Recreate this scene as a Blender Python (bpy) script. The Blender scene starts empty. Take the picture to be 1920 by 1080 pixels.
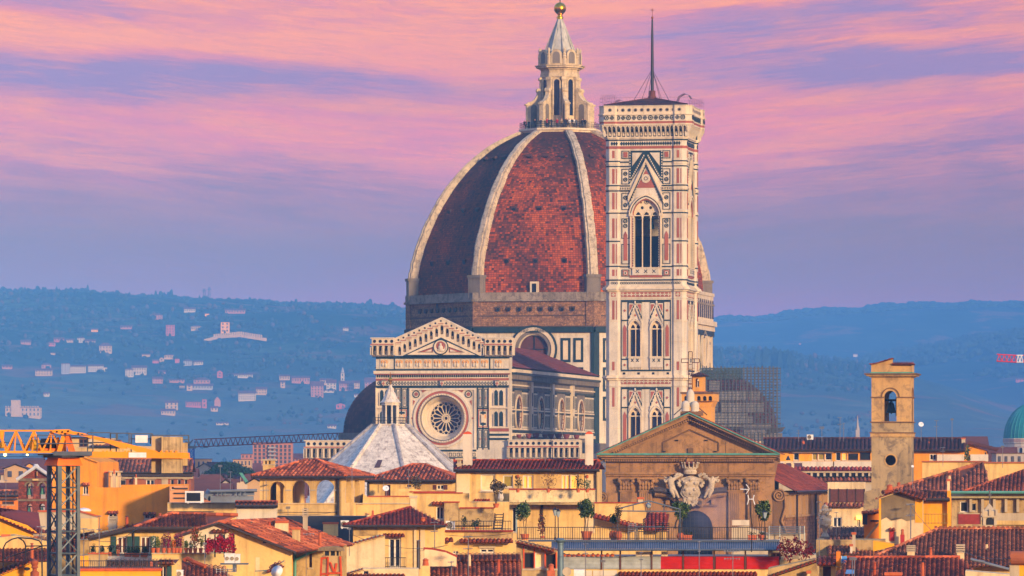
import bpy,bmesh,math,random
from mathutils import Vector,Matrix
from mathutils.geometry import tessellate_polygon
SC=bpy.context.scene;COL=SC.collection
R=math.radians;PI=math.pi
rng=random.Random(7)
# ------------------------------------------------------------------ camera, sky, sun, exposure
F,HY,CZ=10274.0,890.0,24.0
cam=bpy.data.cameras.new('camera');camo=bpy.data.objects.new('camera',cam);COL.objects.link(camo)
camo.location=(0,0,CZ);camo.rotation_euler=(R(90),0,0)
cam.sensor_width=36;cam.lens=36*F/1920;cam.shift_y=(HY-540)/1920
cam.clip_start=1;cam.clip_end=30000
SC.camera=camo
SUN_AZ,SUN_EL=34.0,11.0
sd=Vector((math.sin(R(SUN_AZ))*math.cos(R(SUN_EL)),-math.cos(R(SUN_AZ))*math.cos(R(SUN_EL)),math.sin(R(SUN_EL))))
sun=bpy.data.lights.new('sun','SUN');suno=bpy.data.objects.new('sun',sun);COL.objects.link(suno)
suno.rotation_euler=sd.to_track_quat('Z','Y').to_euler();suno.location=(60,-100,200)
sun.energy=4.5;sun.angle=R(5.0);sun.color=(1.0,0.69,0.38)
SC.view_settings.view_transform='Standard';SC.view_settings.look='None'
SC.view_settings.exposure=0.38;SC.view_settings.gamma=1.0
SC.cycles.use_denoising=True
SC.cycles.max_bounces=5;SC.cycles.diffuse_bounces=3;SC.cycles.glossy_bounces=2
SC.cycles.transmission_bounces=4;SC.cycles.volume_bounces=0;SC.cycles.sample_clamp_indirect=4
def lin(c):
 return tuple((x/255/12.92 if x/255<0.04045 else((x/255+0.055)/1.055)**2.4)for x in c)
class NT:
 def __init__(s,tree):s.t=tree;s.n=tree.nodes;s.l=tree.links
 def new(s,ty,ins=None,**kw):
  n=s.n.new(ty)
  for k,v in kw.items():setattr(n,k,v)
  for k,v in(ins or{}).items():
   if hasattr(v,'is_output'):s.l.new(v,n.inputs[k])
   else :n.inputs[k].default_value=v
  return n
 def math(s,op,a,b=0.0,c=0.0,clamp=False):
  return s.new('ShaderNodeMath',{0:a,1:b,2:c},operation=op,use_clamp=clamp).outputs[0]
 def mix(s,f,a,b,blend='MIX'):
  n=s.new('ShaderNodeMix',data_type='RGBA',blend_type=blend)
  for k,v in((0,f),(6,a),(7,b)):
   if hasattr(v,'is_output'):s.l.new(v,n.inputs[k])
   else :n.inputs[k].default_value=v if k==0 or len(v)==4 else(*v,1)
  return n.outputs[2]
 def ramp(s,f,stops,interp='LINEAR'):
  n=s.new('ShaderNodeValToRGB',{0:f});r=n.color_ramp;r.interpolation=interp
  while len(r.elements)<len(stops):r.elements.new(0.5)
  for e,(p,c)in zip(r.elements,stops):
   e.position=p;e.color=(*c,1)if not isinstance(c,(int,float))else(c,c,c,1)
  return n.outputs[0]
 def noise(s,vec,scale,detail=4,rough=0.55,dist=0.0):
  return s.new('ShaderNodeTexNoise',{'Vector':vec,'Scale':scale,'Detail':detail,'Roughness':rough,'Distortion':dist}).outputs[0]
 def mapping(s,vec,scale=(1,1,1),rot=(0,0,0),loc=(0,0,0)):
  return s.new('ShaderNodeMapping',{'Vector':vec,'Scale':scale,'Rotation':rot,'Location':loc}).outputs[0]
W=bpy.data.worlds.new('World');SC.world=W;W.use_nodes=True
W.node_tree.nodes.clear();w=NT(W.node_tree)
sky=w.new('ShaderNodeTexSky',sky_type='NISHITA',sun_disc=False)
sky.sun_elevation=R(SUN_EL);sky.sun_rotation=R(180-SUN_AZ);sky.air_density=1.6;sky.dust_density=0.6;sky.ozone_density=3.0
bg1=w.new('ShaderNodeBackground',{'Color':sky.outputs[0],'Strength':0.15})
d=w.new('ShaderNodeTexCoord').outputs['Generated']
sp=w.new('ShaderNodeSeparateXYZ',{0:d}).outputs
az=w.math('ARCTAN2',sp[0],sp[1]);el=w.math('ARCSINE',sp[2])
e1=w.math('MULTIPLY',el,F/1000)
a1=w.math('MULTIPLY',az,F/1000)
arch_=w.math('SQRT',w.math('ADD',w.math('MULTIPLY',a1,a1),0.03))
ec=w.math('SUBTRACT',e1,w.math('MULTIPLY',w.math('SUBTRACT',arch_,0.45),0.1))
v2=w.new('ShaderNodeCombineXYZ',{0:a1,1:ec,2:0.0}).outputs[0]
warp=w.noise(w.mapping(v2,(1.3,3.0,1)),1.0,3)
e2=w.math('ADD',e1,w.math('MULTIPLY',w.math('SUBTRACT',warp,0.5),0.16))
e3=w.math('ADD',ec,w.math('MULTIPLY',w.math('SUBTRACT',warp,0.5),0.14))
base=w.ramp(e2,[(0.30,(.50,.08,.02)),(0.36,(.36,.095,.02)),(0.44,(.28,.11,.045)),(0.54,(.33,.125,.12)),(0.64,(.42,.15,.22)),(0.74,(.33,.17,.29)),(0.9,(.38,.19,.31))])
n1=w.noise(w.mapping(v2,(1.1,6.5,1),(0,0,R(-7)),(3.1,1.7,0)),1.0,7,0.58,0.5)
n2=w.noise(w.mapping(v2,(3.2,30.0,1),(0,0,R(-3)),(1.3,5.2,2)),1.0,7,0.66,0.5)
n3=w.noise(w.mapping(v2,(13.0,150.0,1),(0,0,R(2)),(7.3,2.2,1)),1.0,5,0.65,0.9)
cl=w.math('ADD',w.math('MULTIPLY',n1,0.52),w.math('ADD',w.math('MULTIPLY',n2,0.35),w.math('MULTIPLY',n3,0.13)))
for ax,ex,sx,sy,k in((-.72,.79,.5,.035,.17),(-.2,.81,.42,.05,.15),(-.86,.70,.42,.04,-.16),(-.3,.745,.4,.02,-.06),(-.55,.62,.6,.06,.11),(-.1,.64,.4,.05,.08),(.45,.65,.4,.06,.14),(.2,.70,.4,.02,.08),(.45,.895,.5,.025,.13),(.78,.735,.32,.035,-.12),(.85,.79,.3,.015,.09),(.25,.83,.25,.03,-.08),(.85,.60,.3,.06,-.07),(-.95,.86,.4,.02,-.08)):
 da=w.math('DIVIDE',w.math('SUBTRACT',a1,ax),sx);de=w.math('DIVIDE',w.math('SUBTRACT',e3,ex),sy)
 q=w.math('EXPONENT',w.math('MULTIPLY',w.math('ADD',w.math('MULTIPLY',da,da),w.math('MULTIPLY',de,de)),-1.0))
 cl=w.math('MULTIPLY_ADD',q,k,cl)
hi=w.ramp(e2,[(0.40,0.0),(0.50,0.3),(0.57,0.95),(0.70,0.85),(0.88,1.0)])
m=w.math('MULTIPLY',w.ramp(cl,[(0.40,0.0),(0.54,0.72),(0.66,1.0)]),hi)
pink=w.mix(w.ramp(n2,[(0.42,0.0),(0.62,1.0)]),(.92,.20,.15),(1.0,.26,.08))
warm=w.ramp(e2,[(0.68,0.0),(0.84,0.9)])
pink=w.mix(w.math('MULTIPLY',warm,w.ramp(cl,[(0.5,0.15),(0.66,1.0)])),pink,(1.0,.31,.09))
colr=w.mix(m,base,pink)
colr=w.mix(w.math('MULTIPLY',w.ramp(n3,[(0.35,1.0),(0.55,0.0)]),0.2),colr,(.34,.15,.26))
bg2=w.new('ShaderNodeBackground',{'Color':colr,'Strength':1.08})
up=w.ramp(e1,[(0.0,1.0),(0.95,1.0),(1.0,0.0)])
up=w.ramp(sp[2],[(0.095,1.0),(0.35,0.0)])
bg3=w.new('ShaderNodeBackground',{'Color':(*lin((104,146,232)),1),'Strength':0.62})
high=w.new('ShaderNodeAddShader',{0:bg1.outputs[0],1:bg3.outputs[0]})
mx=w.new('ShaderNodeMixShader',{0:up,1:high.outputs[0],2:bg2.outputs[0]})
w.new('ShaderNodeOutputWorld',{0:mx.outputs[0]})
# ------------------------------------------------------------------ materials
MATS={}
def _mat(key):
 m=bpy.data.materials.new(key);m.use_nodes=True;m.node_tree.nodes.clear();MATS[key]=m
 t=NT(m.node_tree);b=t.new('ShaderNodeBsdfPrincipled')
 t.new('ShaderNodeOutputMaterial',{0:b.outputs[0]})
 return m,t,b
def _bump(t,b,h,strength,dist):
 t.l.new(t.new('ShaderNodeBump',{'Height':h,'Strength':strength,'Distance':dist}).outputs[0],b.inputs['Normal'])
def plaster(key,col,var=0.25,stain=0.35,dirt=(60,52,45),scale=1.0,rough=0.9,bump=0.25,spec=0.2,streak=1.0,mottle=0.0):
 """Weathered render, stone or marble: broad tone changes, streaks that run down, fine grain."""
 if key in MATS:return MATS[key]
 m,t,b=_mat(key);c=lin(col)
 o=t.new('ShaderNodeTexCoord').outputs['Object']
 n1=t.noise(o,0.35*scale,5,0.6);n2=t.noise(t.mapping(o,(1.6*scale,1.6*scale,0.12*scale)),1.0,5,0.6)
 n3=t.noise(o,6.0*scale,4,0.6)
 lo=tuple(x*(1-var)for x in c);hi=tuple(min(x*(1+var*0.6),0.95)for x in c)
 k=t.ramp(n1,[(0.3,lo),(0.7,hi)])
 k=t.mix(t.math('MULTIPLY',t.ramp(n3,[(0.35,1.0),(0.6,0.0)]),var*0.9),k,tuple(x*0.7 for x in c))
 s=t.math('MULTIPLY',t.ramp(n2,[(0.52,0.0),(0.72,1.0)]),stain*streak)
 k=t.mix(s,k,lin(dirt))
 if mottle:
  n4=t.noise(o,1.1*scale,8,0.7,0.6)
  k=t.mix(t.math('MULTIPLY',t.ramp(n4,[(0.5,0.0),(0.6,1.0)]),mottle),k,lin(dirt))
 t.l.new(k,b.inputs['Base Color']);b.inputs['Roughness'].default_value=rough
 b.inputs['Specular IOR Level'].default_value=spec
 if bump:_bump(t,b,t.noise(o,9*scale,4,0.7),bump,0.05/scale)
 return m
def tiles(key,cols,big=0.4,bump=True):
 """Terracotta: each tile face carries its own random value; moss and soot in broad patches."""
 if key in MATS:return MATS[key]
 m,t,b=_mat(key)
 a=t.new('ShaderNodeAttribute',attribute_name='rnd').outputs['Fac']
 o=t.new('ShaderNodeTexCoord').outputs['Object']
 n1=t.noise(o,0.22,6,0.65);n2=t.noise(o,2.2,4,0.6)
 f=t.math('ADD',t.math('MULTIPLY',a,1-big),t.math('MULTIPLY',t.math('SUBTRACT',t.math('MULTIPLY',n1,2.0),0.5),big))
 k=t.ramp(f,[(i/(len(cols)-1),lin(c))for i,c in enumerate(cols)])
 k=t.mix(t.math('MULTIPLY',t.ramp(n2,[(0.3,1.0),(0.55,0.0)]),0.28),k,lin((66,50,42)))
 t.l.new(k,b.inputs['Base Color']);b.inputs['Roughness'].default_value=0.85;b.inputs['Specular IOR Level'].default_value=0.25
 if bump:_bump(t,b,t.noise(o,14,3,0.6),0.3,0.03)
 return m
def bricks(key,c1,c2,mortar,sx=1.0,w_=0.5,h_=0.16,var=0.5):
 if key in MATS:return MATS[key]
 m,t,b=_mat(key)
 o=t.new('ShaderNodeTexCoord').outputs['Object']
 q=t.new('ShaderNodeSeparateXYZ',{0:o}).outputs
 v=t.new('ShaderNodeCombineXYZ',{0:t.math('ADD',q[0],t.math('MULTIPLY',q[1],1.0)),1:q[2],2:0.0}).outputs[0]
 br=t.new('ShaderNodeTexBrick',{'Vector':v,'Color1':(*lin(c1),1),'Color2':(*lin(c2),1),'Mortar':(*lin(mortar),1),'Scale':sx,'Mortar Size':0.02,'Brick Width':w_,'Row Height':h_})
 n1=t.noise(o,0.5,6,0.65);n2=t.noise(o,3.0,5,0.7)
 k=t.mix(t.math('MULTIPLY',t.ramp(n1,[(0.4,0.0),(0.65,1.0)]),var),br.outputs[0],lin(tuple(x*0.55 for x in c2)))
 k=t.mix(t.math('MULTIPLY',t.ramp(n2,[(0.5,0.0),(0.6,1.0)]),0.5),k,lin(tuple(min(255,x*1.25)for x in c1)))
 t.l.new(k,b.inputs['Base Color']);b.inputs['Roughness'].default_value=0.92;b.inputs['Specular IOR Level'].default_value=0.15
 _bump(t,b,n2,0.5,0.15)
 return m
def plain(key,col,rough=0.6,metal=0.0,var=0.2,scale=3.0,spec=0.3):
 if key in MATS:return MATS[key]
 m,t,b=_mat(key);c=lin(col)
 o=t.new('ShaderNodeTexCoord').outputs['Object']
 n=t.noise(o,scale,5,0.6)
 k=t.ramp(n,[(0.3,tuple(x*(1-var)for x in c)),(0.7,tuple(min(1,x*(1+var*.5))for x in c))])
 t.l.new(k,b.inputs['Base Color']);b.inputs['Roughness'].default_value=rough;b.inputs['Metallic'].default_value=metal
 b.inputs['Specular IOR Level'].default_value=spec
 return m
def leafmat(key,cols):
 if key in MATS:return MATS[key]
 m,t,b=_mat(key)
 a=t.new('ShaderNodeAttribute',attribute_name='rnd').outputs['Fac']
 k=t.ramp(a,[(i/(len(cols)-1),lin(c))for i,c in enumerate(cols)])
 t.l.new(k,b.inputs['Base Color']);b.inputs['Roughness'].default_value=0.75;b.inputs['Specular IOR Level'].default_value=0.2
 return m
def glow(key,col,strength):
 if key in MATS:return MATS[key]
 m,t,b=_mat(key);b.inputs['Base Color'].default_value=(*lin(col),1)
 b.inputs['Emission Color'].default_value=(*lin(col),1);b.inputs['Emission Strength'].default_value=strength
 return m
# ------------------------------------------------------------------ mesh writer
class MB:
 def __init__(s):s.v=[];s.f=[];s.m=[];s.r=[];s.M=None
 def vt(s,p):
  p=Vector(p)
  if s.M is not None:p=s.M@p
  s.v.append(p);return len(s.v)-1
 def face(s,pts,m=0,r=0.5):
  s.f.append([s.vt(p)for p in pts]);s.m.append(m);s.r.append(r);return s
 def idx(s,ids,m=0,r=0.5):s.f.append(list(ids));s.m.append(m);s.r.append(r)
 def box(s,x0,x1,y0,y1,z0,z1,m=0,r=0.5):
  i=[s.vt((x,y,z))for z in(z0,z1)for y in(y0,y1)for x in(x0,x1)]
  for q in((0,1,3,2),(4,5,7,6),(0,1,5,4),(2,3,7,6),(0,2,6,4),(1,3,7,5)):s.idx([i[k]for k in q],m,r)
  return s
 def prism(s,poly,y0,y1,m=0,ms=None,r=0.5):
  n=len(poly);a=[s.vt((x,y0,z))for x,z in poly];b=[s.vt((x,y1,z))for x,z in poly]
  s.idx(a,m,r);s.idx(b,m,r)
  for i in range(n):s.idx([a[i],a[(i+1)%n],b[(i+1)%n],b[i]],m if ms is None else ms,r)
  return s
 def slab(s,poly,z0,z1,m=0,r=0.5):
  n=len(poly);a=[s.vt((x,y,z0))for x,y in poly];b=[s.vt((x,y,z1))for x,y in poly]
  s.idx(a,m,r);s.idx(b,m,r)
  for i in range(n):s.idx([a[i],a[(i+1)%n],b[(i+1)%n],b[i]],m,r)
  return s
 def plate(s,outer,holes,y0,y1,m=0,mr=None,back=False):
  mr=m if mr is None else mr
  loops=[outer]+holes;flat=[p for l in loops for p in l]
  tri=tessellate_polygon([[Vector((x,z,0))for x,z in l]for l in loops])
  a=[s.vt((x,y0,z))for x,z in flat];b=[s.vt((x,y1,z))for x,z in flat]
  for t in tri:
   s.idx([a[k]for k in t],m)
   if back:s.idx([b[k]for k in t],m)
  o=0
  for li,l in enumerate(loops):
   n=len(l)
   for i in range(n):
    j=(i+1)%n
    s.idx([a[o+i],a[o+j],b[o+j],b[o+i]],m if li==0 else mr)
   o+=n
  return s
 def tube(s,p,q,r,n=6,m=0,r2=None,cap=True):
  p,q=Vector(p),Vector(q);d_=(q-p)
  if d_.length<1e-6:return s
  d_.normalize();u=d_.orthogonal().normalized();w_=d_.cross(u);r2=r if r2 is None else r2
  a=[s.vt(p+(u*math.cos(2*PI*i/n+.4)+w_*math.sin(2*PI*i/n+.4))*r)for i in range(n)]
  b=[s.vt(q+(u*math.cos(2*PI*i/n+.4)+w_*math.sin(2*PI*i/n+.4))*r2)for i in range(n)]
  for i in range(n):s.idx([a[i],a[(i+1)%n],b[(i+1)%n],b[i]],m)
  if cap:s.idx(a,m);s.idx(b,m)
  return s
 def path(s,pts,r,n=6,m=0):
  for i in range(len(pts)-1):s.tube(pts[i],pts[i+1],r,n,m)
  return s
 def lathe(s,cx,cy,prof,n=12,m=0,ph=0.0,sx=1.0,sy=1.0,arc=None,r=0.5):
  rings=[]
  for rr,z in prof:rings.append([s.vt((cx+rr*sx*math.cos(2*PI*i/n+ph),cy+rr*sy*math.sin(2*PI*i/n+ph),z))for i in range(n)])
  for a,b in zip(rings,rings[1:]):
   for i in range(n):s.idx([a[i],a[(i+1)%n],b[(i+1)%n],b[i]],m,r)
  s.idx(rings[0],m,r);s.idx(rings[-1],m,r)
  return s
 def ring(s,cx,cz,ro,ri,y0,y1,m=0,n=32,a0=0.0,a1=2*PI):
  full=abs(a1-a0-2*PI)<1e-6;k=n if full else n+1
  P=[]
  for i in range(k):
   t=a0+(a1-a0)*i/n;c,q=math.cos(t),math.sin(t)
   P.append([s.vt((cx+ro*c,y0,cz+ro*q)),s.vt((cx+ri*c,y0,cz+ri*q)),s.vt((cx+ri*c,y1,cz+ri*q)),s.vt((cx+ro*c,y1,cz+ro*q))])
  for i in range(n):
   a,b=P[i],P[(i+1)%k]
   for j in range(4):s.idx([a[j],b[j],b[(j+1)%4],a[(j+1)%4]],m)
  return s
 def ball(s,c,rx,ry,rz,n=10,k=6,m=0,r=0.5):
  prof=[(math.sin(PI*i/k),-math.cos(PI*i/k))for i in range(k+1)]
  rings=[]
  for rr,z in prof:rings.append([s.vt((c[0]+rr*rx*math.cos(2*PI*i/n),c[1]+rr*ry*math.sin(2*PI*i/n),c[2]+z*rz))for i in range(n)])
  for a,b in zip(rings,rings[1:]):
   for i in range(n):s.idx([a[i],a[(i+1)%n],b[(i+1)%n],b[i]],m,r)
  return s
 def leaves(s,c,rad,n,size,m=0,rg=rng,shell=0.35):
  for _ in range(n):
   while True:
    p=Vector((rg.uniform(-1,1),rg.uniform(-1,1),rg.uniform(-1,1)))
    if shell<p.length<=1:break
   p=Vector((c[0]+p.x*rad[0],c[1]+p.y*rad[1],c[2]+p.z*rad[2]))
   u=Vector((rg.gauss(0,1),rg.gauss(0,1),rg.gauss(0,1))).normalized();v=u.orthogonal().normalized()
   if rg.random()<.5:v=u.cross(v)
   z=size*rg.uniform(.6,1.3)
   s.face([p-u*z,p+v*z*.55,p+u*z,p-v*z*.55],m,rg.random())
  return s
 def build(s,name,mats,parent=None,smooth=False,kind=None):
  me=bpy.data.meshes.new(name)
  me.from_pydata([tuple(v)for v in s.v],[],s.f)
  mats=mats if isinstance(mats,(list,tuple))else[mats]
  for k in mats:me.materials.append(k)
  me.polygons.foreach_set('material_index',s.m)
  at=me.attributes.new('rnd','FLOAT','FACE');at.data.foreach_set('value',s.r)
  if smooth:me.polygons.foreach_set('use_smooth',[True]*len(s.f))
  me.update()
  o=bpy.data.objects.new(name,me);COL.objects.link(o)
  if parent is not None:o.parent=parent
  if kind:o['kind']=kind
  return o
def tag(o,label,cat,group=None):
 o['label']=label;o['category']=cat
 if group:o['group']=group
 return o
def dup(o,parent=None):
 c=o.copy();COL.objects.link(c)
 if parent is not None:c.parent=parent
 for ch in list(o.children):dup(ch,c)
 return c
class Fr:
 """A thing's own frame: origin on the ground plan, yaw, and photo measurements turned into local metres on any of its planes."""
 def __init__(s,px,D,yaw=0.0,base=0.0):
  s.ox=(px-960)*D/F;s.oy=D;s.yaw=R(yaw);s.c=math.cos(s.yaw);s.s=math.sin(s.yaw);s.base=base;s.k=D/F
 def X(s,px,Y=0.0):
  t=(px-960)/F;return(t*(s.oy+Y*s.c)-s.ox+Y*s.s)/(s.c-t*s.s)
 def Y(s,px,X):
  t=(px-960)/F;return(s.ox+X*s.c-t*(s.oy+X*s.s))/(s.s+t*s.c)
 def Z(s,py,X=0.0,Y=0.0):return CZ-(py-HY)*(s.oy+X*s.s+Y*s.c)/F-s.base
 def P(s,px,py,Y=0.0):
  x=s.X(px,Y);return(x,s.Z(py,x,Y))
 def V(s,px,py,Y=0.0):
  x=s.X(px,Y);return Vector((x,Y,s.Z(py,x,Y)))
 def root(s,name,label,cat,group=None):
  o=bpy.data.objects.new(name,None);COL.objects.link(o)
  o.location=(s.ox,s.oy,s.base);o.rotation_euler=(0,0,s.yaw);o.empty_display_size=1
  return tag(o,label,cat,group)
def arch(x0,x1,z0,zs,point=0.0,n=10):
 """Outline of an arched opening: sill z0, springing zs; point > 0 makes it pointed."""
 r=(x1-x0)/2;cx=(x0+x1)/2
 if not point:
  top=[(cx+r*math.cos(PI*i/n),zs+r*math.sin(PI*i/n))for i in range(n+1)]
 else :
  q=r*(1+point);top=[]
  h=math.sqrt(q*q-(q-r)**2);am=math.atan2(h,q-r)
  k=n//2
  for i in range(k+1):t=am*i/k;top.append((x1-q+q*math.cos(t),zs+q*math.sin(t)))
  for i in range(k-1,-1,-1):t=am*i/k;top.append((x0+q-q*math.cos(t),zs+q*math.sin(t)))
 return[(x0,z0),(x1,z0)]+top
def circ(cx,cz,r,n=24,ph=0.0):return[(cx+r*math.cos(2*PI*i/n+ph),cz+r*math.sin(2*PI*i/n+ph))for i in range(n)]
def tile_plane(mb,A,B,C,D_,pitch=0.22,row=0.36,m=0,amp=0.06,rg=rng,cap=True,mg=None):
 """Roof slope A-B (eave) to C-D (upper edge, may be shorter or a point) covered with rows of half-round tiles."""
 A,B,C,D_=map(Vector,(A,B,C,D_))
 e=B-A;Wd=e.length;e.normalize()
 n=e.cross(D_-A if(D_-A).length>(C-B).length*.01 else C-A)
 n=e.cross(((C+D_)/2-(A+B)/2)).normalized()
 if n.z<0:n=-n
 up=n.cross(e).normalized()
 if up.z<0:up=-up
 V=max((D_-A).dot(up),(C-A).dot(up));uL=(D_-A).dot(e);uR=(C-A).dot(e)
 vL=(D_-A).dot(up);vR=(C-A).dot(up)
 def vmax(u):
  t=vL+(vR-vL)*((u-uL)/(uR-uL))if uR-uL>1e-4 else V
  v=t
  if uL>1e-4 and u<uL:v=vL*u/uL
  if uR<Wd-1e-4 and u>uR:v=min(v if u>=uL else 9e9,vR*(Wd-u)/(Wd-uR))
  return max(0.0,v)
 nc=max(2,int(Wd/pitch+.5));p=Wd/nc
 lo=min(0,uL);
 mb.face([A-n*.05,B-n*.05,C-n*.05,D_-n*.05],m if mg is None else mg,.1)
 lean=0.0
 for i in range(nc):
  u0=i*p;um=u0+p/2;vm=vmax(um)
  nr=max(1,int(vm/row+.6))if vm>.08 else 0
  cr=rg.uniform(-.12,.12)
  for j in range(nr):
   v0,v1=j*vm/nr,(j+1)*vm/nr+(.0)
   h0,h1=.035,0.0
   rr=min(1,max(0,rg.random()+cr));rq=rr*.3
   def q(u,v,h):return A+e*u+up*v+n*h
   a,b=u0+p*.12,u0+p*.36;c_,d2=u0+p*.64,u0+p*.88
   mb.face([q(u0-p*.12,v0,h0*.5),q(a,v0,h0*.5),q(a,v1,h1),q(u0-p*.12,v1,h1)],m,rq)
   mb.face([q(a,v0,h0*.5),q(b,v0,amp+h0),q(b,v1,amp+h1),q(a,v1,h1)],m,rr)
   mb.face([q(b,v0,amp+h0),q(c_,v0,amp+h0),q(c_,v1,amp+h1),q(b,v1,amp+h1)],m,rr)
   mb.face([q(c_,v0,amp+h0),q(d2,v0,h0*.5),q(d2,v1,h1),q(c_,v1,amp+h1)],m,rr)
   if j==0:mb.face([q(a,v0,0),q(b,v0,amp+h0),q(c_,v0,amp+h0),q(d2,v0,0)],m,.05)
 return mb
def ridge_tiles(mb,p,q,r=.13,step=.4,m=0,rg=rng):
 p,q=Vector(p),Vector(q);L=(q-p).length;n=max(1,int(L/step))
 for i in range(n):
  a=p.lerp(q,i/n);b=p.lerp(q,(i+1.02)/n);mb_r=rg.random()
  k=len(mb.f);mb.tube(a,b,r,6,m,r*.85)
  for x in range(k,len(mb.f)):mb.r[x]=mb_r
 return mb
# ------------------------------------------------------------------ ground, hills, haze
def noise2(x,y,seed=0.0):
 return(math.sin(x*1.0+y*.7+seed)+math.sin(x*2.3-y*1.9+seed*2.1)*.5+math.sin(x*4.9+y*4.1+seed*.7)*.28+math.sin(x*9.7-y*8.3+seed*1.7)*.15)/1.93
def interp(tab,x):
 if x<=tab[0][0]:return tab[0][1]
 for(a,p),(b,q)in zip(tab,tab[1:]):
  if x<=b:return p+(q-p)*(x-a)/(b-a)
 return tab[-1][1]
def smooth(t):t=max(0,min(1,t));return t*t*(3-2*t)
CR_L=[(-400,566),(0,560),(60,558),(130,561),(200,561),(300,567),(400,575),(480,576),(560,582),(650,582),(760,590),(1000,622),(1200,655),(1400,665),(1600,692),(1700,735),(1900,800),(2300,840)]
CR_F=[(-400,643),(900,643),(1200,609),(1340,597),(1400,597),(1440,595),(1500,583),(1600,580),(1660,573),(1720,571),(1800,573),(1820,570),(1920,573),(2300,588)]
CR_R=[(1000,800),(1400,730),(1600,680),(1670,664),(1750,653),(1830,636),(1920,625),(2300,600)]
class Hill:
 def __init__(s,crest,D0,D1,rough,seed):s.c=crest;s.D0=D0;s.D1=D1;s.r=rough;s.seed=seed
 def h(s,x,y):
  px=960+x*F/s.D1
  top=CZ+(HY-interp(s.c,px))*s.D1/F
  t=(y-s.D0)/(s.D1-s.D0)
  if t<=0:return 0.0
  k=smooth(t*.5)*2 if t<1 else 1.0
  k=.25*smooth(t)+.75*math.sin(min(t,1)*PI/2)**1.25
  if t>1:k=max(.3,1-(t-1)*.9)
  return top*k+noise2(x/170,y/190,s.seed)*s.r*smooth(t*3)*(1-smooth(abs(t-1)<.18 and 1 or 0)*.8)
 def at(s,px,py):
  y=s.D0
  while y<s.D1*1.02:
   x=(px-960)*y/F
   if s.h(x,y)>=CZ-(py-HY)*y/F:return x,y,s.h(x,y)
   y+=8
  y=s.D1;x=(px-960)*y/F
  return x,y,s.h(x,y)
 def mesh(s,name,mat,pa,pb,nx,ny,far=1.25):
  mb=MB();g=[]
  for j in range(ny+1):
   y=s.D0-60+(s.D1*far-s.D0+60)*j/ny;row=[]
   for i in range(nx+1):
    px=pa+(pb-pa)*i/nx;x=(px-960)*s.D1/F
    row.append(mb.vt((x,y,s.h(x,y)-(2 if j==0 else 0))))
   g.append(row)
  for j in range(ny):
   for i in range(nx):mb.idx([g[j][i],g[j][i+1],g[j+1][i+1],g[j+1][i]])
  return mb.build(name,mat,None,True,'structure')
def hillmat(key,a,b_,c_):
 m,t,b=_mat(key);o=t.new('ShaderNodeTexCoord').outputs['Object']
 n1=t.noise(o,0.004,8,0.62,0.4);n2=t.noise(t.mapping(o,(1,1,2.5)),0.022,6,0.6);n3=t.noise(o,0.011,4,0.6)
 k=t.ramp(n1,[(0.35,lin(a)),(0.5,lin(b_)),(0.68,lin(c_))])
 k=t.mix(t.ramp(n2,[(0.42,0.8),(0.6,0.0)]),k,lin(a))
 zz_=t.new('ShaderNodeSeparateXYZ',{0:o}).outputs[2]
 k=t.mix(t.ramp(t.math('DIVIDE',zz_,260.0),[(0.06,0.5),(0.55,0.0)]),k,lin((140,138,128)))  # low slopes coloured paler by height, painting in the valley haze
 k=t.mix(t.math('MULTIPLY',t.ramp(n3,[(0.56,0.0),(0.64,1.0)]),0.55),k,lin((128,82,64)))
 t.l.new(k,b.inputs['Base Color']);b.inputs['Roughness'].default_value=1.0;b.inputs['Specular IOR Level'].default_value=0.0
 _bump(t,b,n2,1.0,6.0)
 return m
H_L=Hill(CR_L,3600,6500,9,1.3);H_F=Hill(CR_F,6600,8200,12,4.1);H_R=Hill(CR_R,5200,7200,10,2.2)
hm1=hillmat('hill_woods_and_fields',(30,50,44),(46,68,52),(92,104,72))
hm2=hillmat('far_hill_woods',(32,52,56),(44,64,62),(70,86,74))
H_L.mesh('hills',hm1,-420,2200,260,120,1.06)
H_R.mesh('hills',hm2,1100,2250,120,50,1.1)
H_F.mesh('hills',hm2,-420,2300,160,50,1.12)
g_=MB();g_.face([(-3500,-130,0),(3500,-130,0),(3500,9900,0),(-3500,9900,0)])
g_.build('ground',plain('street_ground',(96,90,84),0.95,0,.3,.05),None,kind='structure')
# woods: crowns too many and too far off to count
def crown(mb,x,y,z,h,r,cyp,rr,rg=rng):
 if cyp:prof=[(0.45,.08),(1.0,.3),(.8,.6),(.42,.84)];n=6
 else :prof=[(.5,.2),(1.0,.45),(.92,.7),(.5,.92)];n=7
 ph=rg.random()*6;rings=[]
 for q,hh in prof:
  rings.append([mb.vt((x+r*q*rg.uniform(.75,1.2)*math.cos(2*PI*i/n+ph),y+r*q*math.sin(2*PI*i/n+ph),z+h*hh*rg.uniform(.93,1.07)))for i in range(n)])
 top=mb.vt((x,y,z+h))
 for a,b in zip(rings,rings[1:]):
  for i in range(n):mb.idx([a[i],a[(i+1)%n],b[(i+1)%n],b[i]],0,min(1,max(0,rr+rg.uniform(-.2,.2))))
 for i in range(n):mb.idx([rings[-1][i],rings[-1][(i+1)%n],top],0,rr)
wood=leafmat('distant_woodland',[(22,38,38),(30,48,42),(42,58,46),(84,60,50)])
mb=MB();rg=random.Random(3)
for _ in range(2600):
 px=rg.uniform(-60,1340);D=6500+rg.uniform(-330,40);x=(px-960)*D/F
 n=noise2(px/30,3,1)
 hgt=rg.uniform(3.5,7)*(1+.5*n)*(1.7 if rg.random()<.04 else 1)
 crown(mb,x,D,H_L.h(x,D)-1,max(3,hgt),rg.uniform(1.6,3.6),rg.random()<.3,rg.uniform(.05,.5),rg)
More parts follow.
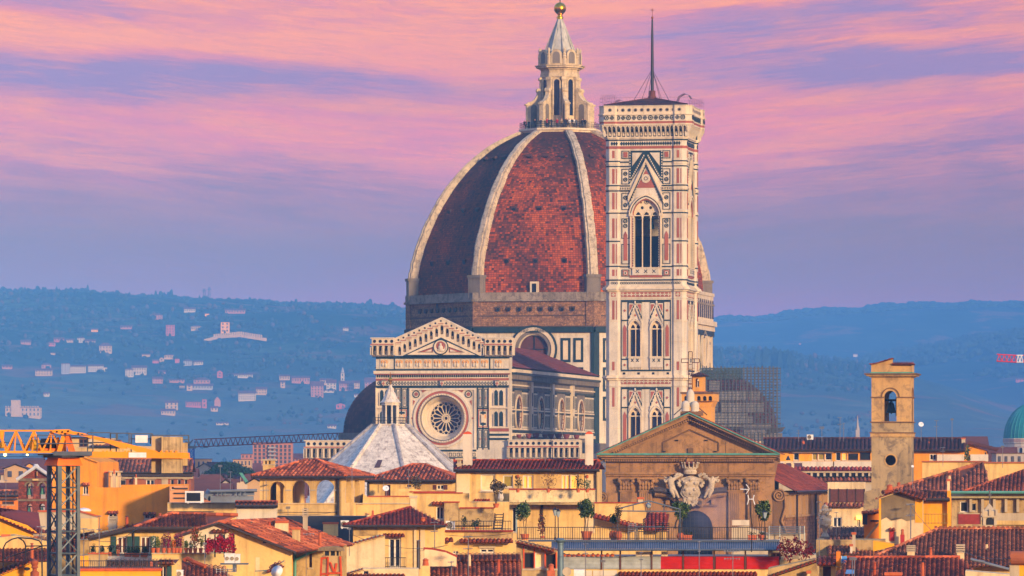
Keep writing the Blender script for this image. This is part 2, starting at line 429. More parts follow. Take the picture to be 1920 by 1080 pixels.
for _ in range(11000):
 px=rg.uniform(-60,1700);t=rg.random()**.55;D=3700+2700*t;x=(px-960)*D/F
 if noise2(x/130,D/150,5)+rg.uniform(-.6,.6)<0.0:continue
 aut=rg.random()<.1+.25*max(0,noise2(x/90,D/120,9))
 crown(mb,x,D,H_L.h(x,D)-1,rg.uniform(3,7.5)*D/6000,rg.uniform(1.6,3.6)*D/6000,rg.random()<.15,rg.uniform(.8,1)if aut else rg.uniform(0,.62),rg)
mb.build('woodland',wood,None,False,'stuff')
mb=MB();rg=random.Random(4)
for _ in range(1500):
 px=rg.uniform(1250,1960);D=8200+rg.uniform(-260,30);x=(px-960)*D/F
 crown(mb,x,D,H_F.h(x,D)-2,rg.uniform(3,7)*(1+.4*noise2(px/14,1,3)),rg.uniform(3,7),False,rg.uniform(0,.5),rg)
for _ in range(1300):
 px=rg.uniform(1500,1960);D=7200+rg.uniform(-800,30);x=(px-960)*D/F
 if D<6950 and noise2(x/100,D/140,6)<.1:continue
 crown(mb,x,D,H_R.h(x,D)-2,rg.uniform(5,11),rg.uniform(3,6),False,rg.uniform(0,.6),rg)
mb.build('woodland',wood,None,False,'stuff')
hz=MB();hz.box(-3600,3600,-140,10000,-1,312)
m=bpy.data.materials.new('air');m.use_nodes=True;m.node_tree.nodes.clear();t=NT(m.node_tree)
v=t.new('ShaderNodeVolumePrincipled',{'Color':(0.11,0.385,1.0,1),'Density':1.25e-4,'Anisotropy':-0.5})
t.new('ShaderNodeOutputMaterial',{1:v.outputs[0]})
hz.build('haze',m,None,kind='stuff')
# ------------------------------------------------------------------ cathedral
WHITE=plaster('white_marble',(218,202,172),.2,.5,(112,86,60),.8,.6,.2,mottle=.12)
CREAM=plaster('cream_marble',(222,200,162),.2,.4,(104,78,56),.8,.7,.2)
GREEN=plain('green_marble',(30,50,50),.5,0,.35,1.5)
PINK=plaster('red_marble',(168,92,66),.25,.2,(90,50,40),1.0,.6,.1)
DARK=plain('dark_recess',(24,27,34),.4,0,.3,1.0)
GLASS=plain('dark_blue_glass',(22,34,52),.12,0,.2,1.0,.5)
BRICK=bricks('rough_drum_masonry',(158,116,78),(122,88,60),(84,66,50),1.0,.9,.35,.6)
GREY=plaster('grey_stone',(128,116,100),.3,.5,(54,48,44),1.0,.9,.3)
RIB=plaster('rib_marble',(206,184,148),.25,.6,(84,72,58),1.2,.7,.4,mottle=.5)
DOME_T=tiles('dome_tiles',[(44,32,28),(78,42,28),(120,56,22),(168,72,18),(194,88,18),(218,112,36)],.35,False)
OLD_T=tiles('old_brown_tiles',[(46,32,30),(76,42,36),(98,54,44),(120,64,48)],.4,False)
GOLD=plain('gilded_copper',(232,166,40),.28,1.0,.2,1.0)
LEAD=plaster('lead_and_marble',(150,152,150),.3,.7,(70,74,80),1.0,.6,.2)
def pb(mb,fr,x0,x1,y0,y1,m=0,Y=0.0,pr=.06,bk=.3):
 """A block on a thing's plane, given by its photo measurements, standing pr proud and bk deep."""
 a,b=fr.P(x0,y0,Y),fr.P(x1,y1,Y)
 mb.box(a[0],b[0],Y-pr,Y+bk,b[1],a[1],m)
def prs(mb,fr,pts,m=0,Y=0.0,pr=.06,bk=.3):mb.prism([fr.P(x,y,Y)for x,y in pts],Y-pr,Y+bk,m)
def loop(fr,pts,Y=0.0):return[fr.P(x,y,Y)for x,y in pts]
def parch(fr,x0,x1,ys,yb,point,Y=0.0,n=8):
 a,b=fr.P(x0,yb,Y),fr.P(x1,ys,Y);return arch(a[0],b[0],a[1],b[1],point,n)
def frame(mb,fr,x0,x1,y0,y1,t,m,Y=0.0,pr=.07):
 pb(mb,fr,x0,x1,y0,y0+t,m,Y,pr);pb(mb,fr,x0,x1,y1-t,y1,m,Y,pr)
 pb(mb,fr,x0,x0+t,y0+t,y1-t,m,Y,pr-.01);pb(mb,fr,x1-t,x1,y0+t,y1-t,m,Y,pr-.01)
def diamonds(mb,fr,x0,x1,y0,y1,n,m,Y,pr=.08,hollow=True):
 w_=(x1-x0)/n;cy=(y0+y1)/2;h=(y1-y0)*.46
 for i in range(n):
  c=x0+w_*(i+.5)
  prs(mb,fr,[(c-w_*.46,cy),(c,cy+h),(c+w_*.46,cy),(c,cy-h)],m,Y,pr)
  if hollow:prs(mb,fr,[(c-w_*.2,cy),(c,cy+h*.42),(c+w_*.2,cy),(c,cy-h*.42)],0,Y,pr+.03)
CA=Fr(1050,1000,-10.8)
cath=CA.root('cathedral','huge cathedral with ribbed red brick dome and white green pink marble front','cathedral')
MM=[WHITE,GREEN,PINK,CREAM,DARK,GREY,plain('gold_mosaic',(226,150,36),.45,0,.2)]
yf=-108.0
# --- upper front with its rose
mb=MB();rc=CA.P(829.5,784,yf);u=CA.k*.894
hole=circ(rc[0],rc[1],46*u,40)
a,b=CA.P(705,668,yf),CA.P(954,668,yf)
mb.plate([(a[0],0),(b[0],0),(b[0],a[1]),(a[0],a[1])],[hole],yf,yf+3,0)
P=lambda *q,**k:pb(mb,CA,*q,Y=yf,**k)
P(705,954,668,672,1,pr=.15);P(705,954,692,695.5,1,pr=.12);P(738.5,741.5,672,692,1);P(916.5,919.5,672,692,1)
P(702,957.5,695.5,700,3,pr=.7);P(703,956,700,702,2,pr=.5)
n=60
for i in range(n):
 x=706+(953-706)*(i+.5)/n
 prs(mb,CA,[(x-1.3,708),(x+1.3,708),(x+1.3,705),(x,702.2),(x-1.3,705)],1,yf,.1)
P(705,954,709,713,2,pr=.12);P(705,954,708,709,3,pr=.2)
diamonds(mb,CA,707,952,714.3,722.7,44,1,yf)
P(705,954,723,727,1,pr=.14)
for x in(739.5,751.5,763.5,894,904.5,915.5):P(x,x+2.4,727,843,1)
for x0,x1 in((742.5,751),(754.5,763),(896.8,904),(907.3,915)):
 for y0,y1 in((729,763),(806,840)):
  frame(mb,CA,x0+.6,x1-.4,y0,y1,1.2,1,yf);P(x0+3.4,x1-3.2,y0+5,y1-5,1);
  P(x0+3.9,x1-3.8,y0+6,y1-6,0,pr=.09);c=(x0+x1)/2;prs(mb,CA,[(c-1.2,y0+17),(c,y0+19),(c+1.2,y0+17),(c,y0+15)],2,yf,.11)
P(739.5,766,764,767,1);P(894,917.5,764,767,1);P(739.5,766,802,805,1);P(894,917.5,802,805,1)
for x0,x1 in((744,763),(896.8,915)):
 frame(mb,CA,x0,x1,768,801,1.5,2,yf);P(x0+4,x1-4,772,776,1,pr=.05);P(x0+4,x1-4,793,797,1,pr=.05)
 P(x0+4,x1-4,777.5,784,6,pr=.09);P(x0+6,x1-6,778,792,3,pr=.3)
for x0,x1 in((705,738),(917.5,954)):
 P(x0,x1,763.5,766,3,pr=.35);P(x0,x1,803,809,2,pr=.1);P(x0,x1,801,803,3,pr=.3);P(x0,x1,813,817,1,pr=.1);P(x0,x1,821,825,1,pr=.1)
 P(x0,x0+1.4,727,800,3,pr=.4);P(x1-1.4,x1,727,800,3,pr=.4)
 c=(x0+x1)/2-.6
 for y0,y1 in((731,760),(771,799)):
  for dx in(-8.3,1.3):mb.prism(parch(CA,c+dx,c+dx+7,y0+6,y1,.9,yf),yf-.1,yf+.3,1)
  for dx in(-9.3,-.9,8.7):P(c+dx,c+dx+1,y0+5,y1,0,pr=.3)
frame(mb,CA,768,892,728,843,3.2,0,yf,.22);P(767,893,843,846.5,1,pr=.1);P(840,893,848,857,3,pr=.1);P(840,893,857,860,1,pr=.1)
for i in range(7):frame(mb,CA,842+i*7.4,847.4+i*7.4,849,856,1.1,1,yf,.14)
for sx in(-1,1):
 c=CA.P(829.5+sx*49,739,yf);mb.ring(c[0],c[1],7*u,5.6*u,yf-.12,yf+.2,1,16);mb.ring(c[0],c[1],3.5*u,.6*u,yf-.1,yf+.2,2,8)
 prs(mb,CA,[(829.5+sx*40,731.5),(829.5+sx*29,731.5),(829.5+sx*37,736)],2,yf,.08);prs(mb,CA,[(829.5+sx*55,750),(829.5+sx*55,760),(829.5+sx*51,752)],2,yf,.08)
 prs(mb,CA,[(829.5+sx*57,782),(829.5+sx*59,784),(829.5+sx*57,786),(829.5+sx*55,784)],2,yf,.12)
wallf=mb.build('facade',MM,cath)
# rose window
mb=MB();c=rc
mb.ring(c[0],c[1],55*u,51*u,yf-.3,yf+.2,0,56);mb.ring(c[0],c[1],51*u,46.2*u,yf-.18,yf+.2,2,56)
mb.ring(c[0],c[1],46.2*u,43*u,yf-.42,yf+.3,0,56)
def cone(mb,c,r0,y0,r1,y1,m,n=56):
 A=[mb.vt((c[0]+r0*math.cos(2*PI*i/n),y0,c[1]+r0*math.sin(2*PI*i/n)))for i in range(n)]
 B=[mb.vt((c[0]+r1*math.cos(2*PI*i/n),y1,c[1]+r1*math.sin(2*PI*i/n)))for i in range(n)]
 for i in range(n):mb.idx([A[i],A[(i+1)%n],B[(i+1)%n],B[i]],m if not isinstance(m,tuple)else m[i%len(m)])
for i in range(56):
 t=2*PI*i/56;q=(c[0]+44.3*u*math.cos(t),yf-.45,c[1]+44.3*u*math.sin(t));mb.ball(q,.13,.13,.13,5,4,3)
cone(mb,c,43*u,yf+.1,41*u,yf+.5,5);cone(mb,c,41*u,yf+.5,37*u,yf+1.2,(3,0));cone(mb,c,37*u,yf+1.2,36*u,yf+1.6,3);cone(mb,c,36*u,yf+1.6,33*u,yf+2.3,0)
rose=mb.build('rose_window',MM,cath)
mb=MB();ty=yf+2.2;cz=(c[0]+1.5*u,c[1])
mb.ring(cz[0],cz[1],34.5*u,30*u,ty,ty+.5,0,48);mb.ring(cz[0],cz[1],8.6*u,6.4*u,ty,ty+.4,0,24);mb.ring(cz[0],cz[1],4.4*u,3.2*u,ty,ty+.4,0,16)
for i in range(16):
 t=2*PI*i/16;e=lambda r,k=0.0:(cz[0]+r*u*math.cos(t+k),ty+.2,cz[1]+r*u*math.sin(t+k))
 mb.tube(e(8),e(21),.085,6,0);mb.tube(e(4),e(7),.1,5,0)
 for s in(-1,1):
  mb.path([e(21),e(23.4,s*.045),e(25.2,s*.11),e(26.3,s*.196)],.085,5,0)
  mb.path([e(26.3,s*.196),e(28.2,s*.13),e(30.5,s*.1)],.075,5,0);mb.tube(e(21),e(24.6,s*.03),.07,5,0)
mb.build('tracery',MM,rose)
mb=MB();mb.prism(circ(cz[0],cz[1],34*u,40),ty+.55,ty+.7,0);mb.build('glass',GLASS,rose)
# --- top gallery with the stepped gable
def niche_wall(fr,outer,niches,Y,out,name,parent,extra=None,back=.5):
 """Marble screen with pointed openings over a dark back, each opening holding a small pale tablet."""
 mb=MB();holes=[parch(fr,x-w_/2,x+w_/2,y0+w_*.55,y1,1.0,Y-out,6)for x,w_,y0,y1 in niches]
 mb.plate(loop(fr,outer,Y-out),holes,Y-out,Y+.4,3)
 xs=[p[0]for p in outer];ys=[p[1]for p in outer]
 for x,w_,y0,y1 in niches:
  pb(mb,fr,x-w_/2-.4,x+w_/2+.4,y0-1.2,y1+.3,4,Y,-.1,.3)
  pb(mb,fr,x-w_*.28,x+w_*.28,y1-(y1-y0)*.45,y1-.8,3,Y,.0,.2)
 if extra:extra(mb)
 return mb.build(name,MM,parent)
def gallery(fr,x0,x1,yt,yp,ya,yb,n,Y,out,name,parent,slope=True):
 wd=(x1-x0)/n
 def extra(mb):
  pb(mb,fr,x0,x1,yt-.8,yt+1,0,Y,out+.12);pb(mb,fr,x0,x1,yp,yp+2.2,2,Y,out+.12);pb(mb,fr,x0,x1,yp+2.2,yp+3,3,Y,out+.2)
  for i in range(n):
   c=fr.P(x0+wd*(i+.5),(yt+yp)/2+.4,Y-out);mb.prism(circ(c[0],c[1],wd*fr.k*.26,8),Y-out-.05,Y-out+.2,4)
   for s in(.0,1.0):pb(mb,fr,x0+wd*(i+s)-.5,x0+wd*(i+s)+.5,ya+1,yb,0,Y,out+.1)
  pb(mb,fr,x0+1,x1-1,yb,yb+2,0,Y,out*.5);pb(mb,fr,x0+2,x1-2,yb+2,yb+4,1,Y,out*.3)
 return niche_wall(fr,[(x0,yt),(x1,yt),(x1,yb),(x0,yb)],[(x0+wd*(i+.5),wd*.74,ya-1.5,yb-.8)for i in range(n)],Y,out,name,parent,extra)
gallery(CA,697,740,634,645,650,666,4,yf,1.0,'parapet_gallery',cath)
gallery(CA,909,962.5,634,645,650,666,5,yf,1.0,'parapet_gallery',cath)
gx=[748.8,758.2,768.1,778.1,788,798.1,808.1,818.1,828.1,838.1,848,858,868,878.1,888.1,898,907]
nic=[]
for i,x in enumerate(gx):
 k=abs(i-8);yb=626.5+k*4.8 if k<8 else 665.5;nic.append((x,6.2,yb-14 if k else yb-15,yb))
def gext(mb):
 for s,pts in((-1,(742,829)),(1,(908,829))):
  xo=pts[0]
  prs(mb,CA,[(xo,634),(829,595),(829,597.6),(xo,636.6)],0,yf,.75)
 for i,x in enumerate(gx):
  k=abs(i-8);yy=602+k*4.45
  c=CA.P(x,yy,yf);mb.prism(circ(c[0],c[1],2.0*u,8),yf-.72,yf-.3,4)
  pb(mb,CA,x-5,x+5,yy+4.5,yy+6,2,yf,.76);pb(mb,CA,x-5,x+5,yy+6.3,yy+8,3,yf,.85);pb(mb,CA,x-4.6,x-3.4,yy+8,yy+19,0,yf,.72)
 prs(mb,CA,[(757,667.5),(829,633),(902,667.5)],1,yf,.95);prs(mb,CA,[(765,665.5),(829,636.4),(894,665.5)],3,yf,1.0)
 for s in(-1,1):
  prs(mb,CA,[(829+s*15,661),(829+s*15,650.5),(829+s*45,661)],4,yf,1.03);prs(mb,CA,[(829+s*16,660.4),(829+s*16,652),(829+s*40,660.4)],2,yf,1.06);prs(mb,CA,[(829+s*17.5,659.6),(829+s*17.5,655),(829+s*30,659.6)],0,yf,1.09)
 c=CA.P(829,651,yf);mb.prism(circ(c[0],c[1],14.5*u,28),yf-1.15,yf,1);mb.prism(circ(c[0],c[1],12.6*u,28),yf-1.22,yf,0);mb.ring(c[0],c[1],12.6*u,10.8*u,yf-1.35,yf,3,28)
 mb.prism(circ(c[0],c[1]+.2,8.6*u,16),yf-1.27,yf,2);mb.ball((c[0],yf-1.3,c[1]-.15),.42,.3,.5,8,6,0);mb.ball((c[0],yf-1.35,c[1]+.42),.2,.2,.24,8,6,0);mb.ball((c[0],yf-1.25,c[1]-.5),.62,.25,.25,8,6,0)
niche_wall(CA,[(741,667),(741,634.5),(829,595),(908.5,634.5),(908.5,667)],nic,yf,.7,'gable',cath,gext)
# relief panels of the frieze: one made, the rest copied
mb=MB();k=u
mb.box(-8.2*k,8.2*k,-.1,.1,-9*k,9*k,0);mb.box(-6.2*k,6.2*k,-.14,.0,-7.4*k,7.4*k,3)
for s in(-1,1):
 mb.prism(circ(s*3.4*k,3.4*k,3.1*k,10),-.2,0,1);mb.ball((s*3*k,-.2,3.0*k),1.3*k,.16,1.7*k,6,5,0);mb.ball((s*2.4*k,-.18,-2.5*k),2.6*k,.2,4*k,7,5,0)
fp=None
for i in range(12):
 x=749+i*17.75 if i<10 else(721,934.5)[i-10]
 q=CA.P(x,682,yf)
 if fp is None:fp=mb.build('relief_panel',[WHITE,plain('gold_mosaic',(226,150,36),.45,0,.2),WHITE,CREAM],cath);o=fp
 else :o=dup(fp,cath)
 o.location=(q[0],yf-.05,q[1])
# heraldic shields
mb=MB();mb.prism([(-3.4*k,4*k),(3.4*k,4*k),(3.4*k,-1*k),(0,-5.2*k),(-3.4*k,-1*k)],-.45,0,0);mb.box(-.8*k,.8*k,-.5,-.4,-4*k,3.2*k,1);mb.box(-2.6*k,2.6*k,-.51,-.4,-.6*k,1.2*k,1);mb.box(-3.4*k,3.4*k,-.5,0,4*k,6.5*k,2)
fp=None
for x in(720,829.5,933):
 q=CA.P(x,719,yf)
 if fp is None:fp=mb.build('heraldic_shield',[WHITE,PINK,GREY],cath);o=fp
 else :o=dup(fp,cath)
 o.location=(q[0],yf-.05,q[1])
# --- aisle fronts
for x0,x1,nm,yt in((573,706,12,826),(953,1037,8,825),(1037,1088,5,825)):
 gallery(CA,x0,x1,yt,yt+11.5,yt+15,yt+33,nm,yf,1.3 if x0>1000 or x0<600 else .9,'parapet_gallery',cath)
mb=MB()
for x0,x1 in((577,705),(954,1085)):
 a,b=CA.P(x0,850,yf),CA.P(x1,850,yf);mb.box(a[0],b[0],yf+.1,yf+80,0,a[1],0)
 pb(mb,CA,x0,x1,863,870,1,yf+.1,.1);pb(mb,CA,x0,x1,874,880,2,yf+.1,.1)
a,b=CA.P(577,850,yf),CA.P(1085,850,yf);mb.box(a[0],b[0],yf+2.5,yf+4,0,a[1]-1,0)
mb.build('aisle_wall',MM,cath)
# --- nave
XR=10.9;XL=-10.9;MSIDE=Matrix(((0,-1,0,XR),(1,0,0,0),(0,0,1,0),(0,0,0,1)))
mb=MB();mb.M=MSIDE
ys_,ye=yf+2.6,-24.0
OC=[]
for px in(972,1013.5,1052,1088.6):
 Yo=CA.Y(px,XR);OC.append((Yo,CA.Z(774.6+(px-972)*.062,XR,Yo)))
ez=CA.Z(690,XR,-103)
mb.plate([(ys_,0),(ye,0),(ye,ez),(ys_,ez)],[circ(y,z,2.55,24)for y,z in OC],0,.9,5,3)
def sb(y0,y1,z0,z1,m,pr=.08):mb.box(y0,y1,-pr,.3,z0,z1,m)
zz=lambda py:CA.Z(py,XR,-100.0)
sb(ys_,ye,zz(693),zz(690),1,.5);sb(ys_,ye,zz(699),zz(693),3,.9);sb(ys_,ye,zz(703),zz(699),1,1.1)
for i in range(70):y=ys_+(ye-ys_)*(i+.5)/70;sb(y-.32,y+.32,zz(712),zz(703),5,.9)
sb(ys_,ye,zz(712.5),zz(703),4,.14);sb(ys_,ye,zz(714),zz(712),4,.3);sb(ys_,ye,zz(724),zz(721),3,.25);sb(ys_,ye,zz(731),zz(727.5),1,.2)  # first strip is near-black, painting the shade in the gaps between brackets
sb(ys_,ye,zz(769.5),zz(767),3,.12);sb(ys_,ye,zz(772.5),zz(769.5),1,.1);sb(ys_,ye,zz(806),zz(803),3,.15);sb(ys_,ye,zz(811),zz(806),1,.2);sb(ys_,ye,zz(818),zz(812),3,.3)
ed=[ys_]+[(OC[i][0]+OC[i+1][0])/2 for i in range(3)]+[ye]
for i in range(4):
 if i:sb(ed[i]-.9,ed[i]+.9,zz(806),zz(714),3,.5);sb(ed[i]-.35,ed[i]+.35,zz(760),zz(735),1,.56);sb(ed[i]-.35,ed[i]+.35,zz(800),zz(775),1,.56)
 y=ed[i]+1.6
 while y<ed[i+1]-1.4:
  if abs(y-OC[i][0])>3.6:
   for a_,b_ in((765,735),(802,774)):sb(y-.42,y+.42,zz(a_),zz(b_),0,.06);sb(y-.27,y+.27,zz(a_-3),zz(b_+3),1,.1)
   sb(y-.42,y+.42,zz(734.5),zz(731.5),1,.12)
  y+=1.15
mb.build('clerestory_wall',MM,cath)
for y,z in OC:
 mb=MB();mb.M=MSIDE;mb.ring(y,z,3.1,2.85,-.2,.3,1,32);mb.ring(y,z,2.85,2.55,-.12,.2,0,32)
 q=mb.build('round_window',[plain('bronze_toned_rim',(150,96,60),.6),CREAM],cath);mb=MB();mb.M=MSIDE;mb.prism(circ(y,z,2.6,24),.12,.22,0);mb.build('glass',GLASS,q)
mb=MB();mb.box(XL,XL+1,ys_,ye,0,ez,0);mb.box(XR-10,XR+9.5,ys_+1,ye,0,CA.Z(829,XR,yf),0);mb.build('nave_wall',[GREY],cath)
mb=MB();rz=ez+4.7
for s in(-1,1):tile_plane(mb,(s*(XR+.9),ye if s<0 else ys_+.3,ez+.05),(s*(XR+.9),ys_+.3 if s<0 else ye,ez+.05),(0,ys_+.3 if s<0 else ye,rz),(0,ye if s<0 else ys_+.3,rz),.6,1.2,0,.05)
mb.build('nave_roof',tiles('nave_tiles',[(76,38,32),(116,54,42),(146,68,50)],.4,False),cath)
# --- octagon drum
RD=28.5;AP=RD*math.cos(R(22.5));HW=RD*math.sin(R(22.5))
zb=CA.Z(549,0,-AP);zm=CA.Z(614,0,-AP)
def rotz(deg):return Matrix.Rotation(R(deg),4,'Z')
FW=CA;FS=Fr(1050,1000,34.2);FN=Fr(1050,1000,-55.8)
mb=MB()
for kf in range(8):
 mb.M=rotz(kf*45)
 if kf in(0,1,7):mb.plate([(-HW,0),(HW,0),(HW,zm),(-HW,zm)],[circ(0,CA.Z(655,0,-AP),27*u*1.09,32)],-AP,-AP+1.5,0)
 else :mb.box(-HW,HW,-AP,-AP+1.5,0,zm,0)
 if kf in(0,1,7,2):
  z0=CA.Z(655,0,-AP)
  mb.box(-HW,HW,-AP-.5,-AP,zm-.9,zm+.1,1);mb.box(-HW-.1,-HW+1.0,-AP-.25,-AP,0,zm-.9,1 if kf else 0);mb.box(HW-.5,HW+.1,-AP-.25,-AP,0,zm-.9,1)
  for s in(-1,1):
   for x0 in(4.9,7.2):
    for za,zb_ in((zm-6.2,zm-1.9),(zm-11.4,zm-7.1),(zm-16.6,zm-12.3)):
     xa,xb=sorted((s*x0,s*(x0+1.8)))
     mb.box(xa,xb,-AP-.1,-AP+.1,za,zb_,1);mb.box(xa+.46,xb-.46,-AP-.14,-AP+.1,za+.46,zb_-.46,3)
  for x0 in():
   if kf==0:mb.box(x0,x0+1.7,-AP-.1,-AP+.1,zm-3.6,zm-1.9,1);mb.box(x0+.35,x0+1.35,-AP-.14,-AP,zm-3.6,zm-2.3,3)
  mb.ring(0,z0,4.3,3.9,-AP-.16,-AP+.3,1,40);mb.ring(0,z0,3.9,3.3,-AP-.5,-AP+.3,3,40);mb.ring(0,z0,3.3,2.75,-AP-.3,-AP+.5,5,40)
mb.build('drum',MM,cath)
for kf in(0,1,7):
 mb=MB();mb.M=rotz(kf*45);z0=CA.Z(655,0,-AP);mb.prism(circ(0,z0,2.9,28),-AP+.7,-AP+.8,0)
 mb.box(-2.8,2.8,-AP+.62,-AP+.7,z0-.12,z0+.12,1);mb.box(-.12,.12,-AP+.6,-AP+.7,z0-2.7,z0+2.7,1)
 mb.build('round_window',[plain('brown_shutter',(92,52,44),.7,0,.4,1.2),DARK],cath)
mb=MB()
for kf in range(8):
 mb.M=rotz(kf*45)
 mb.box(-HW,HW,-AP+.1,-AP+2,zm,zb-1.4,0)
 mb.box(-HW-.1,-HW+1.4,-AP-.12,-AP+1,zm,zb-.9,0);mb.box(HW-1.4,HW+.1,-AP-.12,-AP+1,zm,zb-.9,0)
 mb.box(-HW-.25,HW+.25,-AP-.45,-AP+1,zb-1.5,zb-1.1,1);mb.box(-HW-.1,HW+.1,-AP-.2,-AP+1.5,zb-1.1,zb+.1,1)
 mb.box(-HW,HW,-AP+.02,-AP+.4,zm+2.0,zm+2.2,2);mb.box(-HW,HW,-AP-.15,-AP+.4,zm,zm+.3,2)
 for i in range(8):x=-HW*.62+i*HW*.177;mb.box(x,x+.75,-AP-.25,-AP+.3,zm+3.1,zm+3.75,2);mb.box(x+.16,x+.6,-AP-.3,-AP,zm+2.9,zm+3.5,3)
 if kf==7:mb.box(-1.2,-.6,-AP+.0,-AP+.3,zm+3.0,zm+4.6,3);mb.box(2.5,5,-AP,-AP+.3,zm+1.0,zm+1.3,3)
mb.build('unfinished_drum_band',[BRICK,plaster('pale_ledge',(150,134,112),.3,.6,(58,50,44),1,.9,.4,mottle=.5),plaster('stained_brick',(92,72,56),.3,.5,(48,42,38),1,.9,.5),DARK],cath)
# finished gallery on the south face
mb=MB();mb.M=rotz(90);zt=CA.Z(546,27,-10);zg=CA.Z(598,27,-10)
mb.box(-HW+.4,HW-.4,-AP-.35,-AP+.2,zg,zt,0);mb.box(-HW-.2,HW+.2,-AP-.95,-AP+.2,zg-.9,zg,0);mb.box(-HW,HW,-AP-.5,-AP,zt-.4,zt+.2,0);mb.box(-HW,HW,-AP-.6,-AP,zg-1.8,zg-.9,0)
for i in range(9):x=-HW+1.4+i*2.4;mb.prism(arch(x-.7,x+.7,zg+.5,zg+3.2,0,8),-AP-.41,-AP-.3,1)
for i in range(6):x=-HW+1+i*3.8;mb.box(x-.5,x+.5,-AP-.4,-AP,0,zg-1.8,0);mb.box(x+1.0,x+2.4,-AP-.1,-AP,zg-12,zg-3,2)
mb.build('finished_gallery',[CREAM,DARK,GREEN],cath)
# --- dome shell
PR=[(552,285.5),(530,286),(505,283.5),(480,278),(460,272.5),(440,265.5),(420,257),(400,248),(375,235),(350,219),(330,204.5),(312,190),(294,173),(278,154),(263,135),(250,113),(240,93),(232,74)]
k0=CA.k
PZ=[(CZ+(HY-y)*k0*.975,r*k0*.99)for y,r in PR]
def RZ(z):
 for(a,p),(b,q)in zip(PZ,PZ[1:]):
  if z<=b:return p+(q-p)*(z-a)/(b-a)
 return PZ[-1][1]
arcs=[0.0]
for(a,p),(b,q)in zip(PZ,PZ[1:]):arcs.append(arcs[-1]+math.hypot(b-a,q-p))
def at_arc(s):
 for i in range(len(PZ)-1):
  if s<=arcs[i+1]:t=(s-arcs[i])/(arcs[i+1]-arcs[i]);return PZ[i][0]+(PZ[i+1][0]-PZ[i][0])*t,PZ[i][1]+(PZ[i+1][1]-PZ[i][1])*t
 return PZ[-1]
c22,s22=math.cos(R(22.5)),math.sin(R(22.5))
dome=None;rg=random.Random(11);rowh=.40
nrow=int(arcs[-1]/rowh)
mb=MB()
for kf in range(8):
 mb.M=rotz(kf*45)
 for i in range(len(PZ)-1):
  (z0,r0),(z1,r1)=PZ[i],PZ[i+1];r0-=.55;r1-=.55
  mb.face([(-r0*s22,-r0*c22,z0),(r0*s22,-r0*c22,z0),(r1*s22,-r1*c22,z1),(-r1*s22,-r1*c22,z1)],0,.02)
 if kf in(3,4,5):continue
 col={}
 for j in range(nrow):
  z0,r0=at_arc(j*rowh+.03);z1,r1=at_arc((j+1)*rowh-.03);r0-=.48;r1-=.50
  w0,w1=r0*s22,r1*s22;nc=max(4,int(2*w0/.46));f=j/nrow
  for i in range(nc):
   a,b=(i+.05)/nc*2-1,(i+.95)/nc*2-1
   xx=(a+b)/2*w0
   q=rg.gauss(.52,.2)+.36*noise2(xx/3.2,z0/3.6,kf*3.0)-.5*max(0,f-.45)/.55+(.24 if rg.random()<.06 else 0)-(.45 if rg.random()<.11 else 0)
   if kf==7:q=q*.45+.08  # left face toned darker: its shade is put into the tile values
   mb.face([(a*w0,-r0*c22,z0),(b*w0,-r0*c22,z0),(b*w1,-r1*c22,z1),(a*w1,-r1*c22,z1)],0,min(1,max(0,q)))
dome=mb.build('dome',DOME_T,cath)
for kf in range(8):
 mb=MB();mb.M=rotz(kf*45+22.5);rg=random.Random(kf)
 s=3.2;L=arcs[-1]
 while s<L-.1:
  e=min(L,s+rg.uniform(.8,1.6));z0,r0=at_arc(s);z1,r1=at_arc(e-.02);f=s/L;w0=.96-.34*f;pr=.42+rg.uniform(-.07,.07);dw=rg.uniform(-.06,.06)
  for ww,h0,h1 in((w0+dw,-1.3,pr),(w0*.55+dw,pr-.1,pr+.3)):
   P8=[(-ww,-(r0+h1),z0),(ww,-(r0+h1),z0),(ww,-(r1+h1),z1),(-ww,-(r1+h1),z1),(-ww,-(r0+h0),z0),(ww,-(r0+h0),z0),(ww,-(r1+h0),z1),(-ww,-(r1+h0),z1)]
   ids=[mb.vt(p)for p in P8]
   for q in((0,1,2,3),(0,4,7,3),(1,5,6,2),(0,1,5,4),(3,2,6,7)):mb.idx([ids[i]for i in q],0)
  s=e
 z0=PZ[0][0];mb.box(-1.25,1.25,-PZ[1][1]-.75,-PZ[1][1]+2,z0-.6,z0+3.4,1);mb.box(-1.4,1.4,-PZ[1][1]-.95,-PZ[1][1]+2,z0+3.0,z0+3.5,1)
 mb.build('rib',[RIB,GREY],dome)
for kf in(0,1,7):
 mb0=MB();mb0.box(-.52,.52,-.14,.5,-.52,.52,0);mb0.prism(circ(0,0,.36,10),-.2,.1,1)
 for yy in(490,391.5,290):
  z=CZ+(HY-yy)*k0*.978;r=RZ(z)-.5;sl=(RZ(z+.5)-RZ(z-.5))
  for xx in(-1,0,1):
   o=MB();o.M=rotz(kf*45)@Matrix.Translation((xx*5.35*r/27,-r*c22,z))@Matrix.Rotation(math.atan(sl*c22)*-1,4,'X')
   o.box(-.5,.5,-.16,.4,-.5,.5,0);o.prism(circ(0,0,.36,10),-.22,.1,1);o.build('oculus',[plain('oculus_frame',(84,52,42),.8),DARK],dome)
mb=MB();z=CZ+(HY-548)*k0*.975;r=RZ(z)*c22;mb.box(-.75,.75,-r-.3,-r+1.5,z-.4,z+1.9,0);mb.box(-.4,.4,-r-.36,-r,z-1.0,z+1.55,1);mb.build('door',[CREAM,DARK],dome)
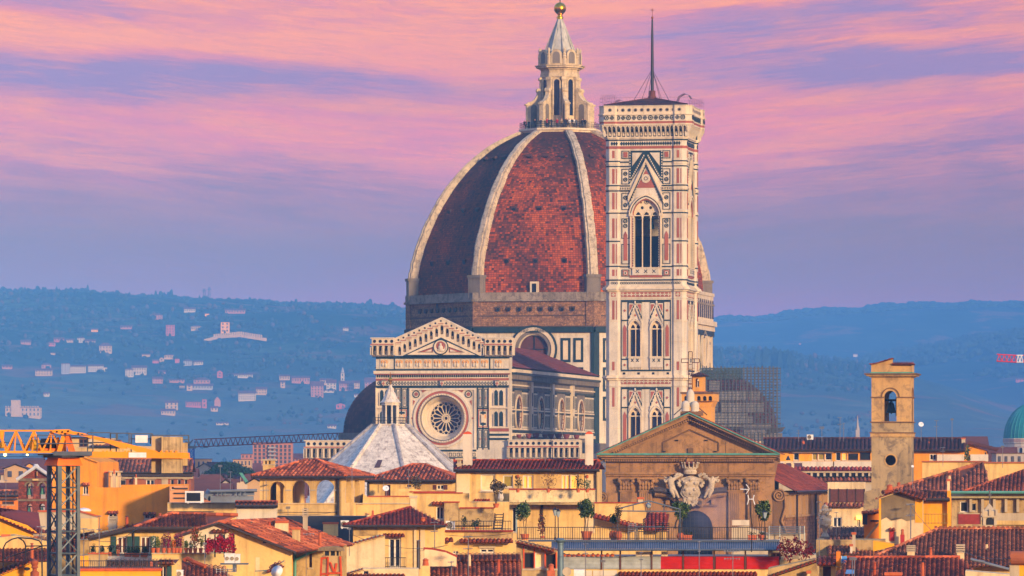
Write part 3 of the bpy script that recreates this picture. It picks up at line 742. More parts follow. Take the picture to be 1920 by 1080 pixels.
# terrace and lantern
zt=PZ[-1][0]
mb=MB();oc=lambda r,n=8:[(r*math.cos(R(22.5+45*i)),r*math.sin(R(22.5+45*i)))for i in range(n)]
mb.slab(oc(7.25),zt-.7,zt+.1,0);mb.slab(oc(7.7),zt+.1,zt+.45,0);mb.slab(oc(6.9),zt-1.3,zt-.7,0)
mb.build('lantern_terrace',[CREAM],cath)
TZ=zt+.45
mb=MB();v8=oc(7.5)
for i in range(8):
 a,b=Vector((*v8[i],TZ)),Vector((*v8[(i+1)%8],TZ))
 for h in(.4,.8,1.15):mb.tube(a+Vector((0,0,h)),b+Vector((0,0,h)),.035,4,0)
 for j in range(9):p=a.lerp(b,j/9);mb.tube(p,p+Vector((0,0,1.15)),.03,4,0)
mb.build('railing',plain('dark_iron',(46,44,48),.5,.4,.2,1),cath)
LA=plaster('lantern_marble',(212,188,146),.25,.5,(110,84,58),1.6,.7,.3,mottle=.35)
zy=lambda py:CZ+(HY-py)*k0
mb=MB();mb.slab(oc(3.45),TZ-.3,zy(132),0);mb.slab(oc(3.7),zy(146),zy(140),0);mb.slab(oc(3.6),zy(140),zy(132),0)
for kf in range(8):
 mb.M=rotz(kf*45+22.5);mb.box(-.42,.42,-3.75,-3.2,TZ,zy(146),0);mb.box(-.55,.55,-3.95,-3.2,zy(152),zy(147),0)
lant=mb.build('lantern',[LA],cath)
for kf in range(8):
 mb=MB();mb.M=rotz(kf*45);ap=3.45*c22
 mb.prism(arch(-.52,.52,zy(218),zy(156),0,8),-ap-.04,-ap+.2,0);mb.ring(0,zy(156),.78,.52,-ap-.22,-ap+.1,1,12,0,PI)
 for s in(-1,1):mb.box(s*.65-.12,s*.65+.12,-ap-.22,-ap+.1,zy(218),zy(156),1)
 mb.build('window',[GLASS,LA],lant)
 mb=MB();mb.M=rotz(kf*45+22.5)
 MQ=Matrix(((0,-1,0,0),(1,0,0,0),(0,0,1,0),(0,0,0,1)))
 mb.M=rotz(kf*45+22.5)@Matrix.Rotation(R(-90),4,'Z')
 prof=[(3.3,TZ),(6.3,TZ),(6.3,zy(197)),(6.05,zy(193)),(5.3,zy(191)),(4.8,zy(187)),(4.35,zy(180)),(4.2,zy(172)),(3.3,zy(170))]
 mb.prism(prof,-.42,.42,0);mb.box(6.0,6.55,-.55,.55,zy(199),zy(196),0);mb.box(6.0,6.45,-.5,.5,TZ,TZ+.5,0)
 p=[mb.vt((4.05+.42*math.cos(t*PI/5),s,zy(171)+.42*math.sin(t*PI/5)))for s in(-.5,.5)for t in range(10)]
 mb.idx(p[:10],0);mb.idx(p[10:],0)
 for t in range(10):mb.idx([p[t],p[(t+1)%10],p[10+(t+1)%10],p[10+t]],0)
 mb.prism(arch(4.4,5.5,TZ,zy(203),0,8),-.47,.47,1);mb.build('buttress',[LA,GREY],lant)
mb=MB();mb.slab(oc(3.9),zy(132),zy(129),0);mb.slab(oc(4.5),zy(129),zy(125.5),0);mb.slab(oc(4.75),zy(125.5),zy(124),0);mb.slab(oc(3.9),zy(124),zy(112),0)
mb.build('cornice',[LA],lant)
for kf in range(8):
 mb=MB();mb.M=rotz(kf*45);ap=3.9*c22
 mb.prism(arch(-1.0,1.0,zy(122),zy(105),0,10),-ap-.12,-ap+.7,0);mb.prism(arch(-.66,.66,zy(121),zy(106),0,8),-ap-.16,-ap+.2,1)
 mb.build('niche',[LA,GREY],lant)
 mb=MB();mb.M=rotz(kf*45+22.5);mb.lathe(0,-3.75,[(.34,zy(123)),(.34,zy(110)),(.44,zy(109)),(.3,zy(106)),(.38,zy(103)),(.2,zy(101)),(.26,zy(98)),(.3,zy(96)),(.2,zy(93)),(.03,zy(91))],8,0);mb.build('pinnacle',[LA],lant)
mb=MB();mb.lathe(0,0,[(3.4,zy(112)),(2.75,zy(104)),(2.35,zy(90)),(1.5,zy(64)),(.85,zy(46)),(.52,zy(36))],8,0,R(22.5))
for kf in range(8):t=R(22.5+45*kf);mb.tube((3.3*math.cos(t),3.3*math.sin(t),zy(109)),(.5*math.cos(t),.5*math.sin(t),zy(37)),.16,5,0,.08)
mb.build('spire',[plaster('spire_marble',(186,180,162),.3,.8,(62,70,72),1.6,.6,.3,streak=1.2)],lant)
mb=MB();mb.lathe(0,0,[(.5,zy(36)),(.72,zy(33)),(.5,zy(31)),(.42,zy(28)),(.6,zy(26.5))],12,0);mb.ball((0,0,zy(16)),1.13,1.13,1.13,20,14,0);mb.tube((0,0,zy(6)),(0,0,zy(-16)),.1,6,0);mb.box(-.7,.7,-.1,.1,zy(-9),zy(-11),0)
mb.build('gilded_ball',GOLD,lant,True)
# half domes of the side tribunes
for s in(-1,1):
 mb=MB();cx=s*27.0;zb2=CA.Z(812,cx,0);Rt=13.4;rows=22
 for kf in range(8):
  mb.M=Matrix.Translation((cx,0,0))@rotz(kf*45)
  mb.box(-Rt*s22,Rt*s22,-Rt*c22,-Rt*c22+1,0,zb2,1);mb.box(-Rt*s22-.2,Rt*s22+.2,-Rt*c22-.8,-Rt*c22+1,zb2-1.2,zb2,2)
  for j in range(rows):
   t0,t1=j/rows*PI/2*.97,(j+.93)/rows*PI/2*.97;r0,r1=Rt*math.cos(t0),Rt*math.cos(t1);z0,z1=zb2+11.5*math.sin(t0),zb2+11.5*math.sin(t1);nc=max(2,int(2*r0*s22/.7))
   for i in range(nc):
    a,b=(i+.04)/nc*2-1,(i+.96)/nc*2-1
    mb.face([(a*r0*s22,-r0*c22,z0),(b*r0*s22,-r0*c22,z0),(b*r1*s22,-r1*c22,z1),(a*r1*s22,-r1*c22,z1)],0,rng.random()*(.7 if s<0 else 1))
 for(rr,dz)in((Rt*.98,-.02),):
  mb.M=Matrix.Translation((cx,0,0));mb.lathe(0,0,[(rr*math.cos(t/12*PI/2),zb2-.06+11.4*math.sin(t/12*PI/2))for t in range(12)],8,0,R(22.5),r=.05)
 mb.build('tribune',[OLD_T,CREAM,GREY],cath)
# --- visitors behind the railing of the lantern terrace
def person_mesh(name,coat,leg,hair,arm=0.0,wide=1.0):
 """One continuous figure grown from a skeleton of joints."""
 J=[((0,0,.95),.15),((0,0,1.2),.15),((0,0,1.42),.13),((0,-.01,1.52),.06),((0,-.02,1.63),.105),((0,-.02,1.73),.07),((-.1,0,.9),.1),((-.11,-.02,.5),.075),((-.11,.02,.08),.05),((-.11,-.12,.04),.045),((.1,0,.9),.1),((.12,.0,.5),.075),((.12,.03,.08),.05),((.12,-.1,.04),.045),((-.2,0,1.4),.075),((-.27,.02,1.14),.055),((-.22,-.14-arm*.2,1.02+arm*.3),.042),((-.2,-.22-arm*.15,1.03+arm*.45),.045),((.2,0,1.4),.075),((.27,.03,1.14),.055),((.25,-.1,.96),.042),((.24,-.15,.9),.045)]
 E_=[(0,1),(1,2),(2,3),(3,4),(4,5),(0,6),(6,7),(7,8),(8,9),(0,10),(10,11),(11,12),(12,13),(2,14),(14,15),(15,16),(16,17),(2,18),(18,19),(19,20),(20,21)]
 me=bpy.data.meshes.new(name);me.from_pydata([j[0]for j in J],E_,[])
 o=bpy.data.objects.new(name,me);COL.objects.link(o)
 md=o.modifiers.new('s','SKIN')
 for v,j in zip(me.skin_vertices[0].data,J):v.radius=(j[1]*wide,j[1]*.85)
 me.skin_vertices[0].data[0].use_root=True
 o.modifiers.new('u','SUBSURF').levels=1
 dg=bpy.context.evaluated_depsgraph_get();ev=bpy.data.meshes.new_from_object(o.evaluated_get(dg))
 bpy.data.objects.remove(o);bpy.data.meshes.remove(me);ev.name=name
 ev.materials.clear()
 for c_ in(coat,leg,plain('skin',(196,142,112),.6),hair):ev.materials.append(c_)
 for p in ev.polygons:
  z=p.center.z;x=abs(p.center.x);y=p.center.y
  p.material_index=1 if z<.88 and x<.2 else(3 if z>1.62 and(y>-.04 or z>1.7)else 2 if z>1.5 or(x>.17 and z<1.0 and y<-.1)else 0)
  p.use_smooth=True
 return ev
COATS={'black':(26,26,30),'navy':(30,40,66),'red':(176,36,38),'white':(214,210,204),'grey':(92,92,96),'brown':(84,60,46),'blue':(52,84,140),'tan':(168,136,98)}
def coat(c):return plain('coat_'+c,COATS[c],.8)
trs,hr1=plain('dark_trousers',(34,36,46),.8),plain('dark_hair',(38,28,22),.7)
FOLK=[(983.5,'black','first of the visitors from the terrace end'),(987,'red','beside the terrace end'),(991.5,'navy','near the first scroll buttress'),(1003,'black','alone before the shaded bay'),(1014,'navy','alone in front of the narrow window'),(1026,'red','left of the arched window'),(1029.5,'black','with raised arm by the buttress'),(1034,'navy','leaning on the rail by the window'),(1044.5,'red','below the dark arched window'),(1053,'tan','just past the arched window'),(1060,'black','in the tight middle group'),(1063,'brown','shoulder to shoulder in the middle group'),(1068,'white','in the middle group'),(1072.5,'black','below the second window'),(1076.5,'white','at the edge of the middle group'),(1080.5,'grey','past the second window'),(1092,'navy','before the sunlit niche'),(1097,'black','standing last near the railing corner')]
base_p={}
for i,(px,cc,where)in enumerate(FOLK):
 t=math.asin(max(-1,min(1,(px-1050)*k0/6.6)));rr=6.7*math.cos(R(22.5))/max(.5,math.cos(((t+R(10.8)+PI/8)%(PI/4))-PI/8))
 x=(px-960)*.0966;y=1000-math.sqrt(max(.5,rr*rr-(x-CA.ox)**2))
 x=(px-960)*y/F
 me=person_mesh('person',coat(cc),trs,hr1,1.0 if i in(6,13)else 0.0,rng.uniform(.95,1.2))
 o=bpy.data.objects.new('person',me);COL.objects.link(o);o.location=(x,y,TZ);o.rotation_euler=(0,0,rng.uniform(-.9,.9));sc_=rng.uniform(.94,1.06);o.scale=(sc_,sc_,sc_)
 tag(o,f'visitor in {cc} top on the lantern terrace, {where}','person','visitors on the lantern terrace')
# ------------------------------------------------------------------ the tall marble bell tower beside the cathedral
TO=Fr(1223,895,-10.8);tow=TO.root('bell_tower','tall square marble bell tower striped white green and pink, flagpole on its low roof','bell tower')
TM=[WHITE,GREEN,PINK,CREAM,DARK,GREY]
h=6.62;WY=-h+.35
def Zt(py):return TO.Z(py,0,-h)
mb=MB()
# solid turrets and storeys; the front and right walls are pierced, so the core is built as four turrets and wall plates
def turret_plan(g,sx,sy):
 H_=h+g;c_=.62+g*.3;f_=1.4+g*.4;r_=.35
 pts=[(-H_,-H_+c_+f_),(-H_,-H_+c_),(-H_+c_,-H_),(-H_+c_+f_,-H_),(-H_+c_+f_+r_,-H_+r_),(-H_+c_+f_+r_,-H_+2.6),(-H_+2.6,-H_+c_+f_+r_),(-H_+r_,-H_+c_+f_+r_)]
 return[(x*-sx,y*-sy)for x,y in pts]
TUR=[(-1,-1),(1,-1),(-1,1),(1,1)]
def level(mb,y0,y1,m,g=0.0,wall=True,t=None):
 """A course that runs round the whole tower between photo rows y0 and y1."""
 z1,z0=Zt(y0),Zt(y1)
 for sx,sy in TUR:mb.slab(turret_plan(g,sx,sy),z0,z1,m)
 if wall:
  w_=h+g-(.62+g*.3)-(1.4+g*.4)-.35+.05
  for k in range(4):
   M0=mb.M;mb.M=rotz(90*k);mb.box(-w_,w_,-h-g+.35,-h+1.4,z0,z1,m);mb.M=M0
for sx,sy in TUR:mb.slab(turret_plan(0,sx,sy),0,Zt(258),0)
def fz(k):return Fr(1223,895,-10.8+90*k)
# openings, in photo rows on the front; the same on each side
def bx(py):return Zt(py)
Wd=h-.62-1.4-.35+.02
tri=arch(-2.05,2.05,bx(501),bx(404),.28,16)
bif=[arch(cx*1.76-.88,cx*1.76+.88,bx(668)if s==0 else bx(831),bx(617+s*163.5),.75,12)for cx in(-1,1)for s in(0,1)]
for k in range(4):
 mb.M=rotz(90*k)
 if k in(0,1):mb.plate([(-Wd,0),(Wd,0),(Wd,bx(258)),(-Wd,bx(258))],[tri]+bif,WY,WY+1.6,0,3)
 else :mb.box(-Wd,Wd,WY,WY+1.2,0,bx(258),0)
mb.M=None
tbody=mb.build('tower_body',TM,tow)
mb=MB()
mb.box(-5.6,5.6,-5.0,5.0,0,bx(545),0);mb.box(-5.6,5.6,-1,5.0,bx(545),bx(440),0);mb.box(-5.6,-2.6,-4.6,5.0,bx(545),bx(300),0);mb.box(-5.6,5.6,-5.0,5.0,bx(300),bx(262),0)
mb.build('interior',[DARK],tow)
# courses, bars and bands (all laid on the same body as one skin of inlay)
mb=MB()
level(mb,261,263.5,1,.08);level(mb,273.5,278.5,2,.05);level(mb,256,259,3,.35);level(mb,259,261,0,.2)
for a,b,m,g in((523.5,526,1,.12),(535,537.5,0,.2),(537.5,540,3,.45),(540,543,0,.6),(543,546,3,.3),(558,559.5,0,.12),(704,706.5,3,.45),(706.5,709,0,.6),(709,712.5,3,.3),(723,724.5,0,.12),(868,871,3,.45),(871,874,0,.6)):level(mb,a,b,m,g)
for a,m in((302,1),(311.5,1),(347.5,1),(357.5,1),(399,1),(452,1),(499,1)):
 level(mb,a-1.2,a+1.2,m,.05,False)
for a,b in((304,307),(350,355),(395,398)):level(mb,a,b,3,.1,False)
for y in(602,640,765,803):level(mb,y-.6,y+.6,3,.06,False)
for k in range(4):
 mb.M=rotz(90*k)
 for s in(-1,1):
  xc=s*(h-.62-.7)
  for(y0,y1),m in[((282,296),2),((316,344),2),((361,392),2),((409,446),2),((457,494),2),((505,517),2),((563,599),2),((563+163.5,599+163.5),2),((678,694),2),((841,857),2),((548,556),2)]:
   if m==2 and y0==548:mb.box(xc-.38,xc+.38,-h-.04,-h+.1,bx(y1),bx(y0),2);mb.box(xc-.12,xc+.12,-h-.07,-h,bx(y1-1),bx(y0+1),0);mb.box(xc-.3,xc+.3,-h-.07,-h,bx(553.2),bx(550.8),0);continue
   mb.box(xc-.2,xc+.2,-h-.04,-h+.1,bx(y1),bx(y0),m)
   mb.box(xc+.42,xc+.56,-h-.04,-h+.1,bx(y1),bx(y0),m if y0<600 and y0>300 else 3)
   mb.box(xc-.56,xc-.46,-h-.03,-h+.1,bx(y1),bx(y0),3)
  for sg in(-1,1):
   pass
  for y0,y1,nn in((316,345,1),(361,393,1),(409,447,1),(457,495,1),(282,297,0),(505,518,2)):
   xa,xb=sorted((s*2.72,s*4.02))
   t_=.13
   mb.box(xa,xb,WY-.08,WY+.1,bx(y0+1.3),bx(y0),1);mb.box(xa,xb,WY-.08,WY+.1,bx(y1),bx(y1-1.3),1)
   mb.box(xa,xa+t_,WY-.07,WY+.1,bx(y1-1.3),bx(y0+1.3),1);mb.box(xb-t_,xb,WY-.07,WY+.1,bx(y1-1.3),bx(y0+1.3),1)
   xm=(xa+xb)/2;zc=(bx(y0)+bx(y1))/2
   if nn==0:mb.box(xm-.33,xm+.33,WY-.1,WY,bx(y1-2.5),bx(y0+2.5),2)
   elif nn==2:mb.box(xm-.4,xm+.4,WY-.1,WY,zc-.4,zc+.4,2);mb.box(xm-.24,xm+.24,WY-.13,WY,zc-.24,zc+.24,0);mb.prism(circ(xm,zc,.14,8),WY-.16,WY,1)
   elif y0==457:mb.prism([(xm-.3,bx(488)),(xm+.3,bx(488)),(xm+.3,bx(440)),(xm,bx(433)),(xm-.3,bx(440))],WY-.1,WY,2)
   elif y0==409:
    for zq in(bx(414),bx(423)):mb.ring(xm,zq,.34,.22,WY-.11,WY,1,12);mb.prism(circ(xm,zq,.1,6),WY-.11,WY,1)
   else :
    for zq in(bx(y0+9),bx(y1-9)):mb.ring(xm,zq,.34,.2,WY-.11,WY,1,12);mb.prism(circ(xm,zq,.1,6),WY-.11,WY,1)
  xa,xb=sorted((s*2.6,s*Wd))
  for a in(303.3,311.5,348,357.5,399,499.8):mb.box(xa,xb,WY-.09,WY+.1,bx(a+1.2),bx(a-1.2),1)
  mb.box(xa,xb,WY-.2,WY+.1,bx(356),bx(350),3)
  for i in range(6):xq=xa+(xb-xa)*(i+.5)/6;mb.box(xq-.06,xq+.06,WY-.23,WY,bx(355),bx(351),1)
 g0=2.62
 mb.prism([(-2.75,bx(282)),(2.75,bx(282)),(2.75,bx(345)),(0,bx(297)),(-2.75,bx(345))],WY-.06,WY+.1,1)
 for s in(-1,1):
  mb.prism([(s*2.25,bx(286)),(s*.62,bx(286)),(s*2.25,bx(311))],WY-.12,WY,0)
  for q in range(12):
   f=q/12;mb.box(s*(2.62)-.08,s*(2.62)+.08,WY-.13,WY,bx(282+60*f+3),bx(282+60*f+.5),0)
   xg=s*(.35+2.15*f);zg_=bx(291+45*f);mb.box(xg-.08,xg+.08,WY-.13,WY,zg_-.18,zg_+.08,0)
 def rake(o1,o2,m,pr,ya=297,yb=368,xe=2.9):
  for s in(-1,1):mb.prism([(0,bx(ya+o1)),(s*xe,bx(yb+o1)),(s*xe,bx(yb+o2)),(0,bx(ya+o2))],WY-pr,WY+.1,m)
 mb.prism([(0,bx(303)),(2.5,bx(366)),(-2.5,bx(366))],WY-.05,WY+.05,0)
 rake(0,7,3,.42);rake(7,12,0,.2);rake(12,15,1,.24)
 for s in(-1,1):
  for q in range(14):f=(q+.5)/14;mb.box(s*2.55*f-.05,s*2.55*f+.05,WY-.25,WY,bx(306.5+69*f+3),bx(306.5+69*f),1)
 mb.prism([(0,bx(318)),(1.55,bx(352)),(-1.55,bx(352))],WY-.1,WY,2);z0=bx(334.5);mb.prism(circ(0,z0,.72,20),WY-.2,WY,0);mb.ring(0,z0,.62,.5,WY-.23,WY,3,20);mb.ring(0,z0,.34,.2,WY-.24,WY,5,12)
 zs=bx(404)
 def parc(x0,zb_,r,o,m,pr,point=.28,n=16):
  A=arch(x0-r,x0+r,zb_,zb_,point,n)[2:];B=arch(x0-r-o,x0+r+o,zb_,zb_,point,n)[2:]
  for i in range(len(A)-1):mb.prism([A[i],A[i+1],B[i+1],B[i]],WY-pr,WY+.1,m)
 parc(0,zs,2.05,.18,2,.12);parc(0,zs,2.23,.2,0,.3);parc(0,zs,2.43,.16,1,.2);parc(0,zs,2.59,.2,3,.42)
 for s in(-1,1):
  for x0,w_,m,pr in((2.05,.14,0,.15),(2.19,.16,2,.1),(2.35,.22,3,.4)):xa,xb=sorted((s*x0,s*(x0+w_)));mb.box(xa,xb,WY-pr,WY+.1,bx(502),bx(404),m)
  mb.box(s*2.46-.28,s*2.46+.28,WY-.5,WY+.1,bx(405),bx(400),3)
 for i in range(20):
  for s in(-1,1):z=bx(498-i*4.6);mb.box(s*2.12-.05,s*2.12+.05,WY-.18,WY,z-.1,z+.12,1)
 mb.box(-2.7,2.7,WY-.12,WY+.1,bx(520),bx(516),2);mb.box(-2.2,2.2,WY-.3,WY+.1,bx(515.5),bx(502),0);mb.box(-2.4,2.4,WY-.4,WY+.1,bx(502.5),bx(501),3)
 for i in(-1,0,1):
  z=bx(508.5)
  for a in(-1,1):mb.prism([(i*1.35-.3,z+a*.22),(i*1.35-.22,z+a*.3),(i*1.35+.3,z-a*.22),(i*1.35+.22,z-a*.3)],WY-.34,WY,1)
 n=30
 for(ya,yb,rad)in((264.5,273,.36),(526.5,534.5,.33)):
  zc=(bx(ya)+bx(yb))/2
  for i in range(n):x=-h+.9+(2*h-1.8)*(i+.5)/n;Yq=-h if abs(x)>h-2.0 else WY;(mb.ring(x,zc,rad*.62,rad*.36,Yq-.05,Yq+.1,1,8)if ya>500 else mb.prism([(x-.21,zc),(x,zc+rad),(x+.21,zc),(x,zc-rad)],Yq-.05,Yq+.1,1));
 for dz in(0,163.5):
  q=lambda y:bx(y+dz)
  mb.box(-4.05,4.05,WY-.08,WY+.1,q(556.5),q(547.5),2)
  for i in range(12):
   x=-3.75+i*.68;z=q(552);mb.box(x-.09,x+.09,WY-.14,WY,z-.3,z+.3,0);mb.box(x-.3,x+.3,WY-.14,WY,z-.09,z+.09,0)
  mb.box(-4.1,4.1,WY-.1,WY+.1,q(566),q(562),1);mb.box(-4.1,4.1,WY-.1,WY+.1,q(696),q(693),1)
  for s in(-1,1):
   for xe,w_ in((3.98,.13),(2.88,.13)):xa,xb=sorted((s*xe,s*(xe+w_)));mb.box(xa,xb,WY-.1,WY+.1,q(693),q(566),1)
   for y in(600.5,673.5):xa,xb=sorted((s*2.9,s*4.05));mb.box(xa,xb,WY-.11,WY+.1,q(y+1.2),q(y-1.2),1)
   xc=s*3.49;mb.prism([(xc-.27,q(668)),(xc+.27,q(668)),(xc+.27,q(615)),(xc,q(608)),(xc-.27,q(615))],WY-.09,WY,2)
   for y in(582,684):mb.prism([(xc-.22,q(y)),(xc,q(y+2.5)),(xc+.22,q(y)),(xc,q(y-2.5))],WY-.12,WY,2)
   cx=s*1.76
   mb.prism([(cx-1.1,q(566.5)),(cx+1.1,q(566.5)),(cx+1.1,q(600)),(cx,q(569)),(cx-1.1,q(600))],WY-.08,WY+.05,1)
   for e in(-1,1):
    mb.prism([(cx+e*1.05,q(568.5)),(cx+e*.12,q(568.5)),(cx+e*1.05,q(592))],WY-.12,WY,0);mb.prism([(cx+e*.95,q(570.5)),(cx+e*.35,q(570.5)),(cx+e*.95,q(585))],WY-.15,WY,2)
    mb.prism([(cx,q(570)),(cx+e*1.1,q(603)),(cx+e*1.1,q(608)),(cx,q(576))],WY-.3,WY+.1,0)
    for j in range(5):f=(j+.5)/5;mb.ball((cx+e*1.1*f,WY-.25,q(570+33*f)+.08),.13,.1,.13,5,4,0)
   mb.prism([(cx-1.05,q(617)),(cx-.88,q(617))]+arch(cx-.88,cx+.88,q(617),q(617),.75,12)[2:][::-1]+[(cx+.88,q(617)),(cx+1.05,q(617)),(cx+1.05,q(606)),(cx,q(574)),(cx-1.05,q(606))],WY-.02,WY+.05,0)
   mb.ball((cx,WY-.3,q(567)),.17,.12,.3,6,5,0);mb.prism([(cx-.18,q(591)),(cx,q(593.5)),(cx+.18,q(591)),(cx,q(588.5))],WY-.1,WY,2)
   parc(cx,q(617),.88,.16,3,.22,.75,12);parc(cx,q(617),1.04,.12,0,.3,.75,12)
   for e in(-1,1):mb.box(cx+e*.98-.12,cx+e*.98+.12,WY-.28,WY+.1,q(670),q(617),3);mb.box(cx+e*.98-.17,cx+e*.98+.17,WY-.33,WY+.1,q(619),q(615.5),0)
   mb.box(cx-1.05,cx+1.05,WY-.36,WY+.1,q(689),q(670),0);mb.box(cx-1.15,cx+1.15,WY-.45,WY+.1,q(671),q(668.5),3)
   for e in(-.42,.42):
    for a in(-1,1):mb.prism([(cx+e-.24,q(675.5)+a*.2),(cx+e-.14,q(675.5)+a*.28),(cx+e+.24,q(675.5)-a*.2),(cx+e+.14,q(675.5)-a*.28)],WY-.4,WY,1)
   for j in range(9):x=cx-.95+j*.2375;mb.box(x-.07,x+.07,WY-.3,WY,q(693),q(689.5),3)
  for x in(-3.6,-1.2,1.2,3.6):mb.box(x-.2,x+.2,WY-.06,WY+.05,q(702),q(698),4)
mb.M=None
mb.build('marble_cladding',TM,tow)
# crowning gallery on its corbels
mb=MB()
def ringwall(ya,yb,m,g):
 z0,z1=Zt(yb),Zt(ya)
 for sx,sy in TUR:mb.slab(turret_plan(g,sx,sy),z0,z1,m)
 w_=h+g-(.62+g*.3)-(1.4+g*.4)-.35+.06
 for k in range(4):mb.M=rotz(90*k);mb.box(-w_,w_,-h-g+.35,-h+1.5,z0,z1,m);mb.M=None
ringwall(199,214,3,1.0);ringwall(198,199.2,0,1.1);ringwall(213.5,216,3,1.18);ringwall(216,226,0,.98);ringwall(226,228,3,1.08);ringwall(228,232,2,.98);ringwall(232,235,3,1.05)
ringwall(235,242,5,.55);ringwall(242,256,1,.12)
G=1.0
for k in range(4):
 mb.M=rotz(90*k)
 for i in range(12):x=-h+.4+(2*h-.8)*(i+.5)/12;Yq=-h-G if abs(x)>h-1.75 else-h-G+.35;z=Zt(206.5);mb.ring(x,z,.3,.2,Yq-.04,Yq+.1,5,8);mb.prism(circ(x,z,.17,8),Yq-.05,Yq+.1,4)
 for i in range(15):x=-h-.1+(2*h+.2)*(i+.5)/15;Yq=-h-G if abs(x)>h-1.75 else-h-G+.35;z=Zt(221);mb.ring(x,z,.4,.26,Yq-.05,Yq+.1,1,4 if i%2 else 10);mb.prism(circ(x,z,.14,6),Yq-.05,Yq+.1,1)
 nb=19
 for i in range(nb+1):
  x=-h-.3+(2*h+.6)*i/nb;Yq=-h if abs(x)>h-2.2 else WY
  MQ2=mb.M;mb.M=rotz(90*k)@Matrix.Translation((x,0,0))@Matrix.Rotation(R(-90),4,'Z')
  mb.prism([(-(Yq)-.1,bx(256)),(-(Yq)+.2,bx(256)),(-(Yq)+.35,bx(250)),(-(Yq)+.7,bx(245)),(-(Yq)+.95,bx(239)),(-(Yq)+.95,bx(234)),(-(Yq)-.1,bx(234))],-.1,.1,0)
  mb.M=MQ2
  if i<nb:
   xm=x+(2*h+.6)/nb/2;w2=(2*h+.6)/nb/2
   mb.prism([(xm-w2,bx(241)),(xm-w2,bx(234.5)),(xm+w2,bx(234.5)),(xm+w2,bx(241)),(xm,bx(235.8))],Yq-.95,Yq-.8,3)
   mb.box(xm-w2*.45,xm+w2*.45,Yq-.18,Yq,bx(254),bx(247),3)
mb.M=None
mb.build('crowning_gallery',TM,tow)
mb=MB();zr0,zr1=Zt(197),Zt(179);q=h+.2
crn=[(-q,-q),(q,-q),(q,q),(-q,q)]
for i in range(4):
 a,b=crn[i],crn[(i+1)%4];tile_plane(mb,(*a,zr0),(*b,zr0),(0,0,zr1),(0,0,zr1),.4,.8,0,.05)
for a in crn:ridge_tiles(mb,(*a,zr0+.05),(0,0,zr1+.05),.14,.5)
mb.build('roof',OLD_T,tow)
IRON=plain('dark_iron',(46,44,48),.5,.4,.2,1)
mb=MB();mb.lathe(0,0,[(.8,zr1-.5),(.66,zr1+.3),(.55,zr1+.32),(.52,zr1+1.1),(.62,zr1+1.15),(.3,zr1+1.25)],10,0)
fp=mb.build('flagpole',[plaster('pole_base',(112,66,52),.3,.3),IRON],tow)
mb=MB();mb.lathe(0,0,[(.26,zr1+1.1),(.25,Zt(120)),(.2,Zt(60)),(.13,Zt(30))],8,0);mb.lathe(0,0,[(.27,Zt(141)),(.27,Zt(139.5))],8,0);mb.build('pole',plain('dark_pole_paint',(30,32,42),.5),fp)
mb=MB();mb.ball((0,0,Zt(27)),.2,.2,.25,8,6);mb.tube((0,0,Zt(25)),(0,0,Zt(9)),.04,5);mb.box(-.3,.3,-.04,.04,Zt(13),Zt(12),0);mb.build('finial',plain('copper_ball',(150,84,44),.4,.8),fp)
mb=MB()
for x,y in((-3.2,-1.2),(-1.8,-1),(3.2,-1.2),(1.9,-1),(1.2,2),(-1.2,2)):mb.tube((0,0,Zt(124)),(x*1.05,y,zr1-1.2),.035,4)
mb.build('stay_wire',IRON,fp)
mb=MB();zc=Zt(199);e=h+.75
for k in range(4):
 mb.M=rotz(90*k)
 for i in range(7):x=-e+2*e*i/6;mb.tube((x,-e,zc),(x,-e,zc+1.35),.011,4)
 for zq in(.7,1.35):mb.tube((-e,-e,zc+zq),(e,-e,zc+zq),.016,4)
 for i in range(9):
  x=-e+.1+i*.28;mb.path([(x,-e,zc+1.1),(x,-e+.3,zc+1.7),(x,-e+1.0,zc+1.95),(x,-e+1.9,zc+1.5),(x,-e+2.3,zc+.6)],.014,4)
mb.build('safety_cage',IRON,tow)
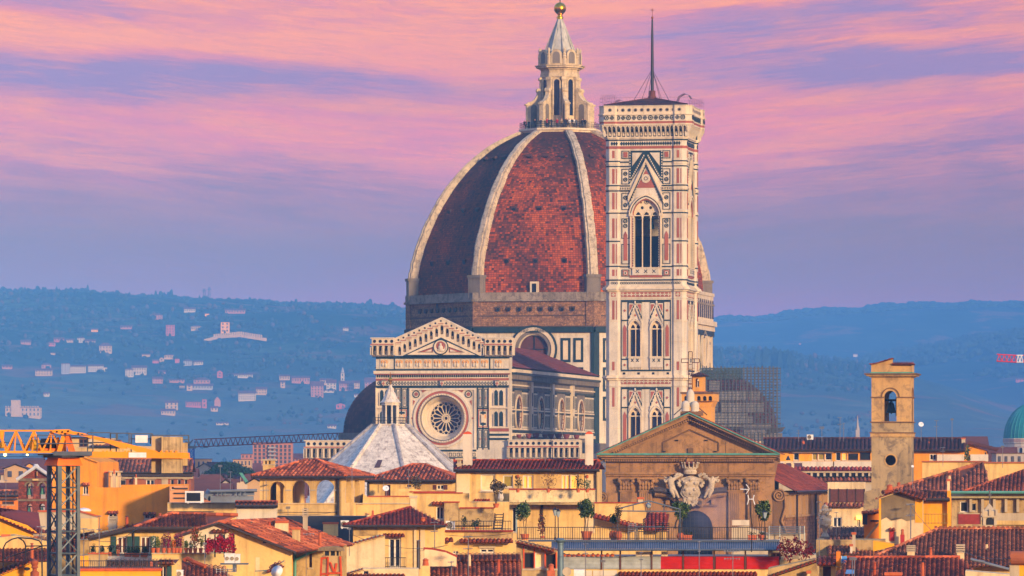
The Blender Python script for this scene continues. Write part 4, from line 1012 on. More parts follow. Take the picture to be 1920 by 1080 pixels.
# window lights
for k in(0,1):
 mb=MB();mb.M=rotz(90*k);y0=WY+.45
 for x in(-.68,.68):mb.lathe(x,y0+.1,[(.16,bx(501)),(.1,bx(498)),(.1,bx(410)),(.2,bx(406)),(.2,bx(403))],8,0)
 for x in(-1.36,0,1.36):
  o1=arch(x-.5,x+.5,bx(404),bx(404),.5,10)[2:]
  for i in range(len(o1)-1):mb.tube((o1[i][0],y0,o1[i][1]),(o1[i+1][0],y0,o1[i+1][1]),.11,5,0)
 out=arch(-2.05,2.05,bx(404),bx(404),.28,16)[2:]
 holes=[[(x+(p[0]-x)*.92,p[1]+.02)for p in arch(x-.5,x+.5,bx(403.2),bx(403),.5,8)[2:]]for x in(-1.36,0,1.36)]+[circ(0,bx(378),.42,12),circ(-.7,bx(389),.26,10),circ(.7,bx(389),.26,10),circ(-.9,bx(379.5),.17,8),circ(.9,bx(379.5),.17,8)]
 mb.plate([(p[0],p[1])for p in[(-2.05,bx(404.5)),(2.05,bx(404.5))]+out],holes,y0-.05,y0+.15,0);mb.ring(0,bx(378),.3,.18,y0-.1,y0+.1,0,10)
 wn=mb.build('three_light_window',[CREAM],tow)
 for cx in(-1.76,1.76):
  for dz in(0,163.5):
   q=lambda y:bx(y+dz)
   mb=MB();mb.M=rotz(90*k);y0=WY+.35
   mb.lathe(cx,y0+.05,[(.1,q(668)),(.065,q(666)),(.065,q(619)),(.12,q(616)),(.12,q(614))],6,0)
   ho=[[(cx+e*.44+(p[0]-cx-e*.44)*.9,p[1])for p in arch(cx+e*.44-.38,cx+e*.44+.38,q(616),q(615.5),.9,8)[2:]]for e in(-1,1)]+[circ(cx,q(604),.27,10)]
   mb.plate([(cx-.88,q(617.5)),(cx+.88,q(617.5))]+arch(cx-.88,cx+.88,q(617),q(617),.75,12)[2:],ho,y0-.05,y0+.12,0)
   for i in range(6):mb.tube((cx,y0,q(604)),(cx+.27*math.cos(i*PI/3),y0,q(604)+.27*math.sin(i*PI/3)),.03,4)
   wn=mb.build('paired_window',[CREAM],tow)
   mb=MB();mb.M=rotz(90*k);mb.prism(arch(cx-.87,cx+.87,q(669),q(617),.75,12),WY+.8,WY+.9,0);mb.build('glass',GLASS,wn)
mb=MB();mb.lathe(.6,-4.6,[(.62,bx(428)),(.5,bx(425)),(.36,bx(418)),(.3,bx(413)),(.1,bx(411))],12,0);mb.box(-1.8,1.8,-4.7,-4.5,bx(411),bx(408),1);mb.build('bell',[plain('green_bronze',(62,96,88),.5,.4),IRON],tow)
# ------------------------------------------------------------------ baptistery
STAINED=plaster('weathered_white_slabs',(226,212,186),.18,.75,(112,88,70),1.1,.55,.3,mottle=.35,streak=1.0)
BA=Fr(732,835,-10.8);bap=BA.root('baptistery','low octagonal baptistery with a white marble pyramid roof and small columned lantern','baptistery')
bk=BA.k;bz=lambda py:CZ+(HY-py)*bk
RB=17.2
mb=MB();mb.slab(oc(RB),0,bz(947),0);mb.slab(oc(RB+.6),bz(952),bz(947),0);mb.build('wall',[WHITE],bap)
mb=MB();ring_=[(RB+.3,bz(947)),(9.6,bz(869)),(2.75,bz(797))]
for kf in range(8):
 mb.M=rotz(kf*45)
 n_=14
 for(r0,z0),(r1,z1)in zip(ring_,ring_[1:]):
  for j in range(n_):
   f0,f1=j/n_,(j+.985)/n_;ra,rb=r0+(r1-r0)*f0,r0+(r1-r0)*f1;za,zb2=z0+(z1-z0)*f0,z0+(z1-z0)*f1
   nc=max(1,int(ra/1.6))
   for i in range(nc):
    a,b=i/nc*2-1,(i+.985)/nc*2-1;dz=rng.uniform(-.015,.015)
    mb.face([(a*ra*s22,-ra*c22-.0,za+dz),(b*ra*s22,-ra*c22,za+dz),(b*rb*s22,-rb*c22,zb2+dz),(a*rb*s22,-rb*c22,zb2+dz)],0,rng.random())
  mb.face([(-r0*s22,-r0*c22+.06,z0-.04),(r0*s22,-r0*c22+.06,z0-.04),(r1*s22,-r1*c22+.06,z1-.04),(-r1*s22,-r1*c22+.06,z1-.04)],1)
 mb.M=rotz(kf*45+22.5)
 p=[Vector((0,-r,z+.05))for r,z in ring_]
 for a,b in zip(p,p[1:]):mb.tube(a,b,.3,6,2 if kf not in(7,)else 0)
bm_=plaster('grey_slabs',(168,162,156),.25,.8,(86,68,58),1.3,.55,.3,mottle=.5)
mb.build('roof',[STAINED,GREY,bm_],bap)
mb=MB();mb.M=rotz(0);hx=BA.X(709,-9.2)
q0,q1=(-9.0*c22,bz(863)),(-10.3*c22,bz(877))
mb.face([(hx-.5,-10.55*c22,bz(877)),(hx+.35,-10.55*c22,bz(877)),(hx+.5,-9.0*c22,bz(862.5)),(hx-.25,-9.0*c22,bz(862.5))],0);mb.build('hatch',plain('rusty_hatch',(86,58,54),.7),bap)
mb=MB();mb.slab(oc(2.9),bz(797.5),bz(795),0)
for i in range(8):t=R(22.5+45*i);mb.lathe(1.2*math.cos(t),1.2*math.sin(t),[(.22,bz(795)),(.16,bz(792)),(.14,bz(761)),(.24,bz(758))],8,0)
mb.slab(oc(.86),bz(795),bz(757),1);mb.slab(oc(1.42),bz(760),bz(755.5),0);mb.slab(oc(1.62),bz(755.5),bz(754),0)
lb=mb.build('lantern',[WHITE,DARK],bap)
mb=MB();mb.lathe(0,0,[(1.55,bz(754)),(1.2,bz(749)),(.6,bz(734)),(.28,bz(725)),(.2,bz(722))],8,0,R(22.5));mb.build('cap',[STAINED],lb)
mb=MB();mb.lathe(0,0,[(.1,bz(723)),(.12,bz(719)),(.3,bz(716)),(.38,bz(713)),(.38,bz(711.5)),(.26,bz(709)),(.08,bz(707.5))],12,0);mb.box(-.05,.05,-.04,.04,bz(708),bz(697.5),0);mb.box(-.3,.3,-.04,.04,bz(703),bz(701.6),0);mb.build('gilded_ball',GOLD,lb)
mb=MB()
v8=oc(2.75)
for i in range(8):
 a,b=Vector((*v8[i],bz(795))),Vector((*v8[(i+1)%8],bz(795)))
 for hh in(.5,1.0):mb.tube(a+Vector((0,0,hh)),b+Vector((0,0,hh)),.03,4)
 for j in range(5):p=a.lerp(b,j/5);mb.tube(p,p+Vector((0,0,1.0)),.025,4)
mb.build('railing',IRON,bap)
# ------------------------------------------------------------------ skinned figures for statues
def skin(name,J,E_,mat,parent,smooth=True,lv=1):
 me=bpy.data.meshes.new(name);me.from_pydata([j[0]for j in J],E_,[])
 o=bpy.data.objects.new(name,me);COL.objects.link(o)
 o.modifiers.new('s','SKIN')
 for v,j in zip(me.skin_vertices[0].data,J):v.radius=(j[1],j[1])
 me.skin_vertices[0].data[0].use_root=True;o.modifiers.new('u','SUBSURF').levels=lv
 dg=bpy.context.evaluated_depsgraph_get();ev=bpy.data.meshes.new_from_object(o.evaluated_get(dg))
 bpy.data.objects.remove(o);bpy.data.meshes.remove(me);ev.name=name;ev.materials.clear();ev.materials.append(mat)
 ev.polygons.foreach_set('use_smooth',[smooth]*len(ev.polygons))
 o=bpy.data.objects.new(name,ev);COL.objects.link(o);o.parent=parent
 return o
# ------------------------------------------------------------------ baroque church with the coat of arms
SG=Fr(1293,560,-3.4);chu=SG.root('church','brown sandstone baroque church front with pediment and white carved coat of arms','church')
SAND=plaster('brown_sandstone',(164,122,74),.3,.55,(62,48,36),.9,.8,.5,mottle=.4)
SAND2=plaster('dark_sandstone',(122,90,58),.3,.5,(58,46,40),.8,.8,.4)
VERD=plain('verdigris_copper',(84,150,132),.6,.2,.3,2)
STAT=plaster('white_statue_stone',(194,174,142),.25,.5,(92,72,56),3.0,.7,.5,mottle=.4)
SM=[SAND,SAND2,VERD,DARK,BRICK]
mb=MB()
ah=parch(SG,1271,1336,990,1060,0,0,14);w1=loop(SG,[(1257,932),(1272,932),(1272,943),(1257,943)]);w2=loop(SG,[(1317,932),(1333,932),(1333,943),(1317,943)])
a,b=SG.P(1136,860),SG.P(1452,860)
mb.plate([(a[0],0),(b[0],0),(b[0],a[1]),(a[0],a[1])],[ah,w1,w2],0,.8,0)
mb.box(a[0],a[0]+.5,.8,42,0,a[1],0);mb.box(b[0]-.5,b[0],.8,42,0,a[1],0);mb.box(a[0],b[0],41.5,42,0,a[1],0)
G_=lambda *q,**k:pb(mb,SG,*q,**k)
G_(1121,1462,850,853,2,pr=1.5);G_(1124,1459,853,857,0,pr=1.25);G_(1128,1456,857,861,0,pr=.8);G_(1132,1453,861,866,1,pr=.4)
for i in range(96):x=1134+318*(i+.5)/96;G_(x-1,x+1,861,865.4,0,pr=.62)
G_(1288,1301,856,866,0,pr=.9)
G_(1134,1454,885.5,889.5,0,pr=.45);G_(1135,1453,889.5,893,0,pr=.25);G_(1136,1452,866,867.5,1,pr=.2)
for x0,x1 in((1136,1158),(1226,1240),(1346,1360),(1430,1452)):pass
for x in(1162,1366):G_(x-1.2,x+.8,866,1010,1,pr=.06)
for x0,x1 in((1160,1188),(1196,1226),(1363,1391),(1399,1426)):
 G_(x0+3,x1-3,921,1075,0,pr=.35);G_(x0-1,x1+1,896,899,0,pr=.75);G_(x0+2,x1-2,899,919,1,pr=.4);G_(x0+1,x1-1,919,922,0,pr=.5)
 for i in range(5):
  x=x0+4+(x1-x0-8)*i/4;q=SG.V(x,914,-.45);mb.ball(q,.16,.14,.28,6,5,0);q=SG.V(x,906+(i%2)*2,-.55);mb.ball(q,.17,.16,.24,6,5,0)
 for x in(x0+1.5,x1-1.5):q=SG.V(x,902,-.6);mb.ball(q,.2,.18,.2,8,6,0)
 for i in range(5):x=x0+5+(x1-x0-10)*(i+.5)/5;G_(x-.8,x+.8,925,1070,1,pr=.37)
mb.ring((ah[0][0]+ah[1][0])/2,SG.Z(990),36*SG.k,32.6*SG.k,-.25,.1,0,20,0,PI)
G_(1246,1345,947,950,1,pr=.3);G_(1248,1256,928,946,0,pr=.3);G_(1334,1341,928,946,0,pr=.3)
mb.build('facade',SM,chu)
mb=MB();mb.prism(ah,.6,.7,0)
for i in range(8):x=ah[0][0]+.4+i*.43;mb.box(x-.03,x+.03,.5,.6,ah[0][1],SG.Z(957)-.1,1)
for i in range(6):z=SG.Z(1000)+i*.42;mb.box(ah[0][0],ah[1][0],.52,.58,z-.03,z+.03,1)
mb.build('arched_window',[GLASS,IRON],chu)
for w_ in(w1,w2):mb=MB();mb.prism(w_,.5,.6,0);mb.build('attic_window',[GLASS],chu)
# pediment
mb=MB()
mb.prism(loop(SG,[(1128,851),(1293,779),(1456,851)]),.0,.9,0)
for(o1,o2,m_,pr)in((0,2,2,1.6),(2,6,0,1.4),(6,10,0,.95),(10,15,1,.5),(15,18,0,.3)):
 for xe,s in((1120,-1),(1463,1)):
  mb.prism(loop(SG,[(1293,773+o1*1.08),(xe,850.5+o1*1.0),(xe,850.5+o2),(1293,773+o2*1.08)]),-pr,.1,m_)
for i in range(34):
 for s,xe in((-1,1150),(1,1436)):f=(i+.5)/34;x=1293+(xe-1293)*f;y=786+(850-786)*f*.97;G_(x-1.4,x+1.4,y-1,y+2.6,0,pr=.8)
for pts in([(1243,846),(1243,830),(1293,806),(1347,830),(1347,846)],):
 for p,q in zip(pts,pts[1:]):mb.tube(SG.V(*p,-.05),SG.V(*q,-.05),.09,4,1)
for x in(1230,1360):G_(x,x+1,828,850,1,pr=.04)
for x,y in((1245,847),(1341,847),(1269,826),(1324,826)):G_(x-3,x+3,y-1.5,y+.8,3,pr=.15)
G_(1290,1300,840,849,1,pr=.2)
mb.build('pediment',SM,chu)
mb=MB();ap_=SG.V(1293,773.5);el_=SG.V(1119,850.5);er_=SG.V(1464,850.5);Dp=Vector((0,42,0));off=Vector((0,-1.2,0))
RT=tiles('red_roof_tiles',[(72,36,30),(110,50,36),(146,66,42),(176,84,52)],.35)
tile_plane(mb,el_+Dp,el_+off,ap_+off,ap_+Dp,.3,.6,0,.06);tile_plane(mb,er_+off,er_+Dp,ap_+Dp,ap_+off,.3,.6,0,.06);ridge_tiles(mb,ap_+off,ap_+Dp,.16,.5)
mb.build('roof',RT,chu)
# side aisle with pale pilasters, brick below
MA=Matrix.Translation((SG.X(1473,3),3,0))@Matrix.Rotation(R(-6),4,'Z')@Matrix.Translation((-SG.X(1473,3),-3,0))
mb=MB();mb.M=MA;xa=SG.X(1452,3);xs=SG.X(1473,3);zt_=SG.Z(921,xs,3);zb_=SG.Z(966,xs,3);yl=46
mb.box(xa-1,xs,3,yl,0,zb_,1);mb.box(xa-1,xs-.12,3.01,yl-.01,zb_,zt_,2)
for i in range(9):y=3.3+i*5.3;mb.box(xs-.1,xs+.3,y,y+2.3,zb_,zt_-.3,0);mb.box(xs-.1,xs+.2,y+2.4,y+2.9,zb_,zt_-.4,3)
mb.box(xs-.1,xs+.45,3,yl,zt_-.4,zt_-.05,0);mb.box(xs-.1,xs+.2,3,yl,zb_-.25,zb_,0)
for y in(10,28):mb.tube((xs+.4,y,0),(xs+.4,y,zt_),.1,6,3)
mb.build('aisle_wall',[plaster('pale_pilaster',(176,138,92),.2,.4),BRICK,SAND2,DARK],chu)
mb=MB();mb.M=MA;e0=Vector((xs+1.1,2.2,zt_));e1=Vector((xs+1.1,yl+1,zt_));zr=SG.Z(880,xa,2)
tile_plane(mb,e0,e1,(xa-3,yl-8,zr+.6),(xa-3,2.2,zr+.6),.3,.6,0,.06);mb.tube(e0+Vector((.08,0,-.06)),e1+Vector((.08,0,-.06)),.12,6,1)
mb.build('aisle_roof',[RT,IRON],chu)
mb=MB()
cx,cz=SG.P(1460,929);pts=[]
for i in range(28):t=i/27*2.2*2*PI;r_=.68*(1-i/32);pts.append((cx+r_*math.cos(-t+PI/2),-.2,cz+r_*math.sin(-t+PI/2)))
mb.path(pts,.1,6,0);mb.prism(circ(cx,cz,.66,20),-.12,.6,1);mb.path([(cx+.66,-.2,cz),(cx+.72,-.2,cz-1.2),(cx+.3,-.2,cz-2.6),(cx+.9,-.2,cz-4)],.14,6,0);mb.prism([(cx-.6,cz),(cx+.66,cz),(cx+.5,cz-1.6),(cx+.2,cz-2.6),(cx+.9,cz-4.2),(cx-.6,cz-4.2)],-.05,.5,1)
mb.build('volute',SM,chu)
mb=MB();cx,cz=SG.P(1129,932);pts=[]
for i in range(28):t=i/27*2.2*2*PI;r_=.6*(1-i/32);pts.append((cx+r_*math.cos(t+PI/2),-.2,cz+r_*math.sin(t+PI/2)))
mb.path(pts,.1,6,0);mb.prism(circ(cx,cz,.58,20),-.12,.6,1);mb.box(cx-.4,cx+.6,-.05,.5,cz-4.5,cz,1);mb.build('volute',SM,chu)
# curved broken pediment over the window
for s in(-1,1):
 mb=MB();X_=lambda x:1295+s*(x-1295)
 mb.path([SG.V(X_(1226),918,-.9),SG.V(X_(1244),919,-.9),SG.V(X_(1258),923,-.9),SG.V(X_(1270),930,-.9),SG.V(X_(1279),939,-.9),SG.V(X_(1282),946,-.8)],.3,8,0)
 mb.path([SG.V(X_(1228),925,-.5),SG.V(X_(1246),926,-.5),SG.V(X_(1260),931,-.5),SG.V(X_(1272),940,-.5),SG.V(X_(1278),948,-.5)],.34,8,1)
 c=SG.V(X_(1277),942,-.9);mb.M=Matrix.Translation(c)@Matrix.Rotation(R(90),4,'X');mb.lathe(0,0,[(.42,-.4),(.42,.3),(.2,.35)],14,1);mb.lathe(0,0,[(.2,.3),(.2,.5)],10,0);mb.M=None
 mb.build('broken_pediment',[plain('dark_scroll_stone',(78,66,62),.6,0,.4),SAND],chu)
# coat of arms with two cherubs
mb=MB();k=SG.k;sx=lambda px:SG.X(px,-1);sz=lambda py:SG.Z(py)
prof=[(1277,897),(1286,894),(1295,892),(1305,894),(1314,897),(1312,905),(1309,911),(1312,918),(1314,925),(1310,932),(1303,937),(1299,945),(1291,945),(1288,937),(1280,932),(1276,925),(1278,918),(1281,911),(1278,905)]
mb.prism(loop(SG,prof,-1),-1.3,-.0,0);mb.prism([((x-sx(1295))*.8+sx(1295),(z-sz(914))*.8+sz(914))for x,z in loop(SG,prof,-1)],-1.5,-1.2,0)
mb.ball((sx(1295),-1.35,sz(905)),.82,.3,.6,12,8);mb.ball((sx(1295),-1.35,sz(922)),.88,.32,.62,12,8)
for x,y in((1295,900),(1286,906),(1304,906),(1287,918),(1303,918),(1295,925)):mb.ball((sx(x),-1.62,sz(y)),.17,.17,.17,8,6)
for s in(-1,1):
 X_=lambda x:1295+s*(x-1295);
 mb.path([SG.V(X_(1279),899,-1),SG.V(X_(1273),903,-1.1),SG.V(X_(1272),908,-1.1),SG.V(X_(1277),912,-1.1)],.22,8);mb.path([SG.V(X_(1280),893,-1),SG.V(X_(1273),889,-1),SG.V(X_(1267),891,-1),SG.V(X_(1266),895,-1)],.2,8)
 mb.path([SG.V(X_(1286),933,-1.2),SG.V(X_(1283),938,-1.2),SG.V(X_(1287),944,-1.2),SG.V(X_(1293),947,-1.2)],.22,8);mb.ball(SG.V(X_(1290),938,-1.3),.2,.2,.34,8,6)
arms=mb.build('coat_of_arms',[STAT],chu)
mb=MB();cx=sx(1294);mb.lathe(cx,-.9,[(.62,sz(889)),(.7,sz(884)),(.6,sz(881)),(.74,sz(878)),(.7,sz(876))],16,0,0,1.0,.6)
for i in range(11):t=2*PI*i/11;x,y=cx+.74*math.cos(t),-.9+.45*math.sin(t);mb.tube((x,y,sz(877)),(cx+.84*math.cos(t),-.9+.5*math.sin(t),sz(869)),.1,6,0,.05);mb.ball((cx+.86*math.cos(t),-.9+.52*math.sin(t),sz(868)),.11,.1,.11,6,4)
mb.build('crown',[STAT],arms)
mb=MB();mb.box(cx-.45,cx+.45,-.9,0,sz(870),sz(864),0);mb.build('crown_cap',[plain('red_cap',(110,56,48),.8)],arms)
def putto(px,py,s,up):
 q=lambda dx,dy,dz=0.0:tuple(SG.V(px+s*dx,py+dy,-1.25+dz))
 J=[(q(0,0),.30),(q(-1,-7),.34),(q(-2,-12),.26),(q(-2,-15),.15),(q(-1,-19),.28),(q(4,5,-.1),.24),(q(9,12,-.2),.18),(q(12,19,-.1),.13),(q(14,22,-.2),.12),(q(0,8,-.2),.25),(q(4,16,-.2),.18),(q(5,22,-.1),.12),(q(4,-14,-.1),.18),(q(10,-17),.15),(q(17,-21+up),.12),(q(-7,-12),.17),(q(-12,-8,-.1),.14),(q(-14,-14,-.1),.12)]
 return J,[(0,1),(1,2),(2,3),(3,4),(0,5),(5,6),(6,7),(7,8),(0,9),(9,10),(10,11),(2,12),(12,13),(13,14),(2,15),(15,16),(16,17)]
for px,s in((1259,1),(1334,-1)):
 J,E_=putto(px,912,s,1 if s>0 else 4);pt=skin('cherub',J,E_,STAT,chu,True,2)
 mb=MB();w0=SG.V(px-s*8,902,-.9)
 for i in range(4):mb.tube(SG.V(px-s*3,899+i*1.5,-.95),SG.V(px-s*(14-i*2),894+i*4.5,-.85),.15,6,0,.07)
 mb.build('wing',[STAT],pt)
# three stones and the cross on the apex
mb=MB();a0=SG.V(1297,770,.6);mb.box(a0.x-1.15,a0.x+1.15,-.1,2.0,SG.Z(779),SG.Z(771.5),0);mb.box(a0.x-1.0,a0.x+1.0,.1,1.8,SG.Z(772),SG.Z(770.5),0);mb.build('apex_plinth',[SAND2],chu)
EGG=plaster('white_stone_egg',(204,190,164),.12,.3)
for i,(px,y0,y1,yy)in enumerate(((1285.5,771,751,.3),(1303,772.5,751.5,.3),(1294.5,762,729,.9))):
 mb=MB();x=SG.X(px,yy);r_=.43;za,zb2=SG.Z(y0),SG.Z(y1);hh=zb2-za;mb.lathe(x,yy,[(r_*.93,za),(r_,za+hh*.3),(r_,za+hh*.62),(r_*.86,za+hh*.8),(r_*.5,za+hh*.95),(.02,zb2)],16,0)
 mb.build('mount_stone',[EGG],chu,True)
mb=MB();x=SG.X(1294.5,.9);t_=.19
for s in(-1,1):
 mb.tube((x+s*t_,.9,SG.Z(730)),(x+s*t_,.9,SG.Z(659)),.04,5,0)
 for e in(-1,1):mb.tube((x+s*t_,.9,SG.Z(676)+e*t_),(x+s*.92,.9,SG.Z(676)+e*t_),.04,5,0)
 mb.tube((x+s*.92,.9,SG.Z(676)-t_),(x+s*.92,.9,SG.Z(676)+t_),.04,5,0)
mb.tube((x-t_,.9,SG.Z(659)),(x+t_,.9,SG.Z(659)),.04,5,0)
for i in range(6):z=SG.Z(728-i*9);mb.tube((x-t_,.9,z),(x+t_,.9,z),.03,4,0)
for s in(-1,1):mb.tube((x+s*.35,.9,SG.Z(756)),(x+s*1.7,1.2,SG.Z(775+3)),.05,4,0)
mb.build('cross',[plain('rusty_iron',(92,56,44),.7,.3)],chu)
# ------------------------------------------------------------------ scaffolding round the far tribune
SF=Fr(1387,972,0);sca=SF.root('scaffold','tall grey tube scaffolding with netting round a brick apse beside the bell tower','scaffolding')
mb=MB();sxs=[SF.X(1318+i*7.0)for i in range(21)];yd=[0,2,4,30];zs_=[SF.Z(y)for y in(690,700,711,721.5,732,742.5,753,763.5,774,784.5,795,805,815,826)]
for i,x in enumerate(sxs):
 for y in yd:mb.tube((x,y,0),(x,y,zs_[0]+rng.uniform(0,.5)),.055,4,0)
 if i>9:mb.tube((x+.3,0,0),(x+.5,0,zs_[0]),.05,4,0);mb.tube((x+.4,12,0),(x+.4,12,zs_[0]),.05,4,0)
for z in zs_:
 for y in yd:mb.tube((sxs[0],y,z),(sxs[-1]+.6,y,z),.05,4,0);mb.tube((sxs[0],y,z-.5),(sxs[-1]+.4,y,z-.5),.035,4,0)
 for x in(sxs[0],sxs[-1]):mb.tube((x,0,z),(x,30,z),.05,4,0)
for i in range(0,20,2):
 for j in range(0,12,2):mb.tube((sxs[i],0,zs_[j+1]),(sxs[i+1],0,zs_[j]),.04,4,0)
for i in range(22):x=SF.X(1392+i*3);[mb.tube((x,0,zs_[2]+j*.5),(x+.28*(-1)**j,0,zs_[2]+(j+1)*.5),.03,4,0)for j in range(4)]
mb.build('tube_frame',plain('galvanised_tube',(84,88,92),.6,.3,.2),sca)
def netmat(key,col,al):
 m,t,b=_mat(key);b.inputs['Base Color'].default_value=(*lin(col),1);b.inputs['Roughness'].default_value=.9
 o=t.new('ShaderNodeTexCoord').outputs['Object'];n_=t.noise(o,3.0,4,.7);t.l.new(t.math('MULTIPLY',t.ramp(n_,[(.3,.55),(.7,1.0)]),al),b.inputs['Alpha']);return m
N1=netmat('green_debris_net',(58,72,72),.98);N2=netmat('pale_sheet',(150,146,140),.9)
def sheet(x0,x1,y0,y1,mt,Y,nm='debris_net'):
 mb=MB();n_=10
 for i in range(n_):
  a,b=SF.X(x0+(x1-x0)*i/n_),SF.X(x0+(x1-x0)*(i+1)/n_);d0,d1=.12*math.sin(i*1.7),.12*math.sin((i+1)*1.7)
  mb.face([(a,Y+d0,SF.Z(y1)),(b,Y+d1,SF.Z(y1)),(b,Y+d1*.2,SF.Z(y0)),(a,Y+d0*.2,SF.Z(y0))])
 mb.build(nm,mt,sca)
sheet(1312,1392,690.5,711.5,N1,-.12)
for q in((1330,1350,714,731),(1385,1402,732,748),(1404,1426,733,750),(1340,1398,734,750),(1333,1346,754,771),(1348,1378,776,795),(1380,1412,781,794),(1415,1432,760,771),(1320,1402,773,800),(1352,1432,755,772),(1395,1446,796,812)):sheet(*q,N2,.3)
for y in(732,751,772,793,802):
 mb=MB();mb.box(SF.X(1338),SF.X(1440+(y-732)*.4),.05,2.8,SF.Z(y+1.6),SF.Z(y),0);mb.build('deck',plain('weathered_planks',(84,78,76),.9,0,.4),sca)
mb=MB();mb.prism(loop(SF,[(1435,806),(1473,800),(1466,810),(1440,814)]),.2,3,0);mb.build('catch_fan',plain('weathered_planks',(84,78,76)),sca)
# ------------------------------------------------------------------ ochre tower with a little belvedere behind the church
YO=plaster('ochre_render',(222,158,66),.14,.25,(140,92,50),.8);
YT=Fr(1309,690,-9);yt=YT.root('tower_house','slim ochre tower with corbelled arches and rooftop belvedere behind the brown church','tower')
mb=MB();a,b=YT.P(1284,762),YT.P(1333,762);mb.box(a[0],b[0],0,4.2,0,a[1],0)
mb.plate(loop(YT,[(1278,738.5),(1338,738.5),(1338,752),(1278,752)],-.7),[parch(YT,x-3.6,x+3.6,746,751.5,0,-.7,8)for x in(1286,1298,1310,1321,1331.5)],-.7,4.9,0)
mb.prism(loop(YT,[(1278,752),(1338,752),(1333,763),(1284,763)]),-.1,4.3,0);mb.box(YT.X(1277),YT.X(1339),-.9,5.1,YT.Z(738.5),YT.Z(735),1);mb.box(YT.X(1281),YT.X(1335),-.1,4,YT.Z(751),YT.Z(738.6),2)
mb.build('wall',[YO,SAND2,DARK],yt)
mb=MB();mb.plate(loop(YT,[(1297,705),(1319,705),(1319,734),(1297,734)],.8),[parch(YT,1303.5,1311,713,726,0,.8,8)],.8,2.9,0);mb.box(YT.X(1295),YT.X(1321),.6,3.1,YT.Z(736),YT.Z(733.5),1)
bel=mb.build('belvedere',[YO,PINK],yt)
mb=MB();e=[(YT.X(1293.5),.2),(YT.X(1322.5),.2),(YT.X(1322.5),3.4),(YT.X(1293.5),3.4)];top=(YT.X(1308),1.8,YT.Z(697.5))
for i in range(4):tile_plane(mb,(*e[i],YT.Z(704.5)),(*e[(i+1)%4],YT.Z(704.5)),top,top,.3,.5,0,.05)
mb.build('roof',OLD_T,bel)
# ------------------------------------------------------------------ old campanile with an open belfry
BT=Fr(1674,500,-8.5);bt=BT.root('belfry_tower','old square ochre bell tower with open arched belfry and crumbling tiled top','bell tower')
OLD=plaster('flaking_ochre',(200,158,96),.25,.5,(112,92,72),1.0,.8,.4,mottle=.55);OLD2=plaster('worn_grey_render',(176,150,106),.3,.6,(96,84,70),.9,.8,.4,mottle=.7)
hf=(BT.X(1708)-BT.X(1634))/2;cxx=(BT.X(1708)+BT.X(1634))/2
def bt_box(mb,g,y0,y1,m):mb.box(cxx-hf-g,cxx+hf+g,-g,2*hf+g,BT.Z(y1),BT.Z(y0),m)
mb=MB()
f_=[(cxx-hf,0),(cxx+hf,0),(cxx+hf,BT.Z(792)),(cxx-hf,BT.Z(792))]
mb.plate(f_,[circ(BT.X(1670),BT.Z(863),10.5*BT.k,20)],0,.5,1,1);mb.box(cxx-hf,cxx-hf+.5,.5,2*hf,0,BT.Z(792),1);mb.box(cxx+hf-.5,cxx+hf,.5,2*hf,0,BT.Z(792),1);mb.box(cxx-hf,cxx+hf,2*hf-.5,2*hf,0,BT.Z(792),1)
mb.ring(BT.X(1670),BT.Z(863),12.5*BT.k,10*BT.k,-.06,.2,0,20);bt_box(mb,.12,790.5,792.5,2);bt_box(mb,.1,812,819,0);bt_box(mb,.16,810.5,812.5,2)
mb.prism(loop(BT,[(1619,965),(1650,965),(1650,915),(1622,922)]),-.6,.2,1);mb.box(BT.X(1619),BT.X(1652),-.6,.2,0,BT.Z(960),1)
mb.build('shaft',[OLD,OLD2,SAND2],bt)
mb=MB();ob=parch(BT,1659,1682,744,790,0)
oc_=[(x,z)for x,z in ob]
for kk in range(4):
 mb.M=Matrix.Translation((cxx,hf,0))@rotz(90*kk)@Matrix.Translation((0,-hf,0))
 hw_=hf if kk%2==0 else hf-.45;mb.plate([(-hw_,BT.Z(791)),(hw_,BT.Z(791)),(hw_,BT.Z(706)),(-hw_,BT.Z(706))],[[(x-cxx-.05,z)for x,z in ob]],0,.45,0,1,True)
 c=(ob[0][0]+ob[1][0])/2-cxx-.05;mb.ring(c,BT.Z(744),17.5*BT.k,15.6*BT.k,-.08,.2,1,16,0,PI);
 for s in(-1,1):xa,xb=sorted((s*(hf+.06),c+s*12*BT.k));mb.box(xa,xb,-.1,.1,BT.Z(746),BT.Z(744),1)
mb.M=None
for g,y0,y1,m_ in((.2,705,707,0),(.45,702.5,705,0),(.62,700,702.5,1)):bt_box(mb,g,y0,y1,m_)
bt_box(mb,.02,683.5,700,0);bt_box(mb,.1,697.5,700,2)
mb.prism(loop(BT,[(1636,684),(1673,673.5),(1673,684)],.1),.1,1.0,0)
mb.build('belfry',[OLD,SAND2,VERD],bt)
mb=MB();tile_plane(mb,BT.V(1633,684.5,-.25),BT.V(1633,684.5,-.25)+Vector((0,1.6,0)),BT.V(1673.5,672,-.25)+Vector((0,1.6,0)),BT.V(1673.5,672,-.25),.22,.4)
tile_plane(mb,BT.V(1673,684,-.25),BT.V(1716,684,-.25),BT.V(1712,679,1.5),BT.V(1676,679,1.5),.22,.4);tile_plane(mb,(cxx-hf-.2,2*hf+.2,BT.Z(683)),(cxx-hf-.2,-.2,BT.Z(683)),(cxx,hf,BT.Z(678)),(cxx,hf,BT.Z(678)),.22,.4);
mb.face([(cxx-hf,0,BT.Z(683.3)),(cxx+hf,0,BT.Z(683.3)),(cxx+hf,2*hf,BT.Z(683.3)),(cxx-hf,2*hf,BT.Z(683.3))])
for i in range(14):mb.ball(BT.V(1674+i*3,682+rng.uniform(-1,1),-.1),.1,.16,.07,6,4,0,rng.random())
mb.build('roof',RT,bt)
